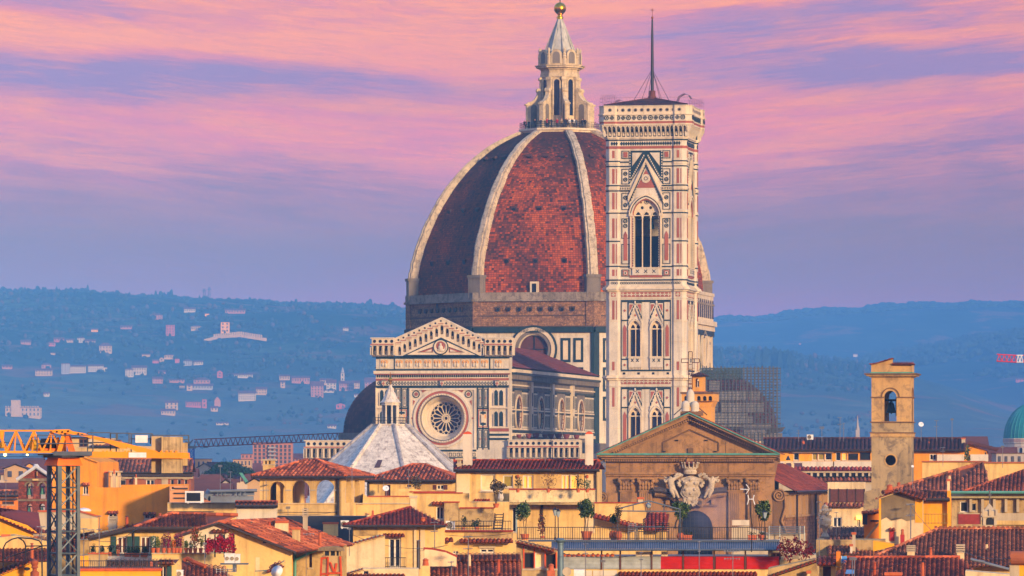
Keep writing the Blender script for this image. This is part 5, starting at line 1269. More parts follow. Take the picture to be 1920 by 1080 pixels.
mb=MB();bx_=BT.X(1671,1.6);mb.lathe(bx_,1.6,[(.48,BT.Z(774)),(.42,BT.Z(771)),(.32,BT.Z(764)),(.27,BT.Z(757)),(.16,BT.Z(754)),(.1,BT.Z(752))],16,0);mb.box(bx_-.55,bx_+.55,1.5,1.7,BT.Z(752),BT.Z(748),1);mb.tube((bx_,1.6,BT.Z(776)),(bx_,1.6,BT.Z(765)),.06,6,1);mb.tube((bx_+.5,1.6,BT.Z(780)),(bx_+.5,1.6,BT.Z(745)),.09,6,1)
BRZ=plain('green_bronze',(62,96,88),.5,.4)
mb.build('bell',[plain('dark_bronze',(56,66,64),.5,.5),plain('dark_wood',(52,44,42),.8)],bt,False)
# ------------------------------------------------------------------ synagogue dome, far cranes
DM=Fr(1938,1500,0);dm=DM.root('domed_temple','pale striped building under a large teal copper dome beyond the rooftops','temple')
mb=MB();mb.lathe(0,0,[(8.1,0),(8.1,DM.Z(832)),(8.4,DM.Z(831)),(8.4,DM.Z(822))],24,0)
for i in range(24):t=2*PI*i/24;mb.M=Matrix.Rotation(t,4,'Z');mb.prism(arch(-.35,.35,DM.Z(858),DM.Z(842),0,6),-8.2,-7.9,1);mb.M=None
for y in(824,826,828,838):mb.lathe(0,0,[(8.45 if y<832 else 8.15,DM.Z(y+.8)),(8.45 if y<832 else 8.15,DM.Z(y))],24,2)
mb.build('drum',[WHITE,DARK,PINK],dm)
mb=MB();mb.lathe(0,0,[(8.15*math.cos(t/14*PI/2),DM.Z(822)+9.7*math.sin(t/14*PI/2))for t in range(14)]+[(.5,DM.Z(754)),(.35,DM.Z(750)),(.05,DM.Z(744))],40,0)
for i in range(40):t=2*PI*i/40;mb.path([(8.18*math.cos(j/8*PI/2)*math.cos(t),8.18*math.cos(j/8*PI/2)*math.sin(t),DM.Z(822)+9.72*math.sin(j/8*PI/2))for j in range(9)],.09,4,0)
mb.build('dome',plain('teal_copper',(46,138,132),.55,.2,.2,.4),dm)
def lattice(mb,A,B,hgt,wid,n,r,m=0,up=Vector((0,0,1))):
 """Three-chord crane jib from A to B (bottom chords), top chord hgt above."""
 A,B=Vector(A),Vector(B);d_=(B-A).normalized();sd_=d_.cross(up).normalized()*wid/2;U=up*hgt
 for o in(sd_,-sd_):mb.tube(A+o,B+o,r,5,m)
 mb.tube(A+U,B+U,r,5,m)
 for i in range(n):
  p,q,c=A.lerp(B,i/n),A.lerp(B,(i+1)/n),A.lerp(B,(i+.5)/n)+U
  for o in(sd_,-sd_):mb.tube(p+o,c,r*.6,4,m);mb.tube(q+o,c,r*.6,4,m)
  mb.tube(p+sd_,q-sd_,r*.5,4,m)
 return mb
def mast(mb,x,y,z0,z1,wd,n,r,rot=0.0,m=0):
 c_=[Vector((x,y,0))+Matrix.Rotation(rot,3,'Z')@Vector((sx*wd/2,sy*wd/2,0))for sx,sy in((-1,-1),(1,-1),(1,1),(-1,1))]
 for p in c_:mb.tube(p+Vector((0,0,z0)),p+Vector((0,0,z1)),r,4,m)
 for i in range(n):
  za,zb2=z0+(z1-z0)*i/n,z0+(z1-z0)*(i+1)/n
  for j in range(4):
   a,b=c_[j],c_[(j+1)%4]
   mb.tube(a+Vector((0,0,za)),b+Vector((0,0,zb2)),r*.55,4,m);mb.tube(b+Vector((0,0,za)),a+Vector((0,0,zb2)),r*.55,4,m);mb.tube(a+Vector((0,0,zb2)),b+Vector((0,0,zb2)),r*.6,4,m)
RC=Fr(359,1060,0);rcr=RC.root('tower_crane','slender tower crane with a blue mast and long red lattice jib far behind the rooftops','crane')
mb=MB();mast(mb,0,0,0,RC.Z(840),.95,26,.13);mb.build('mast',plain('blue_paint',(34,86,176),.5),rcr)
mb=MB();A=Vector((.5,0,RC.Z(838)));B=Vector((RC.X(672),5,RC.Z(824)));lattice(mb,A,B,1.45,1.0,34,.1);mb.build('jib',plain('dull_red_paint',(128,54,58),.5),rcr)
mb=MB();mb.box(-.7,.9,-.6,.6,RC.Z(841),RC.Z(836),0);mb.box(-1.2,-.3,-.5,.5,RC.Z(836),RC.Z(828),1);mb.tube((-.6,0,RC.Z(836)),(.3,0,RC.Z(824)),.12,5,0);mb.tube((-1.2,0,RC.Z(838)),(.3,0,RC.Z(824)),.08,5,0);mb.build('slewing_platform',[plain('grey_paint',(86,92,100),.5),plain('cab_glass',(60,70,84),.3)],rcr)
mb=MB();mb.tube((RC.X(386),.3,RC.Z(837)),(RC.X(386),.3,RC.Z(839.5)),.5,6);mb.build('trolley',plain('grey_paint',(86,92,100)),rcr)
C2=Fr(2010,1250,0);cr2=C2.root('tower_crane','bright red and white lattice crane jib reaching in high above the old belfry','crane')
mb=MB();lattice(mb,(C2.X(1906),0,C2.Z(679)),(C2.X(1869),0,C2.Z(677)),1.55,1.0,4,.16);lattice(mb,(C2.X(2050),0,C2.Z(681)),(C2.X(1918),0,C2.Z(679)),1.55,1.0,12,.16);mb.build('jib',plain('bright_red_paint',(206,34,52),.5),cr2)
mb=MB();lattice(mb,(C2.X(1918),0,C2.Z(679)),(C2.X(1906),0,C2.Z(679)),1.55,1.0,2,.17);mb.build('white_jib_section',plain('white_paint',(220,214,210),.5),cr2)
mb=MB();mast(mb,0,0,0,C2.Z(681),1.4,24,.12);mb.build('mast',plain('bright_red_paint',(206,34,52)),cr2)
# ------------------------------------------------------------------ builders for the town
CRM=plaster('cream_render',(226,188,116),.24,.6,(128,92,58),.9,mottle=.18);CR2=plaster('pale_cream_render',(230,202,152),.22,.6,(138,108,76),.9,mottle=.18)
YEL=plaster('golden_render',(240,154,38),.2,.55,(140,84,36),.8,mottle=.12);YE2=plaster('orange_render',(222,128,40),.16,.4,(140,82,42),.8,mottle=.08)
LEM=plaster('deep_yellow_render',(240,166,34),.15,.4,(146,90,36),.8,mottle=.08);WHT=plaster('white_render',(214,200,176),.14,.5,(126,106,84),.9,mottle=.12)
GRC=plaster('grey_cream_render',(190,172,142),.16,.4,(104,88,74),.9);DIN=plaster('dingy_render',(190,160,108),.25,.6,(84,68,54),1.0,mottle=.5);STU=plaster('bare_grey_stucco',(134,116,88),.3,.5,(78,68,58),1.2,mottle=.4)
RBK=bricks('red_brick',(142,66,44),(108,50,38),(96,70,58),1.0,.5,.16,.4)
T1=tiles('terracotta_bright',[(70,38,32),(120,54,36),(172,76,44),(206,100,58),(222,140,92)],.35)
T2=tiles('terracotta_dark',[(62,40,32),(120,60,38),(178,86,48),(214,110,62),(230,156,108)],.35)
T3=tiles('terracotta_red',[(84,34,26),(136,50,34),(176,68,40),(204,96,58)],.3)
T4=tiles('terracotta_mossy',[(58,44,36),(112,66,46),(164,92,58),(204,114,70),(224,166,122)],.4)
GUT=plain('dark_gutter',(56,48,46),.6,.2);GUTC=plain('verdigris_gutter',(88,150,132),.6)
WF=plain('white_window_frame',(222,212,194),.6);WB=plain('brown_window_frame',(92,56,42),.6);GRS=plain('green_shutter',(24,66,66),.6,0,.25,4);BRS=plain('brown_shutter_board',(96,54,46),.7,0,.3,4);OLV=plain('olive_blind',(150,132,52),.7);CRB=plain('cream_blind',(226,204,150),.7)
STEEL=plain('grey_steel',(94,104,112),.45,.5,.2,2);ALU=plain('aluminium_rod',(150,150,150),.4,.6);TER=plain('terracotta_pot',(190,96,56),.8,0,.25,5);WPL=plain('white_plastic',(222,220,214),.5)
GLINT=glow('pane_reflection_glow',(255,190,80),.22)  # yellow reflections on panes put in as a faint glow, no lamp behind
LEAF=leafmat('olive_leaves',[(30,44,26),(54,74,40),(82,104,56),(120,132,84)]);LEAFD=leafmat('dark_leaves',[(20,34,24),(34,54,34),(56,78,46)])
def tp(D):return max(.22,D/1350)
def slope(mb,fr,A,B,C,D_,m=0,D=None,amp=None):
 p=tp(D or fr.oy);V=[fr.V(*q)for q in(A,B,C,D_)]
 tile_plane(mb,*V,p,p*1.7,m,amp or p*.27)
def ridge(mb,fr,A,B,m=0):p=tp(fr.oy);ridge_tiles(mb,fr.V(*A),fr.V(*B),p*.55,p*1.8,m)
def window(fr,root,x0,x1,y0,y1,style,Y=0.0,arched=False):
 a,b=fr.P(x0,y0,Y),fr.P(x1,y1,Y);X0,X1,Z0,Z1=a[0],b[0],b[1],a[1];t=min(.09,(X1-X0)*.12)
 fm={'w':WF,'b':WB,'d':WF}.get(style[0],WF)
 mb=MB()
 mb.box(X0,X0+t,Y+.1,Y+.2,Z0,Z1,0);mb.box(X1-t,X1,Y+.1,Y+.2,Z0,Z1,0);mb.box(X0+t,X1-t,Y+.1,Y+.2,Z1-t,Z1,0);mb.box(X0+t,X1-t,Y+.1,Y+.2,Z0,Z0+t,0)
 xm=(X0+X1)/2
 if 'm' in style or style[0]=='d':mb.box(xm-t*.6,xm+t*.6,Y+.11,Y+.2,Z0+t,Z1-t,0)
 mb.box(X0-.08,X1+.08,Y-.07,Y+.1,Z0-.09,Z0-.005,1)
 w_=mb.build('door' if style[0]=='d' else 'window',[fm,GRC],root)
 mb=MB();pm={'L':GLINT,'o':OLV,'c':CRB,'k':DARK,'r':BRS}.get(style[-1],GLASS)
 mb.box(X0+.01,X1-.01,Y+.21,Y+.23,Z0+.01,Z1-.01,0);mb.build('pane' if pm in(GLASS,GLINT,DARK)else 'blind',pm,w_)
 if 'S' in style or 'B' in style:
  sw=(X1-X0)*.55
  for s in((-1,1)):
   mb=MB();xa,xb=(X0-sw,X0-.02)if s<0 else(X1+.02,X1+sw)
   mb.box(xa,xb,Y-.06,Y-.01,Z0,Z1,0);mb.box(xa+.05,xb-.05,Y-.075,Y-.06,(Z0+Z1)/2+.05,Z1-.07,0);mb.box(xa+.05,xb-.05,Y-.075,Y-.06,Z0+.07,(Z0+Z1)/2-.05,0)
   mb.build('shutter',GRS if 'S' in style else BRS,w_)
 return w_
def bld(label,D,out,depth,mat,yaw=None,wins=(),name='house',cat='house',th=.3,back=True,cap=None,group=None):
 """A building: front outline in photo points (left to right along the top), real window openings, sides and back."""
 xs=[p[0]for p in out];yaw=yaw or-math.degrees(math.atan(((min(xs)+max(xs))/2-960)/F))*1.15;fr=Fr((min(xs)+max(xs))/2,D,yaw);root=fr.root(name,label,cat,group)
 top=[fr.P(x,y)for x,y in out];lo=0.0
 poly=[(top[0][0],lo),(top[-1][0],lo)]+top[::-1]
 mb=MB();holes=[]
 for w_ in wins:a,b=fr.P(w_[0],w_[2]),fr.P(w_[1],w_[3]);holes.append([(a[0],b[1]),(b[0],b[1]),(b[0],a[1]),(a[0],a[1])])
 mb.plate(poly,holes,0,th,0)
 if back:
  n=len(poly);z=-.004
  for i in range(1,n):
   p,q=poly[i],poly[(i+1)%n];mb.face([(p[0],th,p[1]+(z if i else 0)),(q[0],th,q[1]+z),(q[0],depth,q[1]+z),(p[0],depth,p[1]+z)],0)
  mb.face([(x,depth,z_)for x,z_ in poly],0)
 mb.build('wall',mat if isinstance(mat,list)else[mat],root)
 for w_ in wins:window(fr,root,*w_[:5])
 if cap:
  mb=MB()
  for p,q in zip(top,top[1:]):
   if abs(p[0]-q[0])<.05:continue
   mb.prism([(p[0]-.05,p[1]),(q[0]+.05,q[1]),(q[0]+.05,q[1]+.12),(p[0]-.05,p[1]+.12)],-.1,.45,0)
  mb.build('coping',cap,root)
 return fr,root
def roof_gx(fr,root,x0,x1,ye,yr,depth,mat,ov=3,oy=.5,gut=GUT,r0=None,r1=None,back=True):
 """Roof with the ridge across the view; r0, r1 shorten the ridge for hips."""
 mb=MB();r0=x0-ov if r0 is None else r0;r1=x1+ov if r1 is None else r1;p=tp(fr.oy)
 A,B=fr.V(x0-ov,ye,-oy),fr.V(x1+ov,ye,-oy);C,D_=fr.V(r1,yr,depth/2),fr.V(r0,yr,depth/2)
 tile_plane(mb,A,B,C,D_,p,p*1.7,0,p*.27)
 A2,B2=Vector((A.x,depth+oy,A.z)),Vector((B.x,depth+oy,B.z))
 if back:mb.face([A2,B2,C,D_],0,.3)
 if r1<x1:tile_plane(mb,B,B2,C,C,p,p*1.7,0,p*.27);ridge_tiles(mb,B,C,p*.5,p*1.8)
 if r0>x0:tile_plane(mb,A2,A,D_,D_,p,p*1.7,0,p*.27);ridge_tiles(mb,A,D_,p*.5,p*1.8)
 ridge_tiles(mb,D_,C,p*.55,p*1.8)
 ro=mb.build('roof',mat,root)
 mb=MB();mb.tube(A+Vector((0,-.06,-.06)),B+Vector((0,-.06,-.06)),.1,6);mb.box(A.x,B.x,-oy+.02,.02,A.z-.18,A.z-.08,0);mb.build('gutter',gut,ro)
 return ro
def chimney(fr,root,x0,x1,y0,y1,Y=1.0,st='brick',mat=None):
 a,b=fr.P(x0,y0,Y),fr.P(x1,y1,Y);w_=b[0]-a[0];d_=max(.35,min(.8,w_));mb=MB();mats=[mat or CR2,TER,GRC,DARK];z0,z1=b[1]-.6,a[1]
 if st=='box':mb.box(a[0],b[0],Y,Y+d_,z0,z1-.14,0);mb.box(a[0]-.05,b[0]+.05,Y-.05,Y+d_+.05,z1-.14,z1,1)
 elif st=='cap':
  h_=z1-z0;mb.box(a[0],b[0],Y,Y+d_,z0,z1-.5,0);mb.box(a[0]-.06,b[0]+.06,Y-.06,Y+d_+.06,z1-.5,z1-.42,2)
  for xx in(a[0]+.02,b[0]-.16,(a[0]+b[0])/2-.07):mb.box(xx,xx+.14,Y,Y+d_,z1-.43,z1-.14,0)
  mb.box(a[0]-.12,b[0]+.12,Y-.12,Y+d_+.12,z1-.16,z1-.04,2);mb.box(a[0]+.1,b[0]-.1,Y+.1,Y+d_-.1,z1-.43,z1-.14,3)
 elif st=='vents':
  q=(a[1]-b[1])*.13;mb.box(a[0],b[0],Y,Y+d_,z0,z1-q*3.9,0)
  for i in range(4):mb.box(a[0]-.04,b[0]+.04,Y-.04,Y+d_+.04,z1-q*(3.8-i),z1-q*(3.15-i),2);mb.box(a[0]+.06,b[0]-.06,Y+.06,Y+d_-.06,z1-q*(3.9-i),z1-q*(2.9-i),3)
 elif st=='pot':
  xm=(a[0]+b[0])/2;mb.box(a[0],b[0],Y,Y+d_,z0,z1-.35,0);mb.lathe(xm,Y+d_/2,[(w_*.4,z1-.4),(w_*.3,z1-.1),(w_*.42,z1-.08),(.05,z1)],10,1)
 mb.build('chimney',mats,root)
def antenna(fr,root,px,y0,y1,Y=.5,kind='yagi',wd=14):
 mb=MB();x=fr.X(px,Y);z0,z1=fr.Z(y1,x,Y),fr.Z(y0,x,Y);r_=max(.022,fr.oy*5.5e-5);k=fr.oy/F
 mb.tube((x,Y,z0-.4),(x,Y,z1),r_,5)
 if kind=='yagi':
  for zz in(z1-.05,z1-(z1-z0)*.3):
   L=wd*k;mb.tube((x-L*.55,Y,zz),(x+L*.45,Y-.2,zz+.02),r_*.8,4)
   for i in range(6):q=x-L*.5+L*.9*i/5;mb.tube((q,Y-.05-.25,zz),(q,Y+.25,zz),r_*.6,4);mb.tube((q,Y-.05,zz-L*.07),(q,Y-.05,zz+L*.07),r_*.6,4)
 elif kind=='grid':
  L=wd*k
  for i in range(5):mb.tube((x-L/2,Y,z1-i*L*.12),(x+L/2,Y,z1-i*L*.12),r_*.7,4)
  mb.tube((x-L/2,Y,z1),(x-L/2,Y,z1-L*.48),r_*.7,4);mb.tube((x+L/2,Y,z1),(x+L/2,Y,z1-L*.48),r_*.7,4)
 elif kind=='dish':
  c=Vector((x,Y-.15,z1));M0=mb.M;mb.M=Matrix.Translation(c)@Matrix.Rotation(R(62),4,'X')@Matrix.Rotation(R(10),4,'Y');q=wd*k/2;mb.lathe(0,0,[(.02,-.1),(q*.5,-.06),(q,.06)],18,1);mb.tube((0,0,-.1),(q*.3,0,q*1.1),r_*.7,4);mb.M=M0
 mb.build('antenna',[ALU,WPL],root)
def railing_thing(label,D,pts,hgt,n,cat='railing',name='railing',mat=None,yaw=0,group=None,thick=1.0):
 fr=Fr(pts[0][0],D,yaw);root=fr.root(name,label,cat,group);mb=MB();V=[fr.V(x,y,Y)for x,y,Y in pts];r_=max(.012,D*4.2e-5)*thick
 for a,b in zip(V,V[1:]):
  L=(b-a).length;m_=max(2,int(L/n))
  for i in range(m_+1):p=a.lerp(b,i/m_);mb.tube(p,p+Vector((0,0,hgt)),r_*(1.8 if i%12==0 else 1),4)
  for z in(.08,hgt):mb.tube(a+Vector((0,0,z)),b+Vector((0,0,z)),r_*1.7,5)
 mb.build('balusters',mat or IRON,root)
 return fr,root
def wire(label,D0,a,D1,b,sag=.4):
 p,q=(Vector(((x-960)*D/F,D,CZ-(y-HY)*D/F))for(x,y),D in((a,D0),(b,D1)));o=bpy.data.objects.new('cable',None);COL.objects.link(o);o.location=p;tag(o,label,'cable');mb=MB();pts=[p.lerp(q,i/12)-p-Vector((0,0,sag*4*(i/12)*(1-i/12)))for i in range(13)];mb.path(pts,.014,4);mb.build('strand',IRON,o)
def aerial(label,D,px,yb,yt,kind,wd):
 fr=Fr(px,D,0,0);o=fr.root('tv_antenna',label,'antenna');antenna(fr,o,px,yt,yb,0,kind,wd);return o
def plant(label,D,px,yb,ph,pw,kind='bush',ch=40,cw=30,leaf=None,cat='potted plant',name='potted_plant',group=None,pot=TER,yaw=0,n=140,lsz=None):
 """Pot (or planter box) with stem and leafy crown; sizes in photo pixels, standing on row yb."""
 k=D/F;fr=Fr(px,D,0,CZ-(yb-HY)*k);root=fr.root(name,label,cat,group);ph*=k;pw*=k;ch*=k;cw*=k
 mb=MB()
 if kind=='box':mb.box(-pw/2,pw/2,-.16,.16,0,ph,0);mb.box(-pw/2-.02,pw/2+.02,-.18,.18,ph*.8,ph,0)
 elif kind=='urn':mb.lathe(0,0,[(pw*.28,0),(pw*.5,ph*.35),(pw*.52,ph*.6),(pw*.36,ph*.92),(pw*.44,ph)],14,0)
 else :mb.lathe(0,0,[(pw*.34,0),(pw*.46,ph*.8),(pw*.5,ph*.8),(pw*.5,ph),(pw*.4,ph)],12,0)
 mb.build('pot',pot,root)
 rg=random.Random(int(px*7+yb));lf=leaf or LEAF;ls=lsz or max(.05,cw*.1)
 if kind in('tree','urn'):
  mb=MB();t=ch*.42
  for s in(-1,1):mb.path([(s*.03,0,ph*.9),(s*.05,.02,ph+t*.5),(s*.1*cw,0,ph+t+ch*.1)],max(.02,cw*.022),5)
  for _ in range(6):a=rg.uniform(0,6.3);mb.tube((0,0,ph+t*.9),(math.cos(a)*cw*.3,math.sin(a)*cw*.3,ph+t+ch*.3),max(.01,cw*.01),4)
  mb.build('trunk',plain('trunk_bark',(84,66,52),.9),root)
  mb=MB()
  for _ in range(9):a=rg.uniform(0,6.3);q=rg.uniform(.1,.3);mb.leaves((math.cos(a)*cw*q,math.sin(a)*cw*q,ph+t+ch*rg.uniform(.12,.42)),(cw*.24,cw*.24,ch*.17),n//3,ls*.8,0,rg,.2)
  mb.build('crown',lf,root)
 else :
  mb=MB()
  for i in range(5):a=rg.uniform(0,6.3);q=rg.uniform(0,.25)if kind!='box' else 0;ox=rg.uniform(-.4,.4)*pw if kind=='box' else math.cos(a)*cw*q;mb.leaves((ox,math.sin(a)*cw*q,ph+ch*rg.uniform(.3,.6)),(cw*.3,cw*.25,ch*.42),n//5,ls,0,rg,.0);mb.tube((0,0,ph*.8),(ox,math.sin(a)*cw*q,ph+ch*.5),.01,4)
  mb.build('foliage',lf,root)
 return root
def aircon(label,D,x0,x1,y0,y1,fans=1,group=None,Y=0):
 fr=Fr((x0+x1)/2,D,0,CZ-(y1-HY)*D/F);root=fr.root('air_conditioner',label,'air conditioner',group);k=D/F;w_,hh=(x1-x0)*k,(y1-y0)*k
 mb=MB();mb.box(-w_/2,w_/2,0,.4,0,hh);mb.box(-w_/2-.01,w_/2+.01,-.015,.41,hh-.05,hh+.01)
 for s in(-1,1):mb.box(s*w_*.35-.04,s*w_*.35+.04,.02,.38,-.06,0)
 mb.build('casing',WPL,root)
 for i in range(fans):
  c=-w_/2+w_*(i+.5)/fans-(.12*w_ if fans==1 else 0);r_=min(hh*.4,w_/fans*.38);mb=MB();mb.prism(circ(c,hh/2,r_,18),-.03,0,1)
  for q in(1.0,.66,.33):mb.ring(c,hh/2,r_*q,r_*q-.02,-.05,-.02,0,16)
  mb.build('fan_grille',[GRC,DARK],root)
 return root
def awning(fr,root,x0,x1,y,mat=None,dp=.45,name='tile_hood'):
 mb=MB();p=.2;tile_plane(mb,fr.V(x0,y+2,-dp),fr.V(x1,y+2,-dp),fr.V(x1,y-3,.02),fr.V(x0,y-3,.02),p,.3,0,.05);mb.build(name,mat or T1,root)
def pipe(fr,root,px,y0,y1,Y=-.12,r=.05):mb=MB();x=fr.X(px,Y);mb.tube((x,Y,fr.Z(y1,x,Y)),(x,Y,fr.Z(y0,x,Y)),r,6);mb.build('drainpipe',GUT,root)
def strip(fr,root,x0,x1,y0,y1,mat,pr=.08,Y=0,name='string_course',bk=.15):mb=MB();pb(mb,fr,x0,x1,y0,y1,0,Y,pr,bk);return mb.build(name,mat,root)
# ------------------------------------------------------------------ yellow tower crane
CN=Fr(119,240,0);cn=CN.root('tower_crane','big orange yellow tower crane on a grey lattice mast with concrete counterweights','crane')
ORG=plain('orange_crane_paint',(246,148,14),.45,0,.15,1);GRM=plain('grey_mast_steel',(88,98,100),.5,.3,.3,2);ORD=plain('deep_orange_paint',(240,112,20),.5,0,.2,2);CNC=plaster('streaked_concrete',(190,162,116),.25,.8,(96,78,56),2.2,mottle=.4)
cx,cz=(lambda px,Y=0:CN.X(px,Y)),(lambda py:CN.Z(py))
mb=MB();rt=R(32);half=.66;C4=[Vector((half*math.cos(rt+PI/2*i-PI*3/4),half*math.sin(rt+PI/2*i-PI*3/4),0))for i in range(4)]
ztop,nb=cz(871),16;pitch_=41*CN.k
for i,p in enumerate(C4):s=.075 if i!=0 else .1;mb.M=Matrix.Translation(p)@Matrix.Rotation(rt,4,'Z');mb.box(-s,s,-s,s,0,ztop,0);mb.M=None
for i in range(nb):
 za,zb2=ztop-pitch_*(i+1),ztop-pitch_*i
 for j in range(4):
  a,b=C4[j],C4[(j+1)%4];U=lambda p,z:p+Vector((0,0,z));mb.tube(U(a,zb2-.05),U(b,zb2-.05),.04,4);mb.tube(U(a,za),U(b,zb2-.06),.034 if j in(0,3)else .02,4);(mb.tube(U(b,za),U(a,zb2-.06),.034,4)if j in(0,3)else None)
mb.build('mast',GRM,cn)
mb=MB();mb.lathe(0,0,[(.9,cz(873)),(.78,cz(862)),(.74,cz(861)),(.74,cz(857))],4,0,R(77));mb.lathe(0,0,[(.9,cz(858)),(.9,cz(854))],16,1);mb.build('slewing_ring',[ORD,plain('black_grease',(34,32,34),.5)],cn)
mb=MB();mb.box(cx(103),cx(175),-.75,-.68,cz(854.5),cz(846.5),0);mb.box(cx(103),cx(175),-.68,.7,cz(851),cz(849.5),0);mb.box(cx(72),cx(100),-.4,.5,cz(854),cz(851),1);mb.build('walkway',[plain('grey_paint',(86,92,100)),plain('black_grease',(34,32,34))],cn)
mb=MB()
for y0 in(-.55,.55):mb.box(cx(-260),cx(103),y0-.06,y0+.06,cz(849.5),cz(845.5),0)
mb.box(cx(-260),cx(101),-.07,.07,cz(809),cz(806),0)
for i in range(12):
 xb=118-i*33.5;xt=xb-21
 for y0 in(-.55,.55):
  for xe in(xb-4,xb-37):mb.tube((cx(xe),y0,cz(846)),(cx(xt),0,cz(808)),.042,5)
 mb.tube((cx(xb-22),-.55,cz(846)),(cx(xt),0,cz(808)),.035,5);mb.tube((cx(xb-4),-.55,cz(847)),(cx(xb-4),.55,cz(847)),.04,4)
mb.build('jib',ORG,cn)
mb=MB()
for y0 in(-.5,.5):mb.prism(loop(CN,[(119,812),(127,812),(117,848),(108,848)]),y0-.06,y0+.06,0);mb.prism(loop(CN,[(121,812),(129,812),(140,848),(131,848)]),y0-.06,y0+.06,1)
mb.prism(loop(CN,[(97,807),(104,805.5),(130,805),(136,808.5),(160,812.5),(160,819),(132,814),(118,816),(100,811)]),-.3,.3,0)
mb.prism(loop(CN,[(158,813),(238,831.5),(238,841.5),(228,841),(203,831),(160,819)]),-.22,.22,0);mb.prism(loop(CN,[(236,831),(296,846),(300,851),(262,850),(238,838)]),-.15,.15,0)
for x,y in((108,809.5),(118,810),(129,808.5),(148,813.5),(155,815)):c=CN.P(x,y);mb.prism(circ(*c,.045,8),-.34,.34,2)
mb.build('head_frame',[ORG,ORD,DARK],cn)
mb=MB()
for y0 in(-.5,.5):mb.prism(loop(CN,[(135,846),(354,849),(355,860),(176,858),(135,852)]),y0-.07,y0+.07,0)
mb.box(cx(176),cx(355),-.43,.43,cz(852),cz(850.5),0)
for x in(193,200,208,234,240,302,312,320,330):mb.box(cx(x),cx(x+4),-.5,-.3,cz(849),cz(845),0)
mb.build('counter_jib',ORG,cn)
mb=MB();mb.box(cx(243),cx(276),-.6,-.572,cz(858),cz(848.5),0);mb.build('sign_plate',WPL,cn)
for x0,x1,y0,y1,yy in((284,305,818,886,.02),(304,342,819,887,-.42),(342,351,830,873,.1)):
 mb=MB();mb.box(cx(x0),cx(x1),yy,.42,cz(y1),cz(y0),0)
 if x1-x0>30:
  for i in range(5):mb.box(cx(x0+4+i*8),cx(x0+6+i*8),yy-.02,yy,cz(y1)+.05,cz(y0)-.05,0)
 mb.build('counterweight',CNC,cn)
mb=MB();mb.M=Matrix.Translation((cx(94),0,cz(834)))@Matrix.Rotation(R(90),4,'Y');mb.lathe(0,0,[(.28,-.4),(.28,.3)],16,1);mb.lathe(0,0,[(.34,.3),(.34,.38),(.22,.4),(.22,.6),(.34,.62),(.3,.7)],16,0);mb.lathe(0,0,[(.12,-.9),(.22,-.85),(.26,-.6),(.2,-.4)],14,2);mb.M=None;mb.box(cx(72),cx(108),-.35,.35,cz(846),cz(841),3);mb.build('winch',[ORG,DARK,plain('yellow_motor',(206,160,20),.5),ORD],cn)
mb=MB()
for x0,x1,y0,y1,yy in((72,176,816,847,-.62),(162,205,811,848,.62),(205,218,812,838,.62),(216,244,812,848,.62),(240,284,813,832,.62),(280,352,816,832,.66)):
 for x in(x0,x1):mb.tube((cx(x),yy,cz(y1)),(cx(x),yy,cz(y0)),.03,5)
 for y in(y0,(y0+y1)/2):mb.tube((cx(x0),yy,cz(y)),(cx(x1),yy,cz(y)),.024,5)
mb.build('handrail',plain('grey_paint',(86,92,100)),cn)
mb=MB();mb.box(cx(253),cx(276),.3,.5,cz(830),cz(816),0);mb.build('electric_cabinet',WPL,cn)
mb=MB();mb.prism(loop(CN,[(0,808),(8,808),(6,827),(2,827)]),-.2,.2,0);mb.ball((cx(3),0,cz(835)),.18,.2,.14,10,6,1);mb.build('trolley_bracket',[ORG,plain('yellow_motor',(206,160,20))],cn)
for px,r_ in((11,.07),(52.5,.045)):
 mb=MB();mb.tube((cx(px),-.4,cz(849)),(cx(px),-.4,cz(851)),.03,5,0);mb.ball((cx(px),-.4,cz(852.8)),r_,r_,r_*.8,10,6,1);mb.build('work_lamp',[IRON,glow('lamp_glass',(255,226,120),9.0)],cn)
mb=MB();mb.tube((cx(-100),0,cz(815)),(cx(95),0,cz(841)),.012,4);mb.tube((cx(-100),.1,cz(856)),(cx(80),.1,cz(856.5)),.012,4);mb.tube((CN.X(136),.2,cz(872)),(CN.X(136),.2,5),.03,5);mb.build('hoist_cable',IRON,cn)
# ------------------------------------------------------------------ left: golden blocks, bell gable, villas with terraces
fr,o=bld('tall golden yellow block with one barred window beside the crane mast',430,[(98,857),(160,857),(182,866),(182,914),(227,914),(227,909),(318,908),(313,985)],12,YEL,-4,[(155.5,165.5,911,927,'wm'),(203,220,962,985,'wm'),(270,291,964,974,'wm')])
awning(fr,o,153,168,908,T2,.3);awning(fr,o,201,222,961,T2,.3);awning(fr,o,268,292,963.5,T2,.3)
mb=MB();slope(mb,fr,(158,857.5,-.2),(184,866.5,-.2),(184,864,11.8),(158,855,11.8));mb.build('roof_edge',T2,o)
chimney(fr,o,184,201,884,914,4,'box',GRC);chimney(fr,o,206,224,882,914,3,'cap',CR2);chimney(fr,o,203,218,968,990,-3.5,'vents',GRC);chimney(fr,o,211,216,880,914,2,'pot',GRC)
fr,o=bld('grand brick house with heavy dark eaves and white window surrounds behind the golden block',540,[(186,886),(358,886)],14,[plaster('brick_and_stone',(156,92,62),.3,.3)],2,[(274,290,899,912,'wm'),(320,326,899,912,'w'),(333,339,899,912,'w'),(346,351,899,912,'w'),(225,236,899,912,'wk')],cat='house')
strip(fr,o,184,364,886,893,plain('dark_eaves',(62,50,46),.8),.7,0,'eaves');strip(fr,o,186,362,893,897.5,GRC,.3,0,'cornice')
for x in(274,346):strip(fr,o,x-3,x+(19 if x<300 else 8),896.8,899,GRC,.2,0,'lintel')
strip(fr,o,303,315,897,915,GRC,.06,0,'blocked_window')
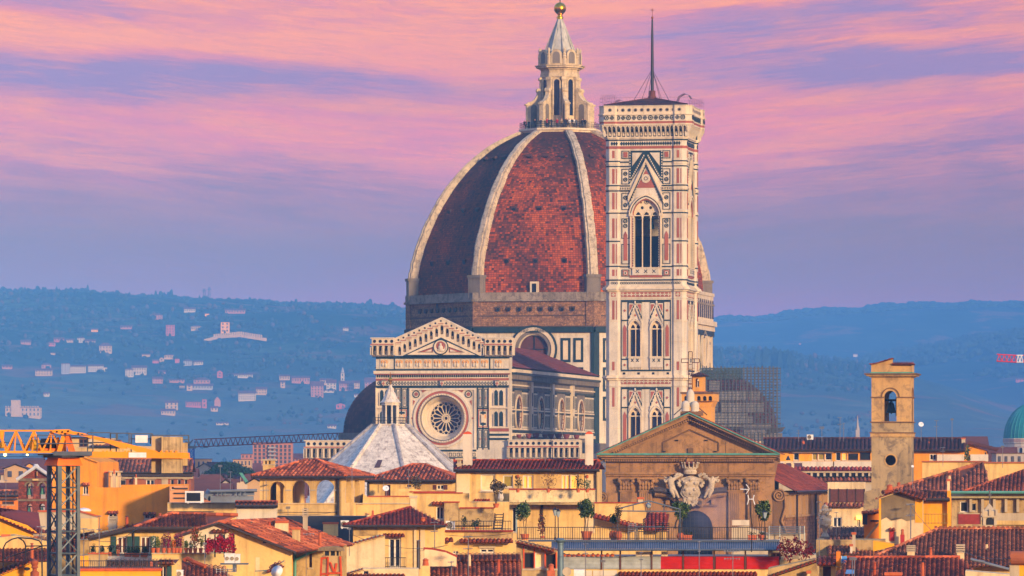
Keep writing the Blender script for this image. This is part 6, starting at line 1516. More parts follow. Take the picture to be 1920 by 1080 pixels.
roof_gx(fr,o,190,358,885,862,14,T4,3,.8);chimney(fr,o,256,272,868,876,4,'box',GRC);chimney(fr,o,253,257,889,900,-1,'pot')
fr,o=bld('cream penthouse with dark glazed front showing through the crane railings',590,[(134,821),(196,821),(196,836),(262,836)],10,CRM,-4,[(148,164,823,838,'bm'),(225,233,858,866,'wm')]);roof_gx(fr,o,172,225,836,828,8,T4,2);strip(fr,o,133,197,819.5,821.5,GUT,.3)
strip(fr,o,167,172,823,838,WHT,.05,0,'panel');chimney(fr,o,205,226,832,850,3,'box',CR2)
fr,o=bld('dark red brick bell gable with four arched openings holding green bells',480,[(34,896),(67,876),(101,896)],2.2,RBK,-5,name='bell_gable',cat='bell gable',back=False)
for ob in[c for c in o.children]:bpy.data.objects.remove(ob)
mb=MB();top=[fr.P(34.5,896),fr.P(67,876),fr.P(101,896)];BH=[parch(fr,48.5,61.5,912,935,0),parch(fr,72.5,85.5,912,935,0),parch(fr,49,60.5,950,965,0),parch(fr,72.5,84.5,950,965,0)];nh=loop(fr,[(64.5,884),(70.5,884),(70.5,896),(64.5,896)])
mb.plate([(top[0][0],0),(top[2][0],0)]+top[::-1],BH+[nh],0,1.1,0,0,True)
pb(mb,fr,34,101.5,897,902,1,0,.15);pb(mb,fr,33.5,102,936,939.5,1,0,.12);pb(mb,fr,62,72.5,898,901,2,0,.3)
for x0,x1,ys in((48.5,61.5,912),(72.5,85.5,912)):a=fr.P((x0+x1)/2,ys);mb.ring(a[0],a[1],(x1-x0)/2*fr.k+.14,(x1-x0)/2*fr.k,-.06,.1,1,14,0,PI)
mb.build('wall',[RBK,STU,CRM],o)
mb=MB()
for p,q in((fr.V(31,899,-.3),fr.V(67,874.5,-.3)),(fr.V(67,874.5,-.3),fr.V(104,899,-.3))):d_=Vector((0,1.7,0));mb.face([p,q,q+d_,p+d_]);mb.tube(p,q,.14,5);mb.face([p-Vector((0,0,.2)),q-Vector((0,0,.2)),q,p])
mb.lathe(fr.X(67),.2,[(.3,fr.Z(875)),(.22,fr.Z(872)),(.12,fr.Z(870))],8);mb.build('coping',plain('white_stone_coping',(196,196,194),.7),o)
for i,(x,y0,y1)in enumerate(((55,914,928),(79.5,914,927),(54.8,951,962),(78.8,951,962))):
 mb=MB();a=fr.X(x,.5);zt_,zb_=fr.Z(y0),fr.Z(y1);q=(zt_-zb_);mb.lathe(a,.5,[(q*.4,zb_),(q*.34,zb_+q*.15),(q*.24,zb_+q*.55),(q*.2,zb_+q*.8),(q*.08,zt_)],12,0);mb.box(a-.28,a+.28,.42,.58,zt_,zt_+.1,1);mb.tube((a,.5,zt_-.05),(a,.5,zt_+.1),.04,5,1);mb.build('bell',[plain('pale_green_bronze',(84,140,118),.6,.2),IRON],o)
# smaller houses left
fr,o=bld('low golden house whose tiled roof slopes down towards the crane mast',330,[(-30,958),(0,967),(52,985),(77,1004)],8,LEM,None,())
mb=MB();slope(mb,fr,(-34,958.5,-.3),(80,1006,-.3),(73,960,9),(-34,946,9));mb.build('roof',T3,o);chimney(fr,o,63,72,1001,1010,-1.2,'vents',TER)
fr,o=bld('grey cream box house with a single dark window behind the crane mast',365,[(72,960),(150,960),(184,970)],9,GRC,None,[(163.5,175.5,978,992,'bk'),(102,110,976,988,'bk')],cap=T2)
strip(fr,o,151,183.5,972,1080,CRM,.03,0,'render_panel',.05);mb=MB();mb.lathe(fr.X(158),2,[(.5,fr.Z(959)),(.5,fr.Z(957)),(.35,fr.Z(954)),(.05,fr.Z(952.5))],12);mb.build('roof_vent',WPL,o)
fr,o=bld('small orange house with tiled lean-to roof beside the brick bell gable',520,[(-20,928),(34,928)],8,YE2,None,[(4,26,940,946,'bk')]);roof_gx(fr,o,-20,33,928,921,7,T4,2);strip(fr,o,-20,33,934,937,GUT,.5)
fr,o=bld('jumbled row house under mossy tiles behind the pergola frame',300,[(-30,1012),(30,1004),(95,1016)],8,CRM,None,())
mb=MB();slope(mb,fr,(-34,1052,-4),(98,1052,-4),(96,1010,4),(-34,1005,4));mb.build('roof',T1,o);chimney(fr,o,4,18,1002,1012,2,'box',WHT)
fr,o=bld('low house with long dark tiled eaves running behind the crane mast',318,[(76,1000),(178,1003)],8,DIN,None,())
mb=MB();slope(mb,fr,(78,1040,-3),(150,1040,-3),(150,996,3),(76,992,3));slope(mb,fr,(120,1017,-4),(182,1004,-4),(176,994,1),(128,1003,1));mb.build('roof',T2,o)
PG=Fr(45,262,0);pg=PG.root('pergola','thin dark arched pergola frame over the tiled roofs','pergola');mb=MB()
for y_ in(0,1.2):
 for pts in([(6,1090),(6,1028),(11,1018),(22,1011),(34,1008)],[(34,1008),(44,1014),(48,1022),(48,1090)],[(34,1008),(60,1010),(74,1014),(79,1022),(79,1090)]):mb.path([PG.V(x,y,y_)for x,y in pts],.035,5)
mb.tube(PG.V(6,1048,0),PG.V(79,1024,0),.03,4);mb.tube(PG.V(34,1008,0),PG.V(34,1008,1.2),.03,4);mb.tube(PG.V(48,1024,0),PG.V(112,1023,0),.03,4);mb.build('frame',IRON,pg)
fr,o=bld('yellow gable with bright orange roof tiles and an oval vent low by the crane foot',250,[(-20,1085),(58,1053),(60,1090)],5,LEM,None,())
mb=MB();slope(mb,fr,(-22,1087,-.4),(60,1054,-.4),(58,1044,3),(-22,1072,3));mb.build('roof',T1,o);a=fr.P(51,1066.5);mb=MB();mb.prism([(a[0]+.14*math.cos(t/12*2*PI),a[1]+.08*math.sin(t/12*2*PI))for t in range(12)],-.03,.05);mb.build('vent',DARK,o)
UR=Fr(65,249,0,0);ur=UR.root('stone_finial','round topped terracotta finial on a post beside the orange roofed gable','finial');mb=MB();z=UR.Z;mb.lathe(0,0,[(.2,0),(.2,z(1073)),(.1,z(1070)),(.1,z(1066)),(.17,z(1064)),(.13,z(1061)),(.18,z(1056)),(.16,z(1052)),(.05,z(1049.5)),(.01,z(1048.5))],14);mb.build('urn',plaster('red_stone',(164,84,54),.25,.3,scale=4),ur)
fr,o=bld('deep yellow terrace block with orange tile edging at the bottom',256,[(145,1070),(302,1070)],5,LEM,None,());strip(fr,o,144,304,1066,1070,plain('orange_edging_tile',(198,82,40),.8,0,.3,6),.12,0,'coping',5)
railing_thing('black iron railing along the deep yellow terrace block',256,[(142,1066,.1),(302,1066,.1)],.36,.085)
fr,o=bld('stained plaster parapet house below the villa planters',276,[(146,1044),(166,1040),(202,1038)],4,DIN,None,());strip(fr,o,146,166,1042,1068,LEM,.03,0,'render_panel');strip(fr,o,165,203,1036.5,1039,T2,.08,0,'coping')
fr,o=bld('low roof of grey mossy tiles behind the iron railing',268,[(200,1062),(297,1062)],5,DIN,None,());mb=MB();slope(mb,fr,(200,1064,-.3),(297,1064,-.3),(297,1049,3),(200,1048,3));mb.build('roof',T4,o);chimney(fr,o,279,288,1053,1066,-.6,'pot',TER)
fr,o=bld('tiny dormer house with teal shuttered door and sagging tiled roof',262,[(299,1054),(325,1054),(340,1064)],4,CRM,None,[(300,312,1061,1090,'dk')]);mb=MB();slope(mb,fr,(294,1057,-.5),(327,1057,-.5),(336,1047,2),(298,1047,2));mb.build('roof',T2,o);strip(fr,o,313,322,1061,1085,GRS,.05,0,'shutter')
fr,o=bld('dark weathered tile roof with curled grey ridge left of the tall cream chimney',264,[(338,1082),(440,1082)],5,CRM,None,());mb=MB();slope(mb,fr,(340,1090,-.8),(432,1098,-.8),(425,1070,3),(341,1048,3));mb.path([fr.V(345,1050,2.5),fr.V(352,1047,2.4),(fr.V(364,1054,2)),fr.V(385,1062,1.5)],.11,6);mb.build('roof',T2,o);aircon('narrow white air conditioner on the weathered roof by the teal door',258,331,343,1069,1083)
# villa with green shutters
fr,o=bld('cream villa with green shutters, dark eaves and a row of planters',300,[(167,1005),(182,1001),(258,987),(352,987)],8,CRM,None,[(220,238,1006,1038,'dr'),(264,282,1006,1038,'dr')],name='villa',cat='villa')
for x0,x1 in((208,218),(238.5,248),(252,262),(282.5,293)):strip(fr,o,x0,x1,1005.5,1038,GRS,.07,0,'shutter',.0)
mb=MB();slope(mb,fr,(252,989,-.8),(392,989,-.8),(446,966,4.5),(322,963,4.5));slope(mb,fr,(164,1007,-.8),(254,988.5,-.8),(322,963,4.5),(300,966,4.5));ridge(mb,fr,(254,988,-.8),(322,962.5,4.5));ridge(mb,fr,(322,962.5,4.5),(446,965.5,4.5));ro=mb.build('roof',T2,o)
mb=MB();mb.tube(fr.V(252,990.5,-.85),fr.V(392,990.5,-.85),.1,6);mb.tube(fr.V(164,1009,-.85),fr.V(252,990.5,-.85),.12,6);mb.face([fr.V(164,1010,-.8),fr.V(254,991,-.8),fr.V(254,989.5,0),fr.V(164,1008,0)]);mb.build('eaves',plain('dark_eaves',(62,50,46)),ro);pipe(fr,o,250.5,992,1040)
mb=MB();mb.box(fr.X(165),fr.X(345),-1.6,0,0,fr.Z(1042));mb.build('balcony',WHT,o)
railing_thing('thin railing above the white balcony of the green shuttered villa',298,[(168,1042,0),(288,1042,0)],.5,.3)
for x,w_,lab in((175,8,'loose green shrub at the end of the villa balcony'),(191.5,8,'spindly shrub behind the aerial on the villa balcony'),(206.5,11,'leafy green shrub in front of the first green shutter')):plant(lab,299,x,1042,7,8,'bush',16,w_+4,LEAFD)
plant('round clipped reddish ball topiary by the villa door',298.5,221.5,1042,11,7,'pot',12,12,leafmat('rust_leaves',[(86,48,34),(128,68,44),(160,92,60)]))
for x,lab in((240,'long planter box of dark shrubs, first past the villa door'),(254.5,'middle planter box of dark shrubs between the shutters'),(270.5,'planter box of dark shrubs nearest the flower terrace')):plant(lab,298.5,x,1044,7,12.5,'box',15,14,LEAFD,'planter','planter')
# gabled house with creeper and flower terrace
fr,o=bld('white gabled house with red roof, arched green door and crimson creeper',286,[(344,1004),(412,981),(432,989),(548,1031)],10,[CRM],None,[(432.5,438,1013,1030,'bk')])
mb=MB();mb.prism(loop(fr,[(345,1080),(345,1005),(412,982.5),(429,989),(429,1040),(345,1040)]),-.03,.02);mb.build('white_render',WHT,o)
mb=MB();mb.prism(parch(fr,406,422,1009,1035,0,0,10),-.05,.05);mb.build('arched_door',GRS,o);awning(fr,o,397,429,996,T2,.3)
mb=MB();slope(mb,fr,(556,1036,-.5),(664,1022,12),(538,974,12),(411,979.5,-.5));slope(mb,fr,(330,1003,8),(326,1008,-.5),(411,979,-.5),(440,974,8));ridge(mb,fr,(411,979,-.5),(538,973.5,12));mb.build('roof',T2,o)
mb=MB();mb.tube(fr.V(326,1008.5,-.5),fr.V(411,980.5,-.5),.07,5);mb.tube(fr.V(411,980.5,-.5),fr.V(556,1037,-.5),.07,5);mb.build('verge',plain('dark_eaves',(62,50,46)),o)
chimney(fr,o,568,577,953,985,10,'vents',GRC);chimney(fr,o,548,563,988,1004,4,'box',DIN);strip(fr,o,479,487,1045,1080,CR2,.02);mb=MB();a=fr.P(493,1013);mb.box(a[0],a[0]+.17,-.04,.1,a[1]-.15,a[1]+.05);mb.build('vent',DARK,o)
fr,o=bld('cream terrace wall carrying the flower pots',283,[(285,1038),(436,1038)],2.5,CRM,None,(),'terrace_wall','wall');strip(fr,o,284,386,1036.4,1038.6,GRC,.1,0,'coping',.4)
FL={'magenta':[(96,26,50),(150,34,76),(70,80,46)],'white':[(54,74,44),(90,110,66),(226,220,206)],'green':[(48,66,36),(96,112,56),(140,140,70)],'orange':[(150,74,30),(206,110,34),(120,84,40)],'plum':[(84,24,44),(126,36,66),(60,62,44)],'red':[(150,50,40),(96,104,60),(170,84,60)],'yellow':[(96,104,50),(150,140,60),(74,90,44)]}
for i,(x,cc,ch,cw,tx)in enumerate(((287,'white',24,11,'white blossoms, first pot at the wall corner'),(296,'green',22,14,'yellow green leaves, second from the wall corner'),(307,'plum',32,18,'tall plum coloured flowers on the terrace wall'),(316.5,'magenta',32,18,'tall magenta flowers beside the orange flowers'),(325.5,'orange',17,15,'low orange flowers on the terrace wall'),(331.5,'plum',30,14,'tall dark purple blooms behind the orange flowers'),(338,'magenta',29,15,'magenta flowers just before the white gable'),(349,'green',15,13,'bushy green leaves in front of the white gable'),(357,'white',16,12,'small white flowers below the rambling rose'),(366,'red',44,26,'tall rambling red rose against the white gable'),(376.5,'yellow',30,15,'yellowish leaves next to the crimson creeper'))):
 plant('flower pot of '+tx,282.8,x,1036.4,9,8.6,'pot',ch,cw,leafmat('flowers_'+cc,FL[cc]),'flower pot','flower_pot','flower pots on the terrace wall',n=170 if ch<40 else 330)
CK=Fr(412,281,0);ck=CK.root('creeper','crimson creeper hanging over a dark trellis on the white gable','creeper');mb=MB();rg=random.Random(5)
for _ in range(46):x=rg.uniform(386,439);y=1021+rg.gauss(0,6.5)+(3 if x<408 else-2);mb.leaves(CK.V(x,y,rg.uniform(-.1,.15)),(.19,.1,.2),30,.075,0,rg,0)
mb.build('foliage',leafmat('crimson_leaves',[(86,12,24),(150,20,36),(190,28,50),(120,24,60)]),ck)
mb=MB()
for x in(385,403,420.5,438.5):mb.tube(CK.V(x,1045,.1),CK.V(x,1002,.1),.04,5)
mb.tube(CK.V(385,1035,.1),CK.V(438,1035,.1),.03,5);mb.tube(CK.V(385,1014,.1),CK.V(438,1014,.1),.03,5);mb.build('trellis',plain('dark_green_post',(24,40,38),.6),ck)
aircon('white twin air conditioner, the one nearer the creeper on the bracket',280,421,440,1038,1056,2,'air conditioners on the gable bracket');aircon('white air conditioner at the outer end of the gable bracket',280,441,450,1039,1056,1,'air conditioners on the gable bracket')
SH=Fr(442,280,0,CZ-(1058-HY)*280/F);sh=SH.root('wall_bracket','grey metal wall bracket holding two air conditioners on the cream gable','bracket');mb=MB();mb.box(SH.X(413),SH.X(465),-.1,.7,-.02,.06);mb.box(SH.X(436),SH.X(443),.0,.5,-.4,0);mb.build('shelf',STEEL,sh)
# flat roofs behind
fr,o=bld('long cream parapet building carrying rooftop cooling plant',412,[(314,944),(448,942)],10,CRM,None,());strip(fr,o,314,401,958.5,960,GUT,.05);strip(fr,o,314,448,942,943.5,GRC,.1,0,'coping',.5)
fr,o=bld('white plastered stair head with a thin tiled roof above the villa ridge',398,[(444,948),(520,945)],6,WHT,None,());roof_gx(fr,o,443,519,947,941.5,5,T2,2)
fr,o=bld('low pinkish service block with ducts at the end of the golden wall',424,[(318,912),(353,910)],6,plaster('pinkish_render',(206,146,98),.15,.4),None,[(322,326,913,917,'bk')]);mb=MB()
for y in(916,925,934):mb.tube(fr.V(326,y,-.1),fr.V(352,y,-.1),.06,5)
mb.build('duct',GUT,o)
gq=aircon('large white rooftop cooling unit with a black grille on the parapet building',410,347,382,921,942.5,0);mb=MB();mb.box(-.58,.45,-.03,0,.12,.74);[mb.box(-.58,.45,-.05,-.03,.14+i*.1,.16+i*.1)for i in range(6)];mb.build('grille',DARK,gq)
DU=Fr(435,410,0,CZ-(942-HY)*410/F);du=DU.root('ventilation_duct','long grey ventilation duct and pipes on the parapet building roof','duct');mb=MB();mb.box(DU.X(395),DU.X(475),-.3,.6,0,DU.Z(930));mb.box(DU.X(395),DU.X(476),0,.9,DU.Z(929),DU.Z(921));mb.tube(DU.V(386,935,.3),DU.V(396,921,.3),.35,10);mb.tube(DU.V(394,921,-.4),DU.V(482,919.5,-.4),.12,8)
for x in(408,415,422,443,451,459):mb.box(DU.X(x),DU.X(x+1.6),-.46,-.34,DU.Z(930),DU.Z(921))
mb.box(DU.X(433),DU.X(434),-.32,-.29,0,DU.Z(930));mb.build('casing',plain('galvanised_sheet',(124,132,138),.45,.5,.25,1),du)
# ------------------------------------------------------------------ centre: loggia, tall cream house, terraces
LG=bld('cream loggia house with open arches under a hipped tile roof',420,[(487,893),(637,893)],9,CRM,-13,(),'loggia_house','house',back=False)
fr,o=LG
for c in list(o.children):bpy.data.objects.remove(c)
A0,B0=fr.P(487,893),fr.P(637,893);ds=8.2;zl=fr.Z(943);zt_=A0[1]
mb=MB();hs=[parch(fr,x0,x1,919,943,0)for x0,x1 in((504,535.5),(545.5,581),(591,628))]
mb.plate([(A0[0],0),(B0[0],0),(B0[0],zt_),(A0[0],zt_)],hs,0,.45,0)
mb.M=Matrix(((0,-1,0,B0[0]),(1,0,0,0),(0,0,1,0),(0,0,0,1)))
Ys=[(fr.Y(a,B0[0]),fr.Y(b,B0[0]))for a,b in((648,659),(664,675))];dY=fr.Y(684,B0[0])
mb.plate([(0,0),(dY,0),(dY,zt_),(0,zt_)],[arch(a,b,zl,fr.Z(917),0,10)for a,b in Ys],0,.45,0);mb.M=None
mb.box(A0[0],A0[0]+.4,.45,dY,0,zt_,0);mb.box(A0[0]+.4,B0[0]-.5,.45,dY,zl-.9,zl-.05,1);mb.box(A0[0]+.4,fr.X(541,4),dY-.4,dY,0,zt_,0);mb.box(fr.X(541,4),fr.X(541,4)+.3,.45,dY,0,zt_,0);mb.box(A0[0]+.4,B0[0]-.5,.45,dY,zt_-.2,zt_-.05,0)
mb.box(fr.X(586,dY),fr.X(592,dY),dY-.4,dY,0,zt_,0);mb.box(B0[0]-.6,B0[0]-.1,dY-.4,dY,0,zt_,0);mb.box(fr.X(640,dY),fr.X(646,dY),dY-.4,dY,0,zt_,0);mb.box(fr.X(541,dY),B0[0]-.1,dY-.4,dY,0,zl-.7,0)
mb.build('wall',[CRM,GRC],o)
for x0,x1 in((484,504.5),(535,546),(580.5,591.5),(627.5,637.5)):strip(fr,o,x0 if x0>485 else 487,x1,918,920.5,GRC,.06,0,'string_course')
strip(fr,o,487,637,943.5,945,CR2,.1);strip(fr,o,487,637,960,961,GUT,.05,0,'cable')
mb=MB();e=[(A0[0]-.5,-.6),(B0[0]+.6,-.6),(B0[0]+.6,dY+.6),(A0[0]-.5,dY+.6)];zr=fr.Z(862.5,0,dY/2);p1,p2=fr.X(577,dY/2),fr.X(589,dY/2);q=tp(420)
tile_plane(mb,(*e[0],zt_),(*e[1],zt_),(p2,dY/2,zr),(p1,dY/2,zr),q,q*1.7,0,q*.27);tile_plane(mb,(*e[1],zt_),(*e[2],zt_),(p2,dY/2,zr),(p2,dY/2,zr),q,q*1.7,0,q*.27);tile_plane(mb,(*e[3],zt_),(*e[0],zt_),(p1,dY/2,zr),(p1,dY/2,zr),q,q*1.7,0,q*.27);tile_plane(mb,(*e[2],zt_),(*e[3],zt_),(p1,dY/2,zr),(p2,dY/2,zr),q,q*1.7,0,q*.27)
for a,b in((e[0],p1),(e[1],p2),(e[2],p2)):ridge_tiles(mb,(*a,zt_+.05),(b,dY/2,zr+.05),.15,.45)
ro=mb.build('roof',T2,o);mb=MB();mb.tube((*e[0],zt_-.08),(*e[1],zt_-.08),.11,6);mb.tube((*e[1],zt_-.08),(*e[2],zt_-.08),.11,6);mb.box(A0[0]-.4,B0[0]+.5,-.5,0,zt_-.16,zt_-.06);mb.build('gutter',GUT,ro)
pipe(fr,o,634.5,893,968,-.15,.09);chimney(fr,o,493,511,860,886,5,'cap',CRM);antenna(fr,o,499,896,940,-.3,'yagi',8);antenna(fr,o,540,950,968,-.8,'grid',8)
fr,o=bld('curved cream parapet joining the loggia house to the shuttered house',424,[(636,946),(680,946),(681,926),(688,931),(772,931),(772,936)],5,CRM,None,());strip(fr,o,640,772,943,945,GRC,.1);strip(fr,o,690,772,929.5,931.5,T2,.1,0,'coping',.4);chimney(fr,o,696,702,957,966,-1,'pot',TER)
fr,o=bld('dark flat roofed annexe with grey metal fascia below the loggia',404,[(519,968),(690,968)],6,plain('dark_fascia',(58,58,66),.6),None,());aircon('white air conditioner by the dark annexe',380,639,654,976,990);chimney(fr,o,606,634,979,990,-3,'box',CRM)
fr,o=bld('cream house with brown shutters under a broad hipped tile roof',452,[(688,900),(856,900)],10,CRM,-6,[(819,832,909,918,'wmB'),(721,732,909,930,'br'),(763,771,909,913,'br')]);roof_gx(fr,o,688,852,900,871.5,10,T2,5,.7,GUT,772,800)
antenna(fr,o,766,880,925,-1,'yagi',6);antenna(fr,o,719,890,912,-.6,'yagi',6);antenna(fr,o,724,916,930,-1.5,'dish',12);pipe(fr,o,691,902,935,-.15,.08)
PB=Fr(785,440,0,CZ-(921-HY)*440/F);plant('bare twiggy shrub on the roof terrace of the brown shuttered house',440,783,921,4,10,'bush',26,26,leafmat('dry_twigs',[(70,58,44),(96,80,56),(60,66,40)]),'shrub','shrub')
fr,o=bld('small cream terrace parapet with coping before the brown shuttered house',430,[(744,924),(772,916),(800,922),(853,922)],3,CRM,None,());strip(fr,o,768,866,921,923,T3,.1,0,'coping');strip(fr,o,745,772,917,924,CRM,.02)
# tall cream house
fr,o=bld('tall cream house with two white chimneys and a long red roof',380,[(854,880),(1119,880)],10,CRM,-3,[(901,929,889,921,'wc'),(943,962,891,914,'wo'),(980,1000,891,917,'wmL'),(1053,1069,890,918,'wmL'),(1069.5,1085,890,918,'wL'),(961,967,952,997,'wk')],cat='house')
roof_gx(fr,o,854,1120,880,864,10,T3,4,.7);strip(fr,o,856,881,882,950,CR2,.12,0,'pier');strip(fr,o,1097,1118,882,1000,CR2,.08,0,'pier');pipe(fr,o,1117,882,990,-.2,.07)
for x0,x1 in((868,885),(1097,1112)):
 a,b=fr.P(x0,814,1.5),fr.P(x1,876,1.5);mb=MB();mb.box(a[0],b[0],1.5,2.1,b[1]-.6,a[1],0);mb.box(a[0]-.05,b[0]+.05,1.42,2.18,b[1]-.5,b[1]+.1,1);mb.lathe((a[0]+b[0])/2,1.8,[((b[0]-a[0])*.66,a[1]),((b[0]-a[0])*.6,a[1]+.06),((b[0]-a[0])*.45,a[1]+.14),(.05,a[1]+.2)],4,1,R(45));mb.build('chimney',[WHT,plain('orange_cap',(214,84,40),.8)],o)
chimney(fr,o,857,865,858,874,.5,'cap',GRC);awning(fr,o,889,919,939,T3,.35);strip(fr,o,892,917,943,950,WHT,.03,0,'shutter_box')
mb=MB();a,b=fr.P(955,918,-1.6),fr.P(1115,943,-1.6);mb.box(a[0],b[0],-1.6,-1.42,b[1],a[1],0);mb.box(a[0]-.04,b[0]+.04,-1.66,-1.36,a[1]-.02,a[1]+.08,1);mb.box(a[0],b[0],-1.6,0,b[1]-.12,b[1]+.05,2);mb.box(b[0]-.18,b[0],-1.42,0,b[1],a[1]-.02,0);mb.box(a[0]+5.2,a[0]+5.22,-1.62,-1.59,b[1],a[1],2);mb.build('balcony',[plaster('stained_balcony',(232,206,150),.15,.5,(96,74,56),1.6,mottle=.4),T3,DIN],o)
for x in(971,1101):mb=MB();a=fr.P(x,893);mb.lathe(a[0],-.12,[(.03,a[1]-.15),(.09,a[1]-.1),(.1,a[1]+.05),(.03,a[1]+.1)],8);mb.build('wall_lamp',TER,o)
pipe(fr,o,1016,945,1000,-.1,.09);strip(fr,o,967,970,950,1000,plain('pale_shutter',(150,168,168),.7),.06,0,'shutter')
for x,ch,cw,kind,lab,lf in((971,24,20,'bush','dry grassy shrub at the start of the long balcony',leafmat('dry_grass',[(96,82,50),(66,60,40),(120,108,70)])),(1028,36,42,'bush','bare reddish climber spreading over the balcony wall',leafmat('dry_climber',[(96,60,40),(120,82,56),(70,48,36)])),(1084,30,30,'bush','spiky dark green plant by the balcony window with yellow reflections',LEAFD),(1101,22,18,'bush','small grey green bush at the far end of the balcony',LEAF)):
 plant(lab,376.5,x,917.5+6,7,8,kind,ch,cw,lf,'shrub','balcony_shrub',None,n=160,lsz=.06)
fr,o=bld('cream rooftop rooms with stained walls and a tall narrow window',352,[(768,925),(880,925),(880,941),(955,941)],8,CRM,None,[(818,832,950,974,'wm'),(968,970,960,970,'w')][:1])
strip(fr,o,767,783,929,934,GRC,.25,0,'capital');strip(fr,o,769,782,934,978,CR2,.2,0,'pier');strip(fr,o,775,868,923,925,T3,.12,0,'coping');awning(fr,o,810,836,944,T1,.4);strip(fr,o,880,928,951,953,T3,.1,-.4,'coping');strip(fr,o,893,895,952,975,GRC,.03)
mb=MB();pb(mb,fr,833,860,942,985,0,-.5,0,.5);pb(mb,fr,861,926,953,985,0,-.5,.0,.5);mb.build('stained_parapet',DIN,o);strip(fr,o,832,862,940,942.5,T3,.1,-.5,'coping');strip(fr,o,861,927,951,953.5,T3,.1,-.5,'coping')
aircon('white air conditioner against the stained rooftop parapet',346,836,853,977,993);plant('dark conical shrub beside the air conditioner',345,869,994,5,8,'bush',26,16,LEAFD);plant('spiky rosette plant on the stained terrace',345,894,994,6,10,'bush',16,22,LEAFD)
plant('bare branched little tree in a pot on the stained rooftop parapet',350,930,952,8,12,'tree',46,44,leafmat('bare_branch',[(88,72,54),(64,54,44),(110,96,70)]),n=70)
LD=Fr(935,347,0);ld=LD.root('step_ladder','dark iron steps leaning on the stained rooftop terrace','ladder');mb=MB()
for s in(0,1):mb.tube(LD.V(924+s*16,995,.2),LD.V(928+s*16,962,1.0),.035,5);mb.tube(LD.V(926+s*16,994,1.5),LD.V(930+s*14,966,1.0),.03,5)
for i in range(6):mb.tube(LD.V(925+i*.6,990-i*5,.3+i*.12),LD.V(941+i*.6,990-i*5,.3+i*.12),.03,5)
mb.build('frame',IRON,ld)
UM=Fr(939,366,0,CZ-(945-HY)*366/F);um=UM.root('garden_parasol','folded pale parasol standing beside the bare potted tree','parasol');mb=MB();h_=30*UM.k;mb.lathe(0,0,[(.12,h_*.2),(.2,h_*.35),(.1,h_*.85),(.03,h_)],10,0);mb.build('canopy',WHT,um);mb=MB();mb.tube((0,0,-.6),(0,0,h_),.03,6);mb.build('pole',ALU,um)
fr,o=bld('stained cream terrace house with a tiled string course and twin windows below',335,[(824,996),(962,996)],9,CRM,None,[(900,927,1028,1037,'wm'),(849,859,1033,1038,'wm')])
strip(fr,o,823,962,994,997,T3,.2,0,'coping',.4);mb=MB();slope(mb,fr,(818,1015,-.6),(850,1015,-.6),(850,1009,.02),(820,1009,.02));slope(mb,fr,(862,1017,-.6),(962,1017,-.6),(962,1011,.02),(864,1011,.02));mb.build('string_roof',T1,o);strip(fr,o,898,929,1024,1028,GRC,.1,0,'shutter_box');mb=MB();mb.tube(fr.V(887,1023.5,-.1),fr.V(943,1023.5,-.1),.03,5);mb.build('awning_rail',GUT,o);strip(fr,o,870,962,998,1010,DIN,.02,0,'stained_band',.0)
railing_thing('thin railing across the stained terrace by the iron steps',334,[(845,994,.1),(958,994,.1)],.55,.16)
# red roofed house with french door
fr,o=bld('cream house with a white french door, iron balcony and dark red roof',330,[(662,985),(834,985)],9,CRM,None,[(729,752,1009,1064,'dm'),(710,716,1026,1040,'bk')])
mb=MB();slope(mb,fr,(645,985,-.7),(840,985,-.7),(775,952,5),(770,952,5));slope(mb,fr,(768,985,-.72),(835,985,-.72),(832,976,2),(770,976,2));ridge(mb,fr,(645,984.5,-.7),(770,951.5,5));ro=mb.build('roof',T3,o);mb=MB();mb.tube(fr.V(645,986.5,-.75),fr.V(835,986.5,-.75),.09,6);mb.box(fr.X(648),fr.X(834),-.7,0,fr.Z(987.5),fr.Z(986.2));mb.build('gutter',GUT,ro)
strip(fr,o,663,708,989,1005,DIN,.03,0,'stained_panel',.0);strip(fr,o,776,781,988,1065,CR2,.12,0,'pilaster');strip(fr,o,788,797,988,1066,CR2,.12,0,'pilaster');awning(fr,o,720,759,1004,T1,.5);chimney(fr,o,704,717,966,978,1.5,'pot',CR2);chimney(fr,o,786,800,969,980,.2,'pot',CRM);pipe(fr,o,784,1013,1080,-.15,.05)
railing_thing('curly iron balcony rail in front of the white french door',329,[(716,1065,-.4),(761,1065,-.4)],.62,.11)
fr,o=bld('pale cream lean-to wing with sloping tiled edge beside the french door house',324,[(650,1022),(710,1004),(722,1004),(722,1070)],4,CR2,None,[(711,717,1025,1040,'bk')][:0]);mb=MB();slope(mb,fr,(648,1023.5,-.2),(724,1003.5,-.2),(724,1001.5,1),(650,1021,1));mb.build('tile_edge',T3,o)
fr,o=bld('low white parapet terrace with tiled edge at the foot of the french door house',305,[(642,1078),(682,1066),(785,1066)],3,CR2,None,[(681,691,1070,1078,'w')]);mb=MB();slope(mb,fr,(640,1080,-.25),(682,1067.5,-.25),(682,1064,.8),(640,1076,.8));slope(mb,fr,(650,1079,-.3),(760,1079,-.3),(760,1077,.02),(650,1077,.02));mb.build('tile_edge',T1,o)
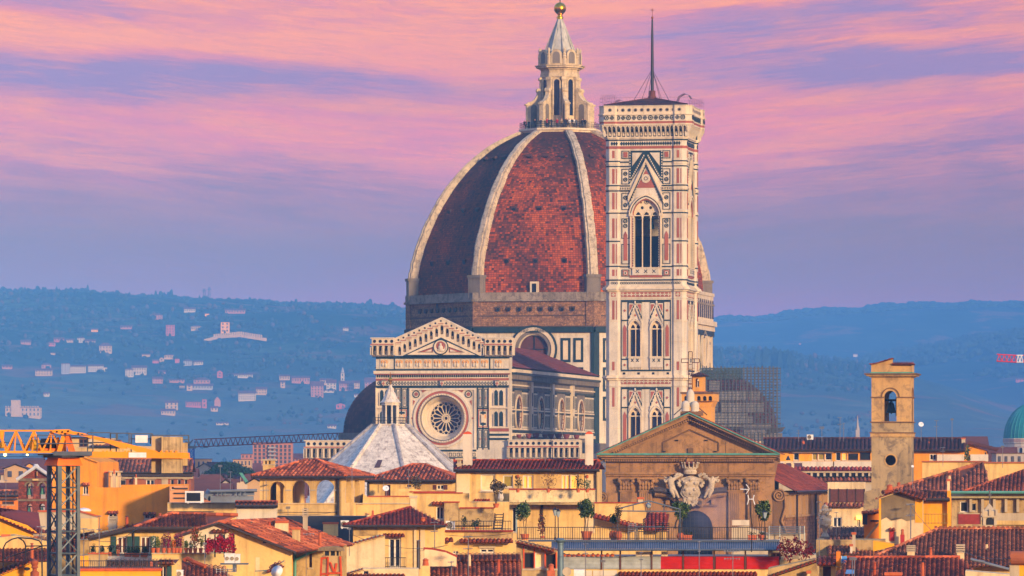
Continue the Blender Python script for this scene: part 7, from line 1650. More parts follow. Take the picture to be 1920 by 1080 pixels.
# nearer left-centre
fr,o=bld('tall plain cream chimney house with a dark open loft',292,[(513,1012),(516,980),(541,980),(541,1080)],3,CR2,None,());strip(fr,o,516,541,976,980.5,T2,.06,0,'cap',3);strip(fr,o,536,549,1016,1080,YEL,-.02,0,'side_wall',2)
fr,o=bld('golden side wall with a brown shutter in shade under the big red roof',296,[(548,1022),(650,1022)],6,DIN,None,[(580,585,1036,1064,'br')]);mb=MB();mb.tube(fr.V(553,1024,-.3),fr.V(553,1085,-.3),.09,6);mb.tube(fr.V(553,1050,-.4),fr.V(590,1032,-.8),.08,6);mb.tube(fr.V(590,1032,-.8),fr.V(612,1026,-.9),.1,6);mb.build('drainpipe',GUTC,o);antenna(fr,o,574,1000,1070,-2,'yagi',34)
OC_=Fr(620,272,0);oc_o=OC_.root('brick_chimney','squat weathered chimney braced with orange steel angles under a concrete cap','chimney');mb=MB();mb.box(OC_.X(603),OC_.X(639),0,.9,0,OC_.Z(1042));
for x in(606,617,628,635):mb.box(OC_.X(x),OC_.X(x+3),.0,.9,OC_.Z(1042),OC_.Z(1033))
mb.box(OC_.X(606),OC_.X(638),.1,.8,OC_.Z(1042),OC_.Z(1033),1);mb.build('shaft',[DIN,DARK],oc_o);mb=MB();mb.prism(loop(OC_,[(595,1033),(598,1027),(606,1025),(632,1024),(643,1028),(645,1033)]),-.15,1.05);mb.build('cap',STU,oc_o)
mb=MB();ob=plain('orange_primer',(214,82,30),.7,0,.3)
for pts in(((603,1045),(601,1085)),((615,1044),(614,1085)),((638,1043),(640,1085)),((619,1054),(626,1072)),((631,1056),(628,1072)),((604,1047),(612,1045)),((617,1075),(638,1074)),((603,1076),(614,1076))):mb.tube(OC_.V(*pts[0],-.06),OC_.V(*pts[1],-.06),.055,4)
mb.build('brace',ob,oc_o)
DS=Fr(520,268,0);ds_=DS.root('satellite_dish','big white satellite dish at the foot of the tall cream chimney','satellite dish');mb=MB();mb.M=Matrix.Translation((0,-.1,DS.Z(1072)))@Matrix.Rotation(R(65),4,'X')@Matrix.Rotation(R(-25),4,'Y');mb.lathe(0,0,[(.02,-.1),(.16,-.07),(.3,.02),(.32,.04)],24);mb.M=None;mb.build('reflector',WPL,ds_,True);mb=MB();mb.tube((.05,0,DS.Z(1072)),(.1,.1,DS.Z(1100)),.03,6);mb.build('mount',ALU,ds_)
fr,o=bld('cream gable wall with small lean-to tiles by the satellite dish',274,[(478,1072),(503,1070),(534,1052)],3,CRM,None,());mb=MB();slope(mb,fr,(500,1074,-.4),(532,1062,-.4),(534,1052,.8),(510,1056,.8));mb.build('tile_edge',T1,o)
# bottom dark roof and clutter
fr,o=bld('dark red tiled roof along the bottom with a curved white parapet',262,[(796,1092),(975,1092)],6,CRM,None,());mb=MB();slope(mb,fr,(800,1096,-.8),(978,1096,-.8),(978,1050,3),(806,1052,3));slope(mb,fr,(855,1052,2.5),(978,1052,2.5),(975,1037,5),(850,1038,5));mb.build('roof',T2,o)
mb=MB();mb.prism(loop(fr,[(796,1062),(796,1030),(812,1031),(836,1036),(856,1045),(856,1062)],1.0),1.0,1.3);mb.build('parapet',CR2,o);mb=MB();mb.path([fr.V(794,1029,1.1),fr.V(812,1030,1.1),fr.V(836,1035,1.1),fr.V(857,1044.5,1.1)],.08,6);mb.build('coping',T3,o);chimney(fr,o,790,806,1047,1085,-.6,'pot',CRM)
antenna(fr,o,878,1005,1085,-1,'yagi',18);antenna(fr,o,815,978,1040,1.5,'yagi',14)
# roof terrace with potted trees, grey metal roof and coloured sheets below
fr,o=bld('long terrace building with grey metal eaves over grey and red corrugated sheets',300,[(1050,1043),(1462,1043)],7,[DARK],None,(),'terrace_house','house')
mb=MB()
for i in range(104):x0,x1=1034+i*4.11,1034+(i+1)*4.11;A,B,C,D_=fr.V(x0,1030,-.9),fr.V(x1,1030,-.9),fr.V(x1,1016,.5),fr.V(x0,1016,.5);n_=Vector((0,-.02,.05));m1,m2=(A+B)/2+n_,(C+D_)/2+n_;mb.face([A,m1,m2,D_],0,rng.random());mb.face([m1,B,C,m2],0,rng.random())
mb.tube(fr.V(1034,1031,-.95),fr.V(1462,1031,-.95),.06,6,1);mb.box(fr.X(990),fr.X(1462),.4,3.2,fr.Z(1016),fr.Z(1013),1);mb.build('roof',[plain('blue_grey_sheet',(112,118,130),.5,.3,.35,1.2),STEEL],o)
for x0,x1,c_ in((1056,1126,0),(1129,1161,0),(1165,1220,0),(1223,1239,0),(1239,1279,1),(1283,1337,1),(1342,1395,1),(1400,1461,1)):
 mb=MB();z0,z1=fr.Z(1067),fr.Z(1043.5)
 for i in range(9):za,zb_=z0+(z1-z0)*i/9,z0+(z1-z0)*(i+1)/9;zc=(za+zb_)/2;X0,X1=fr.X(x0),fr.X(x1);mb.face([(X0,-.06,za),(X1,-.06,za),(X1,-.1,zc),(X0,-.1,zc)]);mb.face([(X0,-.1,zc),(X1,-.1,zc),(X1,-.06,zb_),(X0,-.06,zb_)])
 mb.build('corrugated_sheet',plain('zinc_sheet',(176,182,180),.6,0,.35,1.5)if c_==0 else plain('red_sheet',(196,42,34),.55,0,.2,1.5),o)
for x in(1126.5,1161.5,1220.5,1279.5,1337.5,1396):strip(fr,o,x,x+3,1031,1068,WB,.12,0,'post')
for x0,x1 in((1192,1224),(1240,1252)):strip(fr,o,x0,x1,1034,1043,WHT,-.05,0,'white_panel',.4)if False else strip(fr,o,x0,x1,1034,1043,WHT,.03,0,'white_panel',.0)
mb=MB()
for i in range(11):x=1058+i*9;mb.lathe(fr.X(x),-.1,[(.1,fr.Z(1043.5)),(.13,fr.Z(1041)),(.03,fr.Z(1037+(i%3)))],8)
mb.build('ridge_ornament',TER,o);strip(fr,o,1060,1462,1067.5,1090,CRM,.06,0,'lower_wall',.1);mb=MB();slope(mb,fr,(1160,1079,-.6),(1420,1079,-.6),(1420,1073,-.05),(1160,1073,-.05));mb.build('tile_edge',T3,o)
for x0,x1 in((1081,1110),(1112,1157)):strip(fr,o,x0,x1,1069.5,1080,WHT,.1,0,'white_box')
railing_thing('long thin iron railing of the roof terrace with potted trees',299,[(970,1012,0),(1440,1012,0)],.68,.125)
GC=Fr(1051,285,0);gc=GC.root('iron_column','grey blue cast iron column with a flared capital at the terrace corner','column');z=GC.Z;mb=MB();mb.lathe(0,0,[(.19,0),(.17,z(1060)),(.15,z(1022)),(.17,z(1021)),(.17,z(1018)),(.26,z(1015)),(.28,z(1012.5)),(.2,z(1011)),(.14,z(1009))],16);mb.build('shaft',plain('blue_grey_iron',(96,116,124),.5,.3,.2),gc)
plant('round olive tree in a big terracotta pot, the full crowned one between lamps and pergola',303,1100,1012,16,22,'tree',62,36,LEAF,'potted tree','potted_tree',n=330)
plant('tall loose olive tree at the start of the terrace railing',303,984,1012,11,17,'tree',62,34,LEAF,'potted tree','potted_tree',n=260)
plant('dusty round olive tree in front of the arched church window',306,1276,1012,13,14,'urn',62,40,LEAF,'potted tree','potted_tree',n=280);plant('greyish green tree by the single lamp near the terrace end',304,1426,1010,8,12,'tree',66,40,LEAF,'potted tree','potted_tree',n=300)
plant('dark reddish bush behind the pale terrace shed',306,1017,1010,5,10,'bush',46,26,leafmat('rust_leaves',FL['red']),'bush','bush');plant('small leafy shrub in a wide urn, first of the urn pair',301,1150,1012,17,16,'urn',34,24,LEAFD,'potted plant','urn_plant');plant('thin twiggy climber in a round urn under the pergola corner',300.5,1160,1012,16,13,'urn',54,18,leafmat('dry_twigs',[])if 'dry_twigs' not in MATS else MATS['dry_twigs'],'potted plant','urn_plant')
for x,lab in((1290,'low terracotta trough past the pergola on the terrace'),(1411,'terracotta trough next to the single lamp'),(1429,'round terracotta pot at the terrace end')):plant(lab,302,x,1012,9,12 if x>1420 else 16,'pot' if x>1420 else 'box',7,10,LEAFD,n=40)
def lamp(label,D,px,yb,yt):
 k=D/F;fr=Fr(px,D,0,CZ-(yb-HY)*k);o=fr.root('street_lamp',label,'lamp','terrace lamps');h_=(yb-yt)*k;mb=MB();mb.lathe(0,0,[(.07,0),(.05,.1),(.03,.15),(.025,h_-.4)],8);mb.build('post',IRON,o)
 mb=MB();mb.lathe(0,0,[(.05,h_-.4),(.07,h_-.36),(.13,h_-.1),(.14,h_-.08)],6,0);mb.build('lantern',plain('frosted_lamp_glass',(150,164,166),.3),o);mb=MB();mb.lathe(0,0,[(.17,h_-.08),(.08,h_-.01),(.03,h_+.05),(.01,h_+.08)],6);mb.build('lamp_cap',IRON,o)
lamp('taller black lantern post of the pair beside the olive tree',301,1041,1012,953.5);lamp('shorter black lantern post of the pair beside the olive tree',301,1046.5,1012,956);lamp('single black lantern post in front of the greyish tree',300,1434,1012,958)
PGo=Fr(1216,303,0);pg=PGo.root('pergola','grey metal gabled gazebo frame with a hanging lantern on the roof terrace','gazebo');mb=MB()
for Y in(0,2.2):
 for x in(1158,1275):mb.tube(PGo.V(x,1012,Y),PGo.V(x,953,Y),.045,5)
 mb.tube(PGo.V(1158,954,Y),PGo.V(1216,939,Y),.04,5);mb.tube(PGo.V(1216,939,Y),PGo.V(1275,955,Y),.04,5);mb.tube(PGo.V(1158,958,Y),PGo.V(1275,959,Y),.035,5)
 for x,y in((1187,946.5),(1245,947)):mb.tube(PGo.V(x,958,Y),PGo.V(x,y,Y),.03,5)
for x,y in((1158,954),(1216,939),(1275,955)):mb.tube(PGo.V(x,y,0),PGo.V(x,y,2.2),.035,5)
mb.build('frame',STEEL,pg)
HL=Fr(1216,303.5,0,CZ-(953-HY)*303.5/F);hl=HL.root('hanging_lantern','small lantern hanging from the gazebo ridge','lantern');mb=MB();mb.lathe(0,0,[(.03,0),(.13,.08),(.15,.22),(.05,.3),(.02,.42)],6);mb.build('lantern',plain('frosted_lamp_glass',(150,164,166)),hl)
TB=Fr(1218,304,0,CZ-(1012-HY)*304/F);tb=TB.root('garden_table','slatted terrace table under the gazebo','table');mb=MB();mb.box(-.8,.8,-.4,.4,.7,.75);mb.build('tabletop',STEEL,tb)
for sx_ in(-.7,.7):
 for sy in(-.3,.3):mb=MB();mb.box(sx_-.03,sx_+.03,sy-.03,sy+.03,0,.7);mb.build('leg',STEEL,tb)
for i,(x,lab)in enumerate(((1185,'pale metal chair standing apart left of the terrace table'),(1203,'dark metal chair close beside the urn end of the table'),(1233,'dark metal chair at the middle of the terrace table'),(1246,'dark metal chair at the olive tree end of the table'))):
 CH=Fr(x,302.5,rng.uniform(-30,30),CZ-(1012-HY)*302.5/F);ch_=CH.root('garden_chair',lab,'chair');cm_=ALU if i==0 else IRON
 mb=MB();mb.box(-.2,.2,-.2,.2,.43,.47);mb.build('seat',cm_,ch_);mb=MB()
 for q in range(4):mb.box(-.2,.2,.19,.21,.55+q*.1,.6+q*.1)
 for s in(-.2,.2):mb.box(s-.015,s+.015,.18,.22,.47,.95)
 mb.build('backrest',cm_,ch_)
 for sx_ in(-.18,.18):
  for sy in(-.18,.18):mb=MB();mb.tube((sx_,sy,0),(sx_,sy,.43),.018,5);mb.build('leg',cm_,ch_)
fr,o=bld('pale garden shed wall beside the lamps on the roof terrace',308,[(1007,979),(1016,979)],2,CRM,None,(),'shed','shed');
fr,o=bld('low golden house with a patched wall behind the potted olive tree',345,[(1115,943),(1206,943),(1212,965),(1216,1000)],6,CRM,None,());mb=MB();slope(mb,fr,(1112,970,-1.2),(1204,992,-1.2),(1204,986,-.2),(1112,961,-.2));mb.build('roof_edge',T3,o);strip(fr,o,1114,1207,941.5,943.5,T3,.1,0,'coping');chimney(fr,o,1196,1206,932,944,2,'box',GRC)
fr,o=bld('small red lean-to roof with shiny tiles beside the gazebo',325,[(1206,990),(1250,990)],3,CRM,None,());mb=MB();slope(mb,fr,(1206,994,-1),(1250,994,-1),(1255,962,1.6),(1212,962,1.6));mb.build('roof',T3,o)
TV=Fr(1405,296,0);tv=TV.root('tv_antenna','tall crooked aerial with white loops in front of the brown church pilasters','antenna');mb=MB();mb.path([TV.V(1409,1035,0),TV.V(1410,985,0),TV.V(1407,965,0),TV.V(1406,918,0)],.03,5);mb.build('pole',IRON,tv);mb=MB();mb.tube(TV.V(1388,917,0),TV.V(1404,918,0),.025,4);mb.path([TV.V(1399,908,0),TV.V(1405,917,0),TV.V(1399,926,0)],.025,4)
for s in(-1,1):mb.path([TV.V(1408+s*6,928,0),TV.V(1408+s*4,936,0),TV.V(1408+s*7,946,0)],.03,5)
mb.tube(TV.V(1404,936,0),TV.V(1412,936,0),.03,5);mb.build('elements',WPL,tv)
fr,o=bld('small cabin with orange framed glass walls and a tilted orange tile roof',278,[(968,1018),(972,1014),(1044,1032),(1044,1090)],5,[DIN],None,[(982,1001,1036,1066,'bk'),(1003,1021,1036,1065,'wc'),(1023,1043,1038,1066,'bk')],'cabin','cabin');mb=MB();slope(mb,fr,(966,1017,-.5),(1040,1035,-.5),(1048,1029,1.5),(975,1012,1.5));mb.build('roof',T1,o)
for x in(981,1001,1021,1042):strip(fr,o,x,x+2.2,1020+(x-972)*.22,1068,plain('orange_primer',(214,82,30)),.06,0,'frame_post')
mb=MB();a=fr.P(986,1027);mb.ring(a[0],a[1],.1,.07,-.06,.02,0,16);mb.build('round_sign',WHT,o);chimney(fr,o,1026,1041,1057,1085,-.8,'pot',TER)
fr,o=bld('white boxed rooftop machinery with a round fan under the corrugated sheets',268,[(1076,1068),(1096,1068)],1,WPL,None,(),'fan_unit','machine');mb=MB();a=fr.P(1063,1072);mb.prism(circ(a[0],a[1],.22,16),-.1,.1);mb.build('fan',GRC,o)
# ------------------------------------------------------------------ right: long house, yellow houses, tiled roofs
fr,o=bld('long yellow house with dark roof, glazed attic and white parapet behind the old belfry',660,[(1436,846),(1672,846)],14,[LEM],None,[(1488,1498,849,863,'w'),(1523,1533,849,863,'wo'),(1534,1546,849,863,'wo'),(1547,1560,849,863,'w'),(1567,1576,848,864,'wk'),(1579,1588,848,863,'wL'),(1590,1609,850,863,'bk'),(1612,1632,848,863,'bk')])
roof_gx(fr,o,1434,1640,843.5,823,14,OLD_T,3,.9);strip(fr,o,1486,1562,845,849,plain('striped_awning',(150,120,92),.8),.6,0,'awning');strip(fr,o,1456,1562,865,876,WHT,.5,0,'parapet');strip(fr,o,1564,1640,865,876,WHT,.52,0,'parapet');chimney(fr,o,1502,1510,826,837,3,'pot',TER);antenna(fr,o,1541,800,830,4,'grid',8);antenna(fr,o,1497,806,828,4,'yagi',6);antenna(fr,o,1575,782,828,5,'yagi',8);antenna(fr,o,1582,793,828,5,'yagi',5);aircon('white air conditioner on the ridge of the long dark roof',596,1513,1525,815,824)
fr,o=bld('pale church gallery with red tiled ledge and dark arches beside the old belfry',630,[(1455,878),(1672,878)],10,GRC,None,());mb=MB();slope(mb,fr,(1457,882,-.6),(1640,882,-.6),(1640,876,.1),(1457,876,.1));mb.build('ledge_roof',T3,o);strip(fr,o,1492,1640,882.5,886.5,GRC,.35,0,'cornice');strip(fr,o,1492,1640,886.5,900,DARK,.02,0,'painted_shade_frieze',.05);mb=MB();slope(mb,fr,(1505,902,-.5),(1640,902,-.5),(1640,896,.1),(1505,896,.1));mb.build('lower_ledge',T4,o)  # dark frieze strip has the shade below the cornice painted in
for i in range(12):x=1496+i*12;strip(fr,o,x,x+4,887,893,GRC,.3,0,'bracket')
mb=MB();a0,a1=fr.P(1468,886,-1),fr.P(1489,866,-1);mb.plate(loop(fr,[(1468,887),(1489,887),(1489,870),(1484,864),(1473,864),(1468,870)],-1),[parch(fr,1473,1484,872,886,0,-1)],-1,-.6,0,0,True);mb.build('arch_screen',CR2,o)
mb=MB();mb.lathe(fr.X(1478),-.8,[(.3,fr.Z(863)),(.16,fr.Z(858)),(.02,fr.Z(854))],8);mb.build('arch_finial',IRON,o)
fr,o=bld('pale house with a row of brown shutters right of the brown church',520,[(1552,904),(1622,904)],10,CR2,None,[(1562,1578,969,988,'wm'),(1607,1613,970,987,'wm')]);strip(fr,o,1556,1622,917,942,BRS,.1,0,'shutter_row')
for x in(1556,1572,1588,1604,1620):strip(fr,o,x,x+1.2,916,943,GUT,.16,0,'rail')
mb=MB();slope(mb,fr,(1545,950,-.7),(1622,950,-.7),(1622,943,.1),(1545,943,.1));mb.build('ledge_roof',T4,o);mb=MB();a=fr.P(1610,972);mb.box(a[0]-.2,a[0]+.25,-.3,-.1,a[1]-.1,a[1]+.2);mb.build('lit_lamp',glow('amber_lamp',(255,190,60),5.0),o)
fr,o=bld('low mossy roof under the pale house wall',470,[(1545,1004),(1620,1004)],6,DIN,None,());mb=MB();slope(mb,fr,(1540,1006,-.6),(1622,1006,-.6),(1622,988,4),(1550,988,4));mb.build('roof',T4,o)
ST=Fr(1547,420,0);st=ST.root('statue','weathered white stone urn statue on a dark pedestal beside the church aisle','statue');z=ST.Z;mb=MB();mb.lathe(0,0,[(.32,z(1006)),(.24,z(1002)),(.14,z(998)),(.2,z(992)),(.46,z(984)),(.5,z(976)),(.36,z(970)),(.26,z(966)),(.34,z(962)),(.4,z(957)),(.22,z(953)),(.26,z(950)),(.1,z(947)),(.02,z(945.5))],12)
for i in range(14):t=i*2.4;mb.ball((.42*math.cos(t),.42*math.sin(t),z(990-i*2.6)),.13,.13,.14,6,5)
mb.build('urn',plaster('white_statue_stone',(214,202,180),scale=2.0),st);mb=MB();mb.box(-.55,.55,-.5,.5,0,z(1012));mb.box(-.45,.45,-.4,.4,z(1012),z(1006));mb.build('pedestal',STU,st)
# yellow houses on the right of the belfry
fr,o=bld('yellow attic house with white parapets right of the old belfry',590,[(1705,846),(1810,846)],12,[YEL],None,[(1743,1756,851,863,'wm'),(1810,1811,850,851,'w')][:1]);roof_gx(fr,o,1716,1808,843.5,823,12,OLD_T,3,.9);strip(fr,o,1757,1808,852,865,WHT,.5,0,'parapet');chimney(fr,o,1803,1810,821,836,3,'box',GRC);chimney(fr,o,1739,1744,828,838,3,'pot',TER);antenna(fr,o,1756,788,828,4,'yagi',8);antenna(fr,o,1785,785,828,4,'grid',5);antenna(fr,o,1727,796,828,4,'dish',10)
fr,o=bld('yellow gable house with climbing ivy on its corner behind the cream block',560,[(1811,838),(1815,832),(1850,845),(1850,866)],8,[YEL],None,[(1846,1849,848,855,'wk')]);mb=MB();slope(mb,fr,(1870,846,-.5),(1872,842,8),(1814,828,8),(1812,831,-.5));mb.build('roof',OLD_T,o);strip(fr,o,1819,1853,852,865,WHT,.4,0,'parapet')
IV=Fr(1814,558,0);iv=IV.root('ivy','narrow green ivy column climbing the corner of the yellow gable house','ivy');mb=MB();[mb.leaves(IV.V(1814+rng.uniform(-3,3),y,-.3),(.25,.15,.35),20,.12,0,rng,0)for y in range(840,864,3)];mb.build('foliage',LEAF,iv)
fr,o=bld('plain cream block rising behind the mossy roof',455,[(1729,866),(1846,866)],8,CRM,None,());strip(fr,o,1728,1847,864,866.5,T4,.15,0,'coping',.4)
fr,o=bld('pale yellow block at the edge with a thin tiled coping',430,[(1845,868),(1990,868)],10,CRM,None,());strip(fr,o,1843,1990,866,868.5,T4,.15,0,'coping',.4)
fr,o=bld('big mossy tiled roof sloping up to the plain cream block',400,[(1662,926),(1850,926)],9,YE2,None,());mb=MB();slope(mb,fr,(1655,924,-.8),(1800,924,-.8),(1846,868,7),(1834,870,7));slope(mb,fr,(1770,924,-.7),(1860,924,-.7),(1845,868,7),(1840,868,7));ridge(mb,fr,(1655,923,-.8),(1840,867.5,7));mb.build('roof',T4,o);chimney(fr,o,1680,1690,904,914,1,'pot',T1);antenna(fr,o,1711,875,920,0,'dish',5)
fr,o=bld('renaissance house with verdigris gutter, carved brackets and a red terrace screen',380,[(1784,922),(1990,922)],12,DIN,None,[(1822,1830,944,958,'wk'),(1800,1815,940,960,'wk')]);mb=MB();slope(mb,fr,(1808,922,-1.2),(1996,922,-1.2),(1996,876,8),(1926,882,8));ridge(mb,fr,(1808,921.5,-1.2),(1924,881.5,8));mb.build('roof',T2,o);mb=MB();mb.tube(fr.V(1782,923,-1.3),fr.V(1996,923,-1.3),.1,6);mb.build('gutter',GUTC,o);strip(fr,o,1784,1990,924,934,plaster('pale_eaves',(170,156,116),.2,.4),.6,0,'eaves')
for i in range(9):x=1818+i*22;strip(fr,o,x,x+5,935,960,GRC,.3,0,'bracket')
strip(fr,o,1806,1990,962,976,GRC,.15,0,'cornice');strip(fr,o,1865,1990,976,984,CRM,.2,0,'ledge')
SC_=Fr(1817,360,0,CZ-(983-HY)*360/F);sc_o=SC_.root('privacy_screen','faded red terrace screen on a wooden frame','screen');k=SC_.k;mb=MB();mb.box(-20*k,20*k,-.03,.03,0,19*k);mb.build('panel',plain('faded_red_panel',(142,48,44),.8,0,.35,2),sc_o);mb=MB();mb.box(20*k,22*k,-.06,.06,0,22*k);mb.box(-22*k,-20*k,-.06,.06,0,20*k);mb.build('frame',WB,sc_o)
TC=Fr(1855,300,0);tc=TC.root('turret_chimney','pale stone turret chimney with arched vents and a pointed top','chimney');z=TC.Z;mb=MB();mb.box(-.3,.3,-.3,.3,0,z(970));mb.box(-.42,.42,-.42,.42,z(970),z(967));
for sx_ in(-.3,.3):
 for sy in(-.3,.3):mb.box(sx_-.07,sx_+.07,sy-.07,sy+.07,z(985),z(969))
mb.lathe(0,0,[(.52,z(967)),(.52,z(958)),(.4,z(957)),(.2,z(950)),(.02,z(944))],4,0,R(45));mb.lathe(0,0,[(.62,z(1000)),(.42,z(986)),(.42,z(985))],4,0,R(45));[mb.box(s*.36-.06,s*.36+.06,-.46,-.3,z(967),z(955))for s in(-1,0,1)];mb.prism(arch(-.2,.2,z(984),z(976),0,8),-.32,-.28,1);mb.build('shaft',[GRC,DARK],tc);mb=MB();mb.tube((0,0,z(945)),(0,0,z(915)),.02,4);mb.build('lightning_rod',IRON,tc)
fr,o=bld('yellow gable house with a large bare stucco patch and red tile roof',340,[(1648,934),(1684,921),(1716,933),(1730,936),(1730,1014)],6,CR2,None,());mb=MB();mb.prism(loop(fr,[(1652,975),(1652,934.5),(1684,923.5),(1715,934.5),(1715,974),(1700,977),(1690,972),(1672,976),(1662,970)]),-.03,.02);mb.build('stucco_patch',STU,o);strip(fr,o,1648,1652,936,1012,LEM,.04,0,'corner_strip',.0);strip(fr,o,1716,1730,936,980,LEM,.04,0,'side_strip',.0)
mb=MB();slope(mb,fr,(1640,937,-.5),(1685,922,-.5),(1700,916,3),(1664,926,3));slope(mb,fr,(1685,922,-.5),(1736,938,-.5),(1740,924,3),(1700,916,3));mb.build('roof',T2,o);strip(fr,o,1668,1677,993,1014,plain('red_shutter',(170,40,34),.7),.06,0,'shutter');mb=MB();slope(mb,fr,(1666,994,-.3),(1679,994,-.3),(1679,991,.02),(1666,991,.02));mb.build('tile_hood',T1,o);chimney(fr,o,1660,1676,908,924,2,'pot',T1);antenna(fr,o,1708,945,1010,-1.2,'yagi',14);chimney(fr,o,1688,1696,992,1010,-.8,'pot',plain('red_shutter',(170,40,34)))
fr,o=bld('bright yellow roof terrace room with thin railing under dark tiles',352,[(1722,935),(1782,935)],5,LEM,None,());roof_gx(fr,o,1727,1778,935,922,6,T4,3,.6);strip(fr,o,1776,1783,920,988,LEM,.4,0,'corner_pier');railing_thing('thin yellowed railing before the bright yellow terrace room',349,[(1729,983,0),(1777,983,0)],.65,.2,mat=plain('yellowed_iron',(150,116,40),.6));chimney(fr,o,1776,1781,898,920,1,'box',CR2)
fr,o=bld('orange shed wing propped by a wooden brace beside the stucco patch',350,[(1620,966),(1632,960),(1648,955)],4,YE2,None,());mb=MB();slope(mb,fr,(1616,965,-.5),(1650,961,-.5),(1650,954,1),(1622,957,1));mb.build('roof',T2,o);mb=MB();mb.tube(fr.V(1617,1018,-.8),fr.V(1649,980,-.3),.09,4);mb.build('brace',plain('pale_timber',(176,130,84),.8),o);strip(fr,o,1632,1648,975,978,GUT,.25,0,'hood');chimney(fr,o,1617,1626,958,966,-.5,'box',GUT)
fr,o=bld('small yellow lean-to wall under the stucco patched gable',318,[(1637,1014),(1676,1020),(1676,1024),(1637,1034)],3,LEM,None,())
# big near roofs
fr,o=bld('wide weathered tile roof with two vented chimneys filling the lower corner',285,[(1640,1060),(1960,1060)],10,CRM,None,(),name='house');mb=MB();slope(mb,fr,(1600,1062,-1.0),(1968,1062,-1.0),(1968,993,8),(1758,993,8));ridge(mb,fr,(1600,1061,-1.0),(1758,992,8));ridge(mb,fr,(1758,992,8),(1968,991,8))
for i in range(24):x=1752+i*9;mb.box(fr.X(x,8),fr.X(x+5,8),7.9,8.2,fr.Z(990,0,8),fr.Z(986,0,8),0,rng.random()*.5)
mb.build('roof',T4,o);chimney(fr,o,1701,1715,1022,1047,1,'vents',CR2);chimney(fr,o,1794,1808,1020,1054,.5,'vents',CR2)
fr,o=bld('nearest red tile roof with a skylight along the bottom',255,[(1580,1096),(1860,1096)],8,CRM,None,());mb=MB();slope(mb,fr,(1556,1100,-1),(1862,1100,-1),(1800,1046,6),(1588,1047,6));ridge(mb,fr,(1588,1046,6),(1800,1045,6));mb.build('roof',T1,o);mb=MB();mb.face([fr.V(1585,1076,.4),fr.V(1601,1076,.4),fr.V(1602,1068,1.4),fr.V(1587,1068,1.4)]);mb.build('skylight',plain('skylight_glass',(70,110,150),.2),o);antenna(fr,o,1598,1045,1085,0,'grid',10);chimney(fr,o,1660,1690,1073,1095,-.5,'box',T1)
fr,o=bld('low white edged roof strip with metal flashing beside the vented chimneys',250,[(1810,1070),(1900,1078)],3,CR2,None,());mb=MB();mb.tube(fr.V(1820,1048,-.3),fr.V(1892,1067,-.3),.06,5);mb.tube(fr.V(1824,1050,-.5),fr.V(1846,1053,-.5),.05,5);mb.build('flashing',plain('galvanised_sheet',(124,132,138)),o)
fr,o=bld('square cream chimney stack under a mossy barrel tile cap at the corner',238,[(1893,1050),(1912,1050),(1912,1046),(1932,1046)],1.2,[LEM],None,(),'chimney_stack','chimney');strip(fr,o,1893,1911,1054,1095,GRC,.03,0,'grey_face');mb=MB();mb.M=Matrix.Translation((fr.X(1917),-.1,fr.Z(1046)))@Matrix.Rotation(R(90),4,'Y');mb.lathe(0,0,[(.3,-.5),(.3,.5)],16,0,r=.4);mb.M=None;mb.build('barrel_cap',T4,o);strip(fr,o,1896,1908,1049,1055,DARK,.05,0,'vent')
fr,o=bld('small cream dormer with brown door and steep red tile roof',262,[(1536,1058),(1567,1058)],3,CRM,None,[(1543,1558,1062,1092,'br')]);mb=MB();slope(mb,fr,(1532,1059,-.4),(1568,1059,-.4),(1574,1043,1.2),(1537,1045,1.2));mb.build('roof',T3,o);strip(fr,o,1568,1576,1034,1085,YE2,.3,0,'party_wall')
BL=Fr(1593,262,0,CZ-(1056-HY)*262/F);bl=BL.root('awning_box','bright blue awning panel on a white frame between the tiled roofs','awning');k=BL.k;mb=MB();mb.box(-15*k,15*k,-.05,.05,2*k,13*k);mb.build('panel',plain('bright_blue_sheet',(74,144,214),.6),bl);mb=MB();mb.box(-16*k,16*k,-.07,.07,0,2*k);mb.box(-16*k,-15*k,-.07,.07,2*k,14*k);mb.box(15*k,16*k,-.07,.07,2*k,14*k);mb.build('frame',WPL,bl)
fr,o=bld('stained low parapet house with a long slanting red roof edge',270,[(1440,1066),(1530,1048),(1534,1080)],4,DIN,None,());mb=MB();slope(mb,fr,(1440,1084,-.5),(1532,1053,-.5),(1530,1047,1),(1440,1076,1));mb.build('roof_edge',T3,o);chimney(fr,o,1514,1519,1070,1085,-.6,'box',CR2)
fr,o=bld('white walled yard wing with vine covered windows right of the terrace',300,[(1440,1030),(1465,1030),(1465,1036),(1530,1040)],5,GRC,None,[(1446,1464,1036,1049,'bm'),(1484,1498,1034,1048,'wm')]);mb=MB();slope(mb,fr,(1436,1030,-.8),(1464,1030,-.8),(1458,1018,1),(1440,1018,1));mb.build('metal_roof',plain('blue_grey_sheet',(112,118,130)),o);strip(fr,o,1440,1525,1049,1060,DIN,.1,0,'ledge')
VN=Fr(1495,298,0);vn=VN.root('creeper','dark wine red vine straggling over the white yard wing','creeper');mb=MB();rg=random.Random(8);[mb.leaves(VN.V(rg.uniform(1462,1524),1028+rg.gauss(0,9),-.15),(.24,.12,.22),20,.08,0,rg,0)for _ in range(44)];mb.build('foliage',leafmat('wine_leaves',[(70,20,30),(110,28,40),(140,40,46),(60,40,36)]),vn)
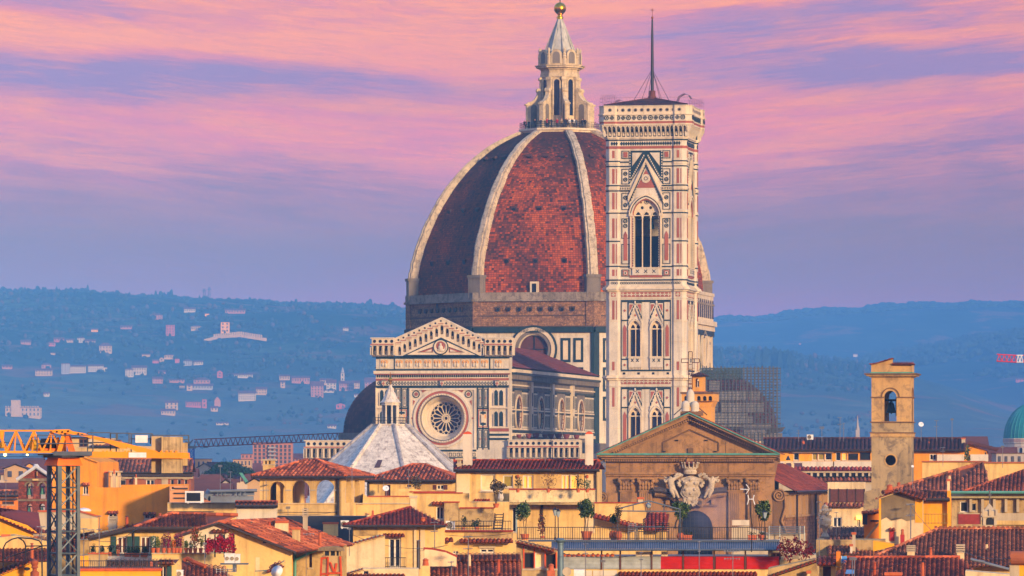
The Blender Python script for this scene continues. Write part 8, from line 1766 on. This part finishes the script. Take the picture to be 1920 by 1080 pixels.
fr,o=bld('dark tiled roofs and yard walls stepping down beside the statue',330,[(1530,1012),(1660,1012)],6,DIN,None,());mb=MB();slope(mb,fr,(1552,1040,-2),(1612,1040,-2),(1600,1008,2),(1545,1008,2));slope(mb,fr,(1612,1046,-2),(1664,1046,-2),(1690,1018,2),(1616,1022,2));mb.build('roof',T4,o);chimney(fr,o,1598,1604,998,1036,-1.5,'box',GRC);chimney(fr,o,1594,1598,1020,1040,-1.8,'box',WHT);antenna(fr,o,1536,940,1045,-1.5,'yagi',10)
fr,o=bld('timber balustraded roof deck with white slats beside the arched church window',312,[(1372,990),(1404,985),(1404,990),(1440,1000),(1510,1000)],3,GRC,None,());strip(fr,o,1373,1405,975,985,WHT,.1,0,'white_panel');mb=MB()
for i in range(5):mb.tube(fr.V(1442,1000-i*3,-.4),fr.V(1508,1000-i*3,-.4),.03,4)
for x in(1442,1462,1500,1508):mb.tube(fr.V(x,1014,-.4),fr.V(x,986,-.4),.03,4)
mb.build('deck_rail',plain('galvanised_sheet',(124,132,138)),o)
for x,lab in((1494,'brown wooden barrel pots by the fence right of the terrace'),):pass
# pots on the cathedral aisle roof
k_=.0885
for i,(x,r_)in enumerate(((973,5),(991,6),(1005,7),(1022,6),(1033,6.5),(1047,7.5),(1062,7),(1081,6))):
 y=CA.Y(x,XR+1.2);q=CA.k*1.0;Fz=Fr(x,1000+(XR+1.2)*CA.s+y*CA.c,0,0);zz_=Fz.Z(821.5+i*.3);o=bpy.data.objects.new('stone_basin',None);COL.objects.link(o);o.location=(Fz.ox,Fz.oy,zz_)
 tag(o,'round brown basin in the row along the foot of the cathedral side wall','basin','row of basins along the cathedral side');mb=MB();r2=r_*.088;mb.lathe(0,0,[(r2*.45,0),(r2*.85,r2*.7),(r2,r2*1.4),(r2*.85,r2*1.4),(r2*.8,r2*1.2)],14);mb.build('bowl',plain('brown_terracotta',(122,60,52),.8),o)
# ------------------------------------------------------------------ far town and villas on the hills
TF=plain('far_brown_roof',(104,62,54),.9,0,.3,.3);WIN=plain('far_window',(70,72,84),.5)
WALLS={'cream':plaster('far_cream_wall',(196,158,112),.1,.2,scale=.15),'white':plaster('far_white_wall',(198,176,146),.08,.2,scale=.15),'pink':plaster('far_pink_wall',(184,122,98),.1,.2,scale=.15),'orange':plaster('far_orange_wall',(246,170,74),.1,.2,scale=.15),'rose':plaster('far_rose_wall',(186,98,88),.1,.2,scale=.15),'grey':plaster('far_grey_wall',(168,158,150),.1,.2,scale=.15)}
def far_house(label,px,D,z0,x0,x1,yt,yb,wall,roof='gx',rh=.3,wins=None,name='house',cat='house',group=None,yaw=0,extra=None,depth=None,rmat=None):
 """A whole small house at its own distance: walls, roof, window openings, sized from the photo."""
 k=D/F;fr=Fr((x0+x1)/2,D,yaw,z0);o=fr.root(name,label,cat,group);w_=(x1-x0)*k/2;h_=(yb-yt)*k;d_=depth or max(6,w_*1.2);he=h_*(1-rh)if roof!='flat' else h_
 mb=MB();mb.box(-w_,w_,0,d_,-h_*.8-3,he);mb.build('wall',WALLS[wall],o)
 mb=MB();e=w_*.06+.3
 if roof=='gx':mb.face([(-w_-e,-e,he),(w_+e,-e,he),(w_+e,d_/2,h_),(-w_-e,d_/2,h_)]);mb.face([(-w_-e,d_+e,he),(w_+e,d_+e,he),(w_+e,d_/2,h_),(-w_-e,d_/2,h_)]);[mb.face([(s*(w_+.01),0,he),(s*(w_+.01),d_,he),(s*(w_+.01),d_/2,h_)],1)for s in(-1,1)];mb.face([(-w_-e,-e,he-.3),(w_+e,-e,he-.3),(w_+e,-e,he),(-w_-e,-e,he)])
 elif roof=='gy':[mb.face([(s*(w_+e),-e,he),(s*(w_+e),d_,he),(0,d_,h_),(0,-e,h_)])for s in(-1,1)];mb.prism([(-w_,he),(w_,he),(0,h_-.1)],0,d_,1)
 elif roof=='hip':
  q=w_*.45;c=[(-w_-e,-e,he),(w_+e,-e,he),(w_+e,d_+e,he),(-w_-e,d_+e,he)];a,b=(-q,d_/2,h_),(q,d_/2,h_);mb.face([c[0],c[1],b,a]);mb.face([c[1],c[2],b]);mb.face([c[2],c[3],a,b]);mb.face([c[3],c[0],a])
 else :mb.box(-w_-.2,w_+.2,-.2,d_+.2,h_,h_+k*1.0)
 if roof=='cren':
  pass
 mb.build('roof',[rmat or TF,WALLS[wall]],o)
 if wins:
  nx,ny=wins
  for i in range(nx):
   for j in range(ny):
    mb=MB();x=-w_+2*w_*(i+.5)/nx;z=he*(j+.55)/ny;a=min(w_/nx*.36,1.6*max(1,k));b=he/ny*.27;mb.box(x-a,x+a,-.12,.05,z-b,z+b);mb.build('window',WIN,o)
 return fr,o
def hill_house(label,x0,x1,yt,yb,wall,roof='gx',rh=.3,wins=None,hill=None,**kw):
 x,y,z=(hill or H_L).at((x0+x1)/2,yb);
 return far_house(label,(x0+x1)/2,y-6,z,x0,x1,yt,yb,wall,roof,rh,wins,**kw)
fr,o=hill_house('cream crenellated villa with a square tower at the foot of the hazy hill',10,75,765,782,'cream','flat',0,(9,2),name='villa',cat='villa');k=fr.k;a=-32.5*k;mb=MB()
mb.box(a+11*k,a+27*k,-1,9,0,30*k);[mb.box(a+(11+i*3.4)*k,a+(13+i*3.4)*k,-1,9,30*k,31.5*k)for i in range(5)];mb.build('tower',WALLS['cream'],o);[(lambda m:m.build('merlon',WALLS['cream'],o))(MB().box(a+(i*4.6)*k,a+(i*4.6+2.6)*k,-.6,.6,18*k,20*k))for i in range(14)]
HH=[('white villa with dark roof just below the wooded crest',345,366,577,586,'white','gx',.35,(5,1)),('pinkish house with a thin spire tip high on the slope',281,304,588,599,'pink','hip',.35,(5,2)),('long low pink villa high on the slope near the crest',422,459,579,588,'pink','gx',.35,(7,1)),('small bright orange cottage above the curved terrace wall',384,392,589,593,'orange','flat',0,None),('rose tower block with red balconies on the upper slope',311,327,611,630,'rose','flat',0,(3,4)),('cream villa with arched front next to the rose tower block',358,378,611,620,'cream','hip',.3,(5,1)),('glowing orange tower house above the curved terrace wall',414,430,606,625,'orange','flat',0,(2,3)),('small orange shed roof cottage alone in the dark woods',171,183,616,622,'orange','gx',.4,None),('faint pink villa in the trees left of the rose tower',226,247,610,617,'pink','gx',.4,(4,1)),('reddish villa with a lit end on the western shoulder',101,119,633,641,'rose','gx',.4,(3,1)),('first pale house of the row on the western shoulder',121,139,637,643,'cream','gx',.4,(4,1)),('taller white house in the middle of the shoulder row',145,158,632,642,'white','hip',.3,(3,2)),('last pale house of the shoulder row',160,178,637,646,'cream','gx',.4,(4,1)),('small rose house below the reddish villa',89,103,641,649,'rose','hip',.4,(2,1)),('low villa with orange dots at the western end',39,57,638,646,'pink','gx',.5,(4,1)),('cream three storey villa with rose roof in mid slope',186,209,645,663,'cream','hip',.35,(4,2)),('tiny cream hut alone in the trees',95,103,662,665,'cream','gx',.4,None),('low cream house with a long shed in mid slope',266,281,664,669,'cream','gx',.3,None),('rose cottage at the start of the mid slope cluster',286,297,675,681,'rose','gx',.4,None),('cream cottage with dark door in the mid slope cluster',299,307,672,679,'cream','gy',.4,(1,1)),('cream villa heading the mid slope cluster',308,328,666,674,'cream','hip',.3,(4,1)),('red round house ending the mid slope cluster',328,336,672,680,'rose','hip',.3,None),('grey white house with many windows in mid slope',344,360,675,686,'grey','hip',.3,(4,2)),('white cottage group beside the grey white house',363,380,676,684,'white','gx',.35,(4,1)),('faint rose villa under a dark cypress on the western edge',4,22,684,691,'pink','gx',.5,(3,1)),('stepped cream hamlet house on the lower western slope',66,97,691,704,'cream','gx',.3,(6,2)),('pink house behind the stepped hamlet house',78,95,682,692,'pink','hip',.4,(3,1)),('grey front house of the long white apartment row',115,130,683,701,'grey','flat',0,(3,4)),('long white apartment block with many windows',130,160,684,699,'white','gx',.2,(8,3)),('white apartment block ending the long row',165,193,683,697,'white','gx',.2,(7,3)),('low white garage block below the long row',190,200,690,697,'white','flat',0,None),('tall white house with a dark yard in mid slope',235,250,691,707,'white','hip',.2,(3,3)),('wide white house with an arch over the dark yard',247,274,686,703,'white','gx',.25,(6,2)),('pinkish double house lower in the valley',286,305,707,718,'pink','gx',.35,(4,2)),('low pink roofed farm in the valley',297,315,695,701,'pink','gx',.45,(3,1)),('long low pink farm row',313,345,711,717,'pink','gx',.35,(6,1)),('tall pink turret house among the trees',407,417,695,708,'rose','gy',.25,(1,2)),('long white glasshouse like villa with many panes',439,473,701,709,'white','gx',.3,(8,1)),('round cream kiosk shaped house at the road',336,346,723,729,'cream','hip',.3,None),('cream house end with dark window by the long grey row',350,360,720,732,'cream','gx',.3,(1,2)),('long grey row house on the lower slope',360,398,721,731,'grey','gx',.4,(7,1)),('pink roofed manor above the long grey row',363,393,709,720,'pink','hip',.45,(5,1)),('white apartment house with a raised centre near the village',447,479,733,751,'white','gx',.25,(8,3)),('small white house beside the road bend',82,92,736,744,'white','gx',.35,(2,1)),('tall cream folded roof villa on the lower slope',310,333,751,767,'cream','gx',.25,(3,2)),('wide cream villa with long eaves below the folded roof villa',302,328,767,778,'cream','gx',.4,(5,1)),('rose arcade house with pointed supports',348,377,752,764,'rose','gx',.2,(7,1)),('rose tower beside the arcade house',379,387,750,765,'rose','flat',0,(1,2)),('grey pink chapel with a dark gable on the lower slope',402,413,744,762,'pink','gy',.4,None),('faint cream villa right of the chapel',395,408,763,772,'cream','gx',.4,(2,1)),('tiny lit white villa high under the wood near the dome',643,653,613,619,'white','gx',.4,(2,1)),('red roofed pair of sheds below the village',630,647,757,767,'rose','gy',.3,(2,1)),('white farm house low beside the dark apse',614,630,796,803,'white','gx',.4,(3,1)),('faint white sheds low in the valley mist',405,428,791,796,'white','gx',.4,(4,1))]
for lb_,x0,x1,yt,yb,wl,rf,rh,wn in HH:hill_house(lb_+' on the hillside' if len(lb_.split())<6 else lb_,x0,x1,yt,yb,wl,rf,rh,wn)
VG=[('cream house at the far tip of the spire village',524,543,703,713,'cream',(4,1)),('tall cream house under the tip of the spire village',526,534,714,727,'cream',(1,2)),('long curved pink row house in the spire village',547,580,706,719,'pink',(7,1)),('tall pink front house at the lower edge of the spire village',583,606,716,745,'pink',(4,4)),('stepped cream house high in the spire village',600,622,711,722,'cream',(4,1)),('white roofed house just before the church spire',612,630,712,734,'white',(3,3)),('broad pink house beneath the church spire',636,662,715,733,'pink',(6,2)),('small cream house right of the church spire',661,674,714,728,'cream',(3,2)),('low white house below the broad pink house',604,628,731,736,'white',(3,1)),('tall pink mansion of the village next to the cathedral edge',684,706,710,740,'pink',(4,4)),('small white cottage under the pink mansion',664,676,739,745,'white',(2,1)),('cream farm house before the village',480,500,727,741,'cream',(4,2))]
for lb_,x0,x1,yt,yb,wl,wn in VG:hill_house(lb_,x0,x1,yt,yb,wl,'gx',.3,wn)
fr,o=hill_house('slim grey white village church spire on the hill',639,645.5,700,716,'white','flat',0,(1,2),name='church_tower',cat='church');k=fr.k;mb=MB();mb.lathe(0,3,[(3.4*k,16*k),(2.8*k,20*k),(.2,27*k)],8);mb.build('spire',WALLS['grey'],o)
x,y,z=H_L.at(400,640);TW=Fr(440,y,0);tw=TW.root('terrace_wall','long curved pale terrace wall sweeping below the orange tower house','wall');mb=MB();pts=[(317,644),(345,642),(375,638),(402,631),(420,628),(450,626),(480,631),(500,634)]
for(a,b),(c,d_)in zip(pts,pts[1:]):p,q=TW.V(a,b),TW.V(c,d_);mb.face([p-Vector((0,0,3)),q-Vector((0,0,3)),q,p]);mb.face([p,q,q+Vector((0,2,0)),p+Vector((0,2,0))])
for i in range(22):xx=402+i*4.2;p=TW.V(xx,interp([(402,630),(450,625),(495,632)],xx)-1);mb.box(p.x-.8,p.x+.8,-.5,.5,p.z-2,p.z+1.2)
mb.build('stonework',WALLS['cream'],tw)
for lb_,x0,x1,yt,yb,wl,wn,hl in(('pale pink double house low on the misty right hillside',1504,1521,784,799,'pink',(4,3),H_R),('pink castle like house low on the misty right hillside',1536,1553,786,799,'pink',(4,2),H_R),('small white roofed villa beside the castle like house',1548,1559,797,803,'white',None,H_R),('faint pink roofs on the slope right of the old belfry',1846,1860,763,768,'pink',(3,1),H_R),('faint pink villa near the teal dome',1882,1903,760,768,'pink',(4,1),H_R),('rose cluster house on the slope above the teal dome',1905,1922,709,717,'rose',(3,2),H_R),('pale house behind the red crane jib',1896,1920,656,662,'cream',(4,1),H_R),('tiny white cottage far up the blue valley',1600,1608,665,669,'white',None,H_F),('tiny pink cottage far up the blue ridge',1498,1502,643,645.5,'pink',None,H_F)):
 hill_house(lb_,x0,x1,yt,yb,wl,'gx',.35,wn,hl)
# cypresses on the spur, pylons on the crest
cyp=leafmat('cypress_green',[(18,34,32),(30,50,42),(40,60,46)]);rg=random.Random(21);proto=None
SPUR=[(1343,655,690),(1352,660,690),(1422,656,694),(1428,660,694),(1436,655,695),(1451,654,694),(1456,658,694),(1463,659,696),(1471,661,696),(1477,660,696),(1481,664,697),(1488,671,697),(1503,675,700),(1521,669,698),(1538,680,702),(1556,680,702),(1561,683,703),(1572,681,703),(1584,685,705),(1596,680,704),(1600,680,704),(1613,683,706),(1615,680,706)]
for i,(px,y0,y1)in enumerate(SPUR):
 x,y,z=H_L.at(px,y1-2);h_=(y1-y0)*y/F*1.1
 if proto is None:
  o=bpy.data.objects.new('cypress_tree',None);COL.objects.link(o);proto=o;mb=MB();crown(mb,0,0,0,1.0,.16,True,.5,rg);mb.leaves((0,0,.5),(.15,.15,.46),160,.035,0,rg,.6);mb.build('crown',cyp,o);mb=MB();mb.tube((0,0,-.06),(0,0,.3),.02,6);mb.build('trunk',plain('trunk_bark',(84,66,52)),o)
 else :o=dup(proto)
 o.location=(x,y,z);q=h_*rg.uniform(.9,1.3);o.scale=(q*rg.uniform(.9,1.5),q,h_);tag(o,'dark slender cypress in the row on the hazy spur right of the bell tower','cypress','cypresses on the hazy spur')
for px,lab in((383,'first faint lattice pylon on the wooded crest, slightly lower'),(392,'second faint lattice pylon on the wooded crest')):
 PY=Fr(px,6480,0,190);py_=PY.root('lattice_pylon',lab,'pylon');mb=MB();zt2=PY.Z(538 if px>390 else 541)
 for s in(-1,1):
  mb.tube((s*2.6,0,0),(s*.8,0,zt2),.35,4);mb.tube((s*2.6,2,0),(s*.8,2,zt2),.35,4)
 for i in range(9):z0,z1=zt2*i/9,zt2*(i+1)/9;mb.tube((-2.6+.2*i,0,z0),(2.4-.2*i,0,z1),.22,4)
 mb.tube((-3,0,zt2*.95),(3,0,zt2*.95),.3,4);mb.build('lattice',GUT,py_)
# middle distance
PN=Fr(430,900,0);pn=PN.root('umbrella_pine','broad dark green umbrella pine beyond the rooftops','pine tree');mb=MB();rg=random.Random(2)
for i in range(60):
 t=rg.uniform(0,6.28);q=rg.random()**.5;c=Vector((q*3.7*math.cos(t),q*3.4*math.sin(t),PN.Z(888)+1.6*(1-q*q)));mb.leaves(c,(1.0,1.0,.5),60,.17,0,rg,.2)
mb.build('crown',leafmat('pine_green',[(22,44,36),(36,62,46),(54,84,58)]),pn);mb=MB();mb.lathe(0,0,[(.4,0),(.3,PN.Z(892)),(.2,PN.Z(886))],8);[mb.tube((0,0,PN.Z(900)),(2.4*math.cos(a),2.4*math.sin(a),PN.Z(886)),.12,5)for a in(0,1.2,2.5,3.6,5)];mb.build('trunk',plain('trunk_bark',(84,66,52)),pn)
fr,o=far_house('pink apartment block with rows of windows beyond the loggia roof',510,1500,0,474,548,830,1054,'pink','flat',0)
for i in range(9):
 for j in range(7):mb=MB();x=fr.X(479+i*8);z=fr.Z(837+j*7.2);mb.box(x-.32,x+.32,-.12,.05,z-.4,z+.4);mb.build('window',WIN,o)
for i in range(5):mb=MB();mb.box(-1.2,1.0,-1.0,0,fr.Z(841+i*7.2),fr.Z(838+i*7.2));mb.build('balcony',WALLS['grey'],o)
TWN=[('cream gabled house left of the brick bell gable',8,50,870,900,'cream','gy',.32,(2,1),700),('white house with two windows at the far left of the rooftops',-14,14,880,905,'white','gx',.25,(3,1),760),('dark roofed hall behind the brick bell gable',44,98,862,900,'cream','gx',.7,None,900),('purple roofed house under the crane lamps',-10,40,860,890,'pink','gx',.5,(4,1),1000),('pale low block under the second crane lamp',44,78,858,872,'cream','gx',.35,(4,1),1250),('small gabled house in front of the dark roofed hall',48,64,868,890,'orange','gy',.3,(1,1),820),('white gabled house left of the umbrella pine',370,396,868,900,'white','gy',.3,None,960),('low yellow block with flat roof left of the umbrella pine',360,394,861,885,'cream','flat',0,(4,1),1150),('flat cream block behind the umbrella pine',437,471,862,890,'cream','flat',0,(5,2),1300),('purple roofed house between white gable and pine',390,422,866,900,'pink','gx',.6,None,1050),('brown roofed house before the umbrella pine',366,440,898,930,'grey','gx',.75,None,640),('rusty roofed house below the umbrella pine',363,428,906,940,'pink','gx',.7,None,560),('small grey gable in front of the pine',413,434,898,930,'grey','gy',.35,None,600),('cream gabled wall beside the loggia eaves',464,492,896,930,'cream','gy',.3,None,580),('low pink house by the red crane mast',330,366,878,920,'pink','gx',.4,(3,1),800),('tiny pale block in the haze by the pink apartments',452,474,852,885,'pink','flat',0,(3,4),1700),('faint pink block beside the pink apartments',548,572,850,880,'pink','gx',.3,(4,3),1700),('dim dark roofs left of the white belvedere',-20,34,905,935,'grey','gx',.8,None,620),('brown tiled house stepping down before the belvedere',1458,1500,868,900,'cream','gx',.5,None,640),('distant rosy roofs under the teal dome',1850,1905,838,880,'rose','gx',.6,None,800),('dark jumbled attic under the teal dome',1812,1850,818,850,'grey','gx',.6,None,850),('grey iron terrace house in front of the teal dome drum',1868,1930,850,880,'grey','flat',0,(5,1),620)]
for lb_,x0,x1,yt,yb,wl,rf,rh,wn,D in TWN:far_house(lb_,0,D,CZ-(yb-HY)*D/F,x0,x1,yt,yb,wl,rf,rh,wn)
# many more roofs fill the streets below eye level between the named houses
rg=random.Random(77);cols_=['cream','white','pink','orange','grey']
FILL=[]
for D,y0 in((1350,872),(1150,878),(980,884),(760,893)):
 px=-40
 while px<1960:
  w_=rg.uniform(34,70)*760/D+14
  if not(560<px+w_/2<1480 and D>700):FILL.append((px,px+w_,y0+rg.uniform(-5,6),D+rg.uniform(-40,40)))
  px+=w_+rg.uniform(-2,6)
for x0,x1,yt,D in FILL:
 far_house('tile roofed house packed among the far rooftops of the town',0,D,0,x0,x1,yt,HY+CZ*F/D,cols_[rg.randrange(5)],rg.choice(['gx','gx','hip','gy']),rg.uniform(.1,.16),(rg.randrange(3,5),3)if D<0 else None,group='far rooftops of the town')
SP=Fr(1608,1400,0);sp_=SP.root('church_spire','tiny grey church spire beyond the long dark roof','spire');mb=MB();mb.box(-.5,.5,-.5,.5,0,SP.Z(806));mb.lathe(0,0,[(.55,SP.Z(806)),(.3,SP.Z(798)),(.04,SP.Z(779))],6);mb.build('spire',WALLS['grey'],sp_)
BV=Fr(458,600,0);bv=BV.root('bell_cote','small white bell cote with a pointed arch and verdigris roof','bell cote');mb=MB();mb.plate(loop(BV,[(444,925),(466,925),(466,905),(454,888),(450,905),(444,905)]),[parch(BV,450.5,456,897,903,.8)],0,1.0,0,0,True);mb.build('wall',[WALLS['white']],bv);mb=MB();p,q=BV.V(453,886.5,-.2),BV.V(468,907,-.2);dd=Vector((0,1.5,0));mb.face([p,q,q+dd,p+dd]);mb.face([p,q,q-Vector((.35,0,0)),p-Vector((.3,0,0))]);mb.build('roof',VERD,bv)
# ------------------------------------------------------------------ aerials, wires and small roof clutter
for lb_,D,px,yb,yt,kd,wd in(('tall thin aerial standing just right of the crane mast',262,186,1056,966,'yagi',10),('white aerial pole in front of the grey cream box house',270,157,1062,990,'yagi',16),('slim aerial over the tiled roofs left of the crane mast',275,78,1050,986,'yagi',16),('aerial rising before the flower pots on the terrace wall',270,384,1082,1018,'grid',6),('bare pole with a cross bar low beside the weathered roof',262,426,1085,1066,'yagi',40),('tall bare aerial in front of the grey corrugated sheets',270,1098,1085,1018,'yagi',10),('aerial with wide arms before the red corrugated sheets',268,1374,1085,1032,'yagi',30),('slender aerial in the middle of the red corrugated sheets',270,1311,1080,1014,'yagi',4),('aerial between the grey sheets and the red sheets',270,1202,1085,1034,'yagi',8),('small aerial on the grey sheet wall near the iron column',272,1131,1085,1050,'grid',8),('aerial standing on the nearest red tile roof',250,1602,1085,1046,'grid',8),('tall aerial in front of the stucco patched gable',330,1707,1020,944,'yagi',16),('aerial on the big mossy roof near the turret chimney',300,1856,952,918,'yagi',5),('aerial high on the roof of the loggia house',412,660,905,870,'yagi',7),('thin aerial rising from the long red roof between the white chimneys',384,1022,872,838,'yagi',8),('aerial over the dark roofs beside the umbrella pine',560,413,930,872,'grid',7),('aerial on the rusty roof below the umbrella pine',540,432,930,884,'yagi',8),('aerial left of the brick bell gable',480,11,950,880,'yagi',7),('aerial behind the golden block roof clutter',440,192,914,866,'grid',6),('aerial leaning over the french door house',322,785,1066,1012,'yagi',8),('twin rod aerial on the dark red bottom roof',256,846,1085,1052,'yagi',12),('aerial on the pale lean-to wing',318,655,1030,990,'grid',6),('aerial near the statue and the aisle wall',400,1568,1000,960,'yagi',8),('stub aerial on the plain cream block',452,1768,866,838,'yagi',8),('stub aerial on the pale yellow block',428,1880,868,836,'grid',6)):aerial(lb_,D,px,yb,yt,kd,wd)
for lb_,D0,a,D1,b,sg in(('loose cable sagging across the weathered roof by the teal door',262,(330,1080),266,(382,1064),.3),('thin wire strung from the crane mast to the villa roof',262,(150,1000),296,(262,986),.6),('wire crossing above the french door house',326,(655,1000),330,(840,1022),.5),('wire slung between the loggia house and the stair head',400,(498,958),410,(636,958),.3),('long wire over the grey corrugated sheets',284,(1056,1038),290,(1220,1036),.25),('wire from the stucco gable to the corner chimney stack',330,(1708,950),250,(1900,1046),1.0),('wire drooping over the nearest red tile roof',252,(1560,1060),254,(1700,1052),.3),('wire hung along the stained terrace',332,(826,1002),332,(958,1000),.15)):wire(lb_,D0,a,D1,b,sg)
rg=random.Random(31)
for i,(px,yb,D,h_,lb_)in enumerate(((238,976,302,9,'stubby terracotta flue low on the villa roof'),(300,972,303,10,'terracotta flue near the ridge of the villa roof'),(470,990,290,12,'terracotta flue on the big red roof near the gable'),(505,986,292,9,'stubby flue on the big red roof near the ridge'),(600,1006,292,10,'flue pot halfway down the big red roof'),(690,972,333,9,'flue pot on the slope of the french door house roof'),(745,966,334,11,'flue pot near the peak of the french door house roof'),(540,880,423,10,'flue pot on the front slope of the loggia roof'),(815,888,455,9,'flue pot on the brown shuttered house roof'),(905,874,384,9,'flue pot on the long red roof'),(1060,873,384,8,'flue pot near the second white chimney'),(880,1050,264,13,'flue pot on the dark red bottom roof'),(935,1058,263,12,'second flue pot on the dark red bottom roof beside the cabin'),(1745,1040,286,14,'flue pot between the two vented chimneys'),(1850,1030,288,12,'flue pot right of the vented chimneys'),(1640,1066,256,13,'flue pot on the nearest red tile roof'),(1730,1064,256,12,'leaning flue pot on the nearest red tile roof'),(1780,900,402,10,'flue pot on the big mossy slope'),(1890,905,384,10,'flue pot on the renaissance house roof'),(60,1030,296,12,'flue pot on the row house roof behind the pergola'))):
 k=D/F;o=bpy.data.objects.new('flue_pot',None);COL.objects.link(o);o.location=((px-960)*k,D,CZ-(yb-HY)*k);tag(o,lb_,'flue');mb=MB();r_=2.8*k;q=h_*k
 mb.lathe(0,0,[(r_*1.1,-.5),(r_,q*.55),(r_*.8,q*.6),(r_*.8,q*.8)],10);mb.build('shaft',[T1,TER,CR2][i%3],o);mb=MB();mb.lathe(0,0,[(r_*.5,q*.8),(r_*1.35,q*.86),(r_*.9,q*.97),(.02,q)],10);mb.build('cowl',TER if i%2 else GUT,o)
# thin chimney smoke drifting before the brown church
SK=Fr(1338,470,0,CZ-(960-HY)*470/F);mb=MB();mb.ball((0,0,0),1.0,1.0,1.0,24,14);m=bpy.data.materials.new('chimney_smoke');m.use_nodes=True;m.node_tree.nodes.clear();t=NT(m.node_tree);tc_=t.new('ShaderNodeTexCoord').outputs['Object']
ln_=t.new('ShaderNodeVectorMath',{0:tc_},operation='LENGTH').outputs['Value'];dn_=t.math('MULTIPLY',t.ramp(ln_,[(0.0,1.0),(1.0,0.0)],'EASE'),t.math('MULTIPLY',t.ramp(t.noise(tc_,1.6,4),[(.3,.25),(.7,1.0)]),.14))
v=t.new('ShaderNodeVolumePrincipled',{'Color':(.72,.74,1.0,1),'Density':dn_});t.new('ShaderNodeOutputMaterial',{1:v.outputs[0]});sm_=mb.build('smoke',m,None,kind='stuff');sm_.location=(SK.ox,SK.oy,SK.base);sm_.scale=(3.4,2.4,3.2)
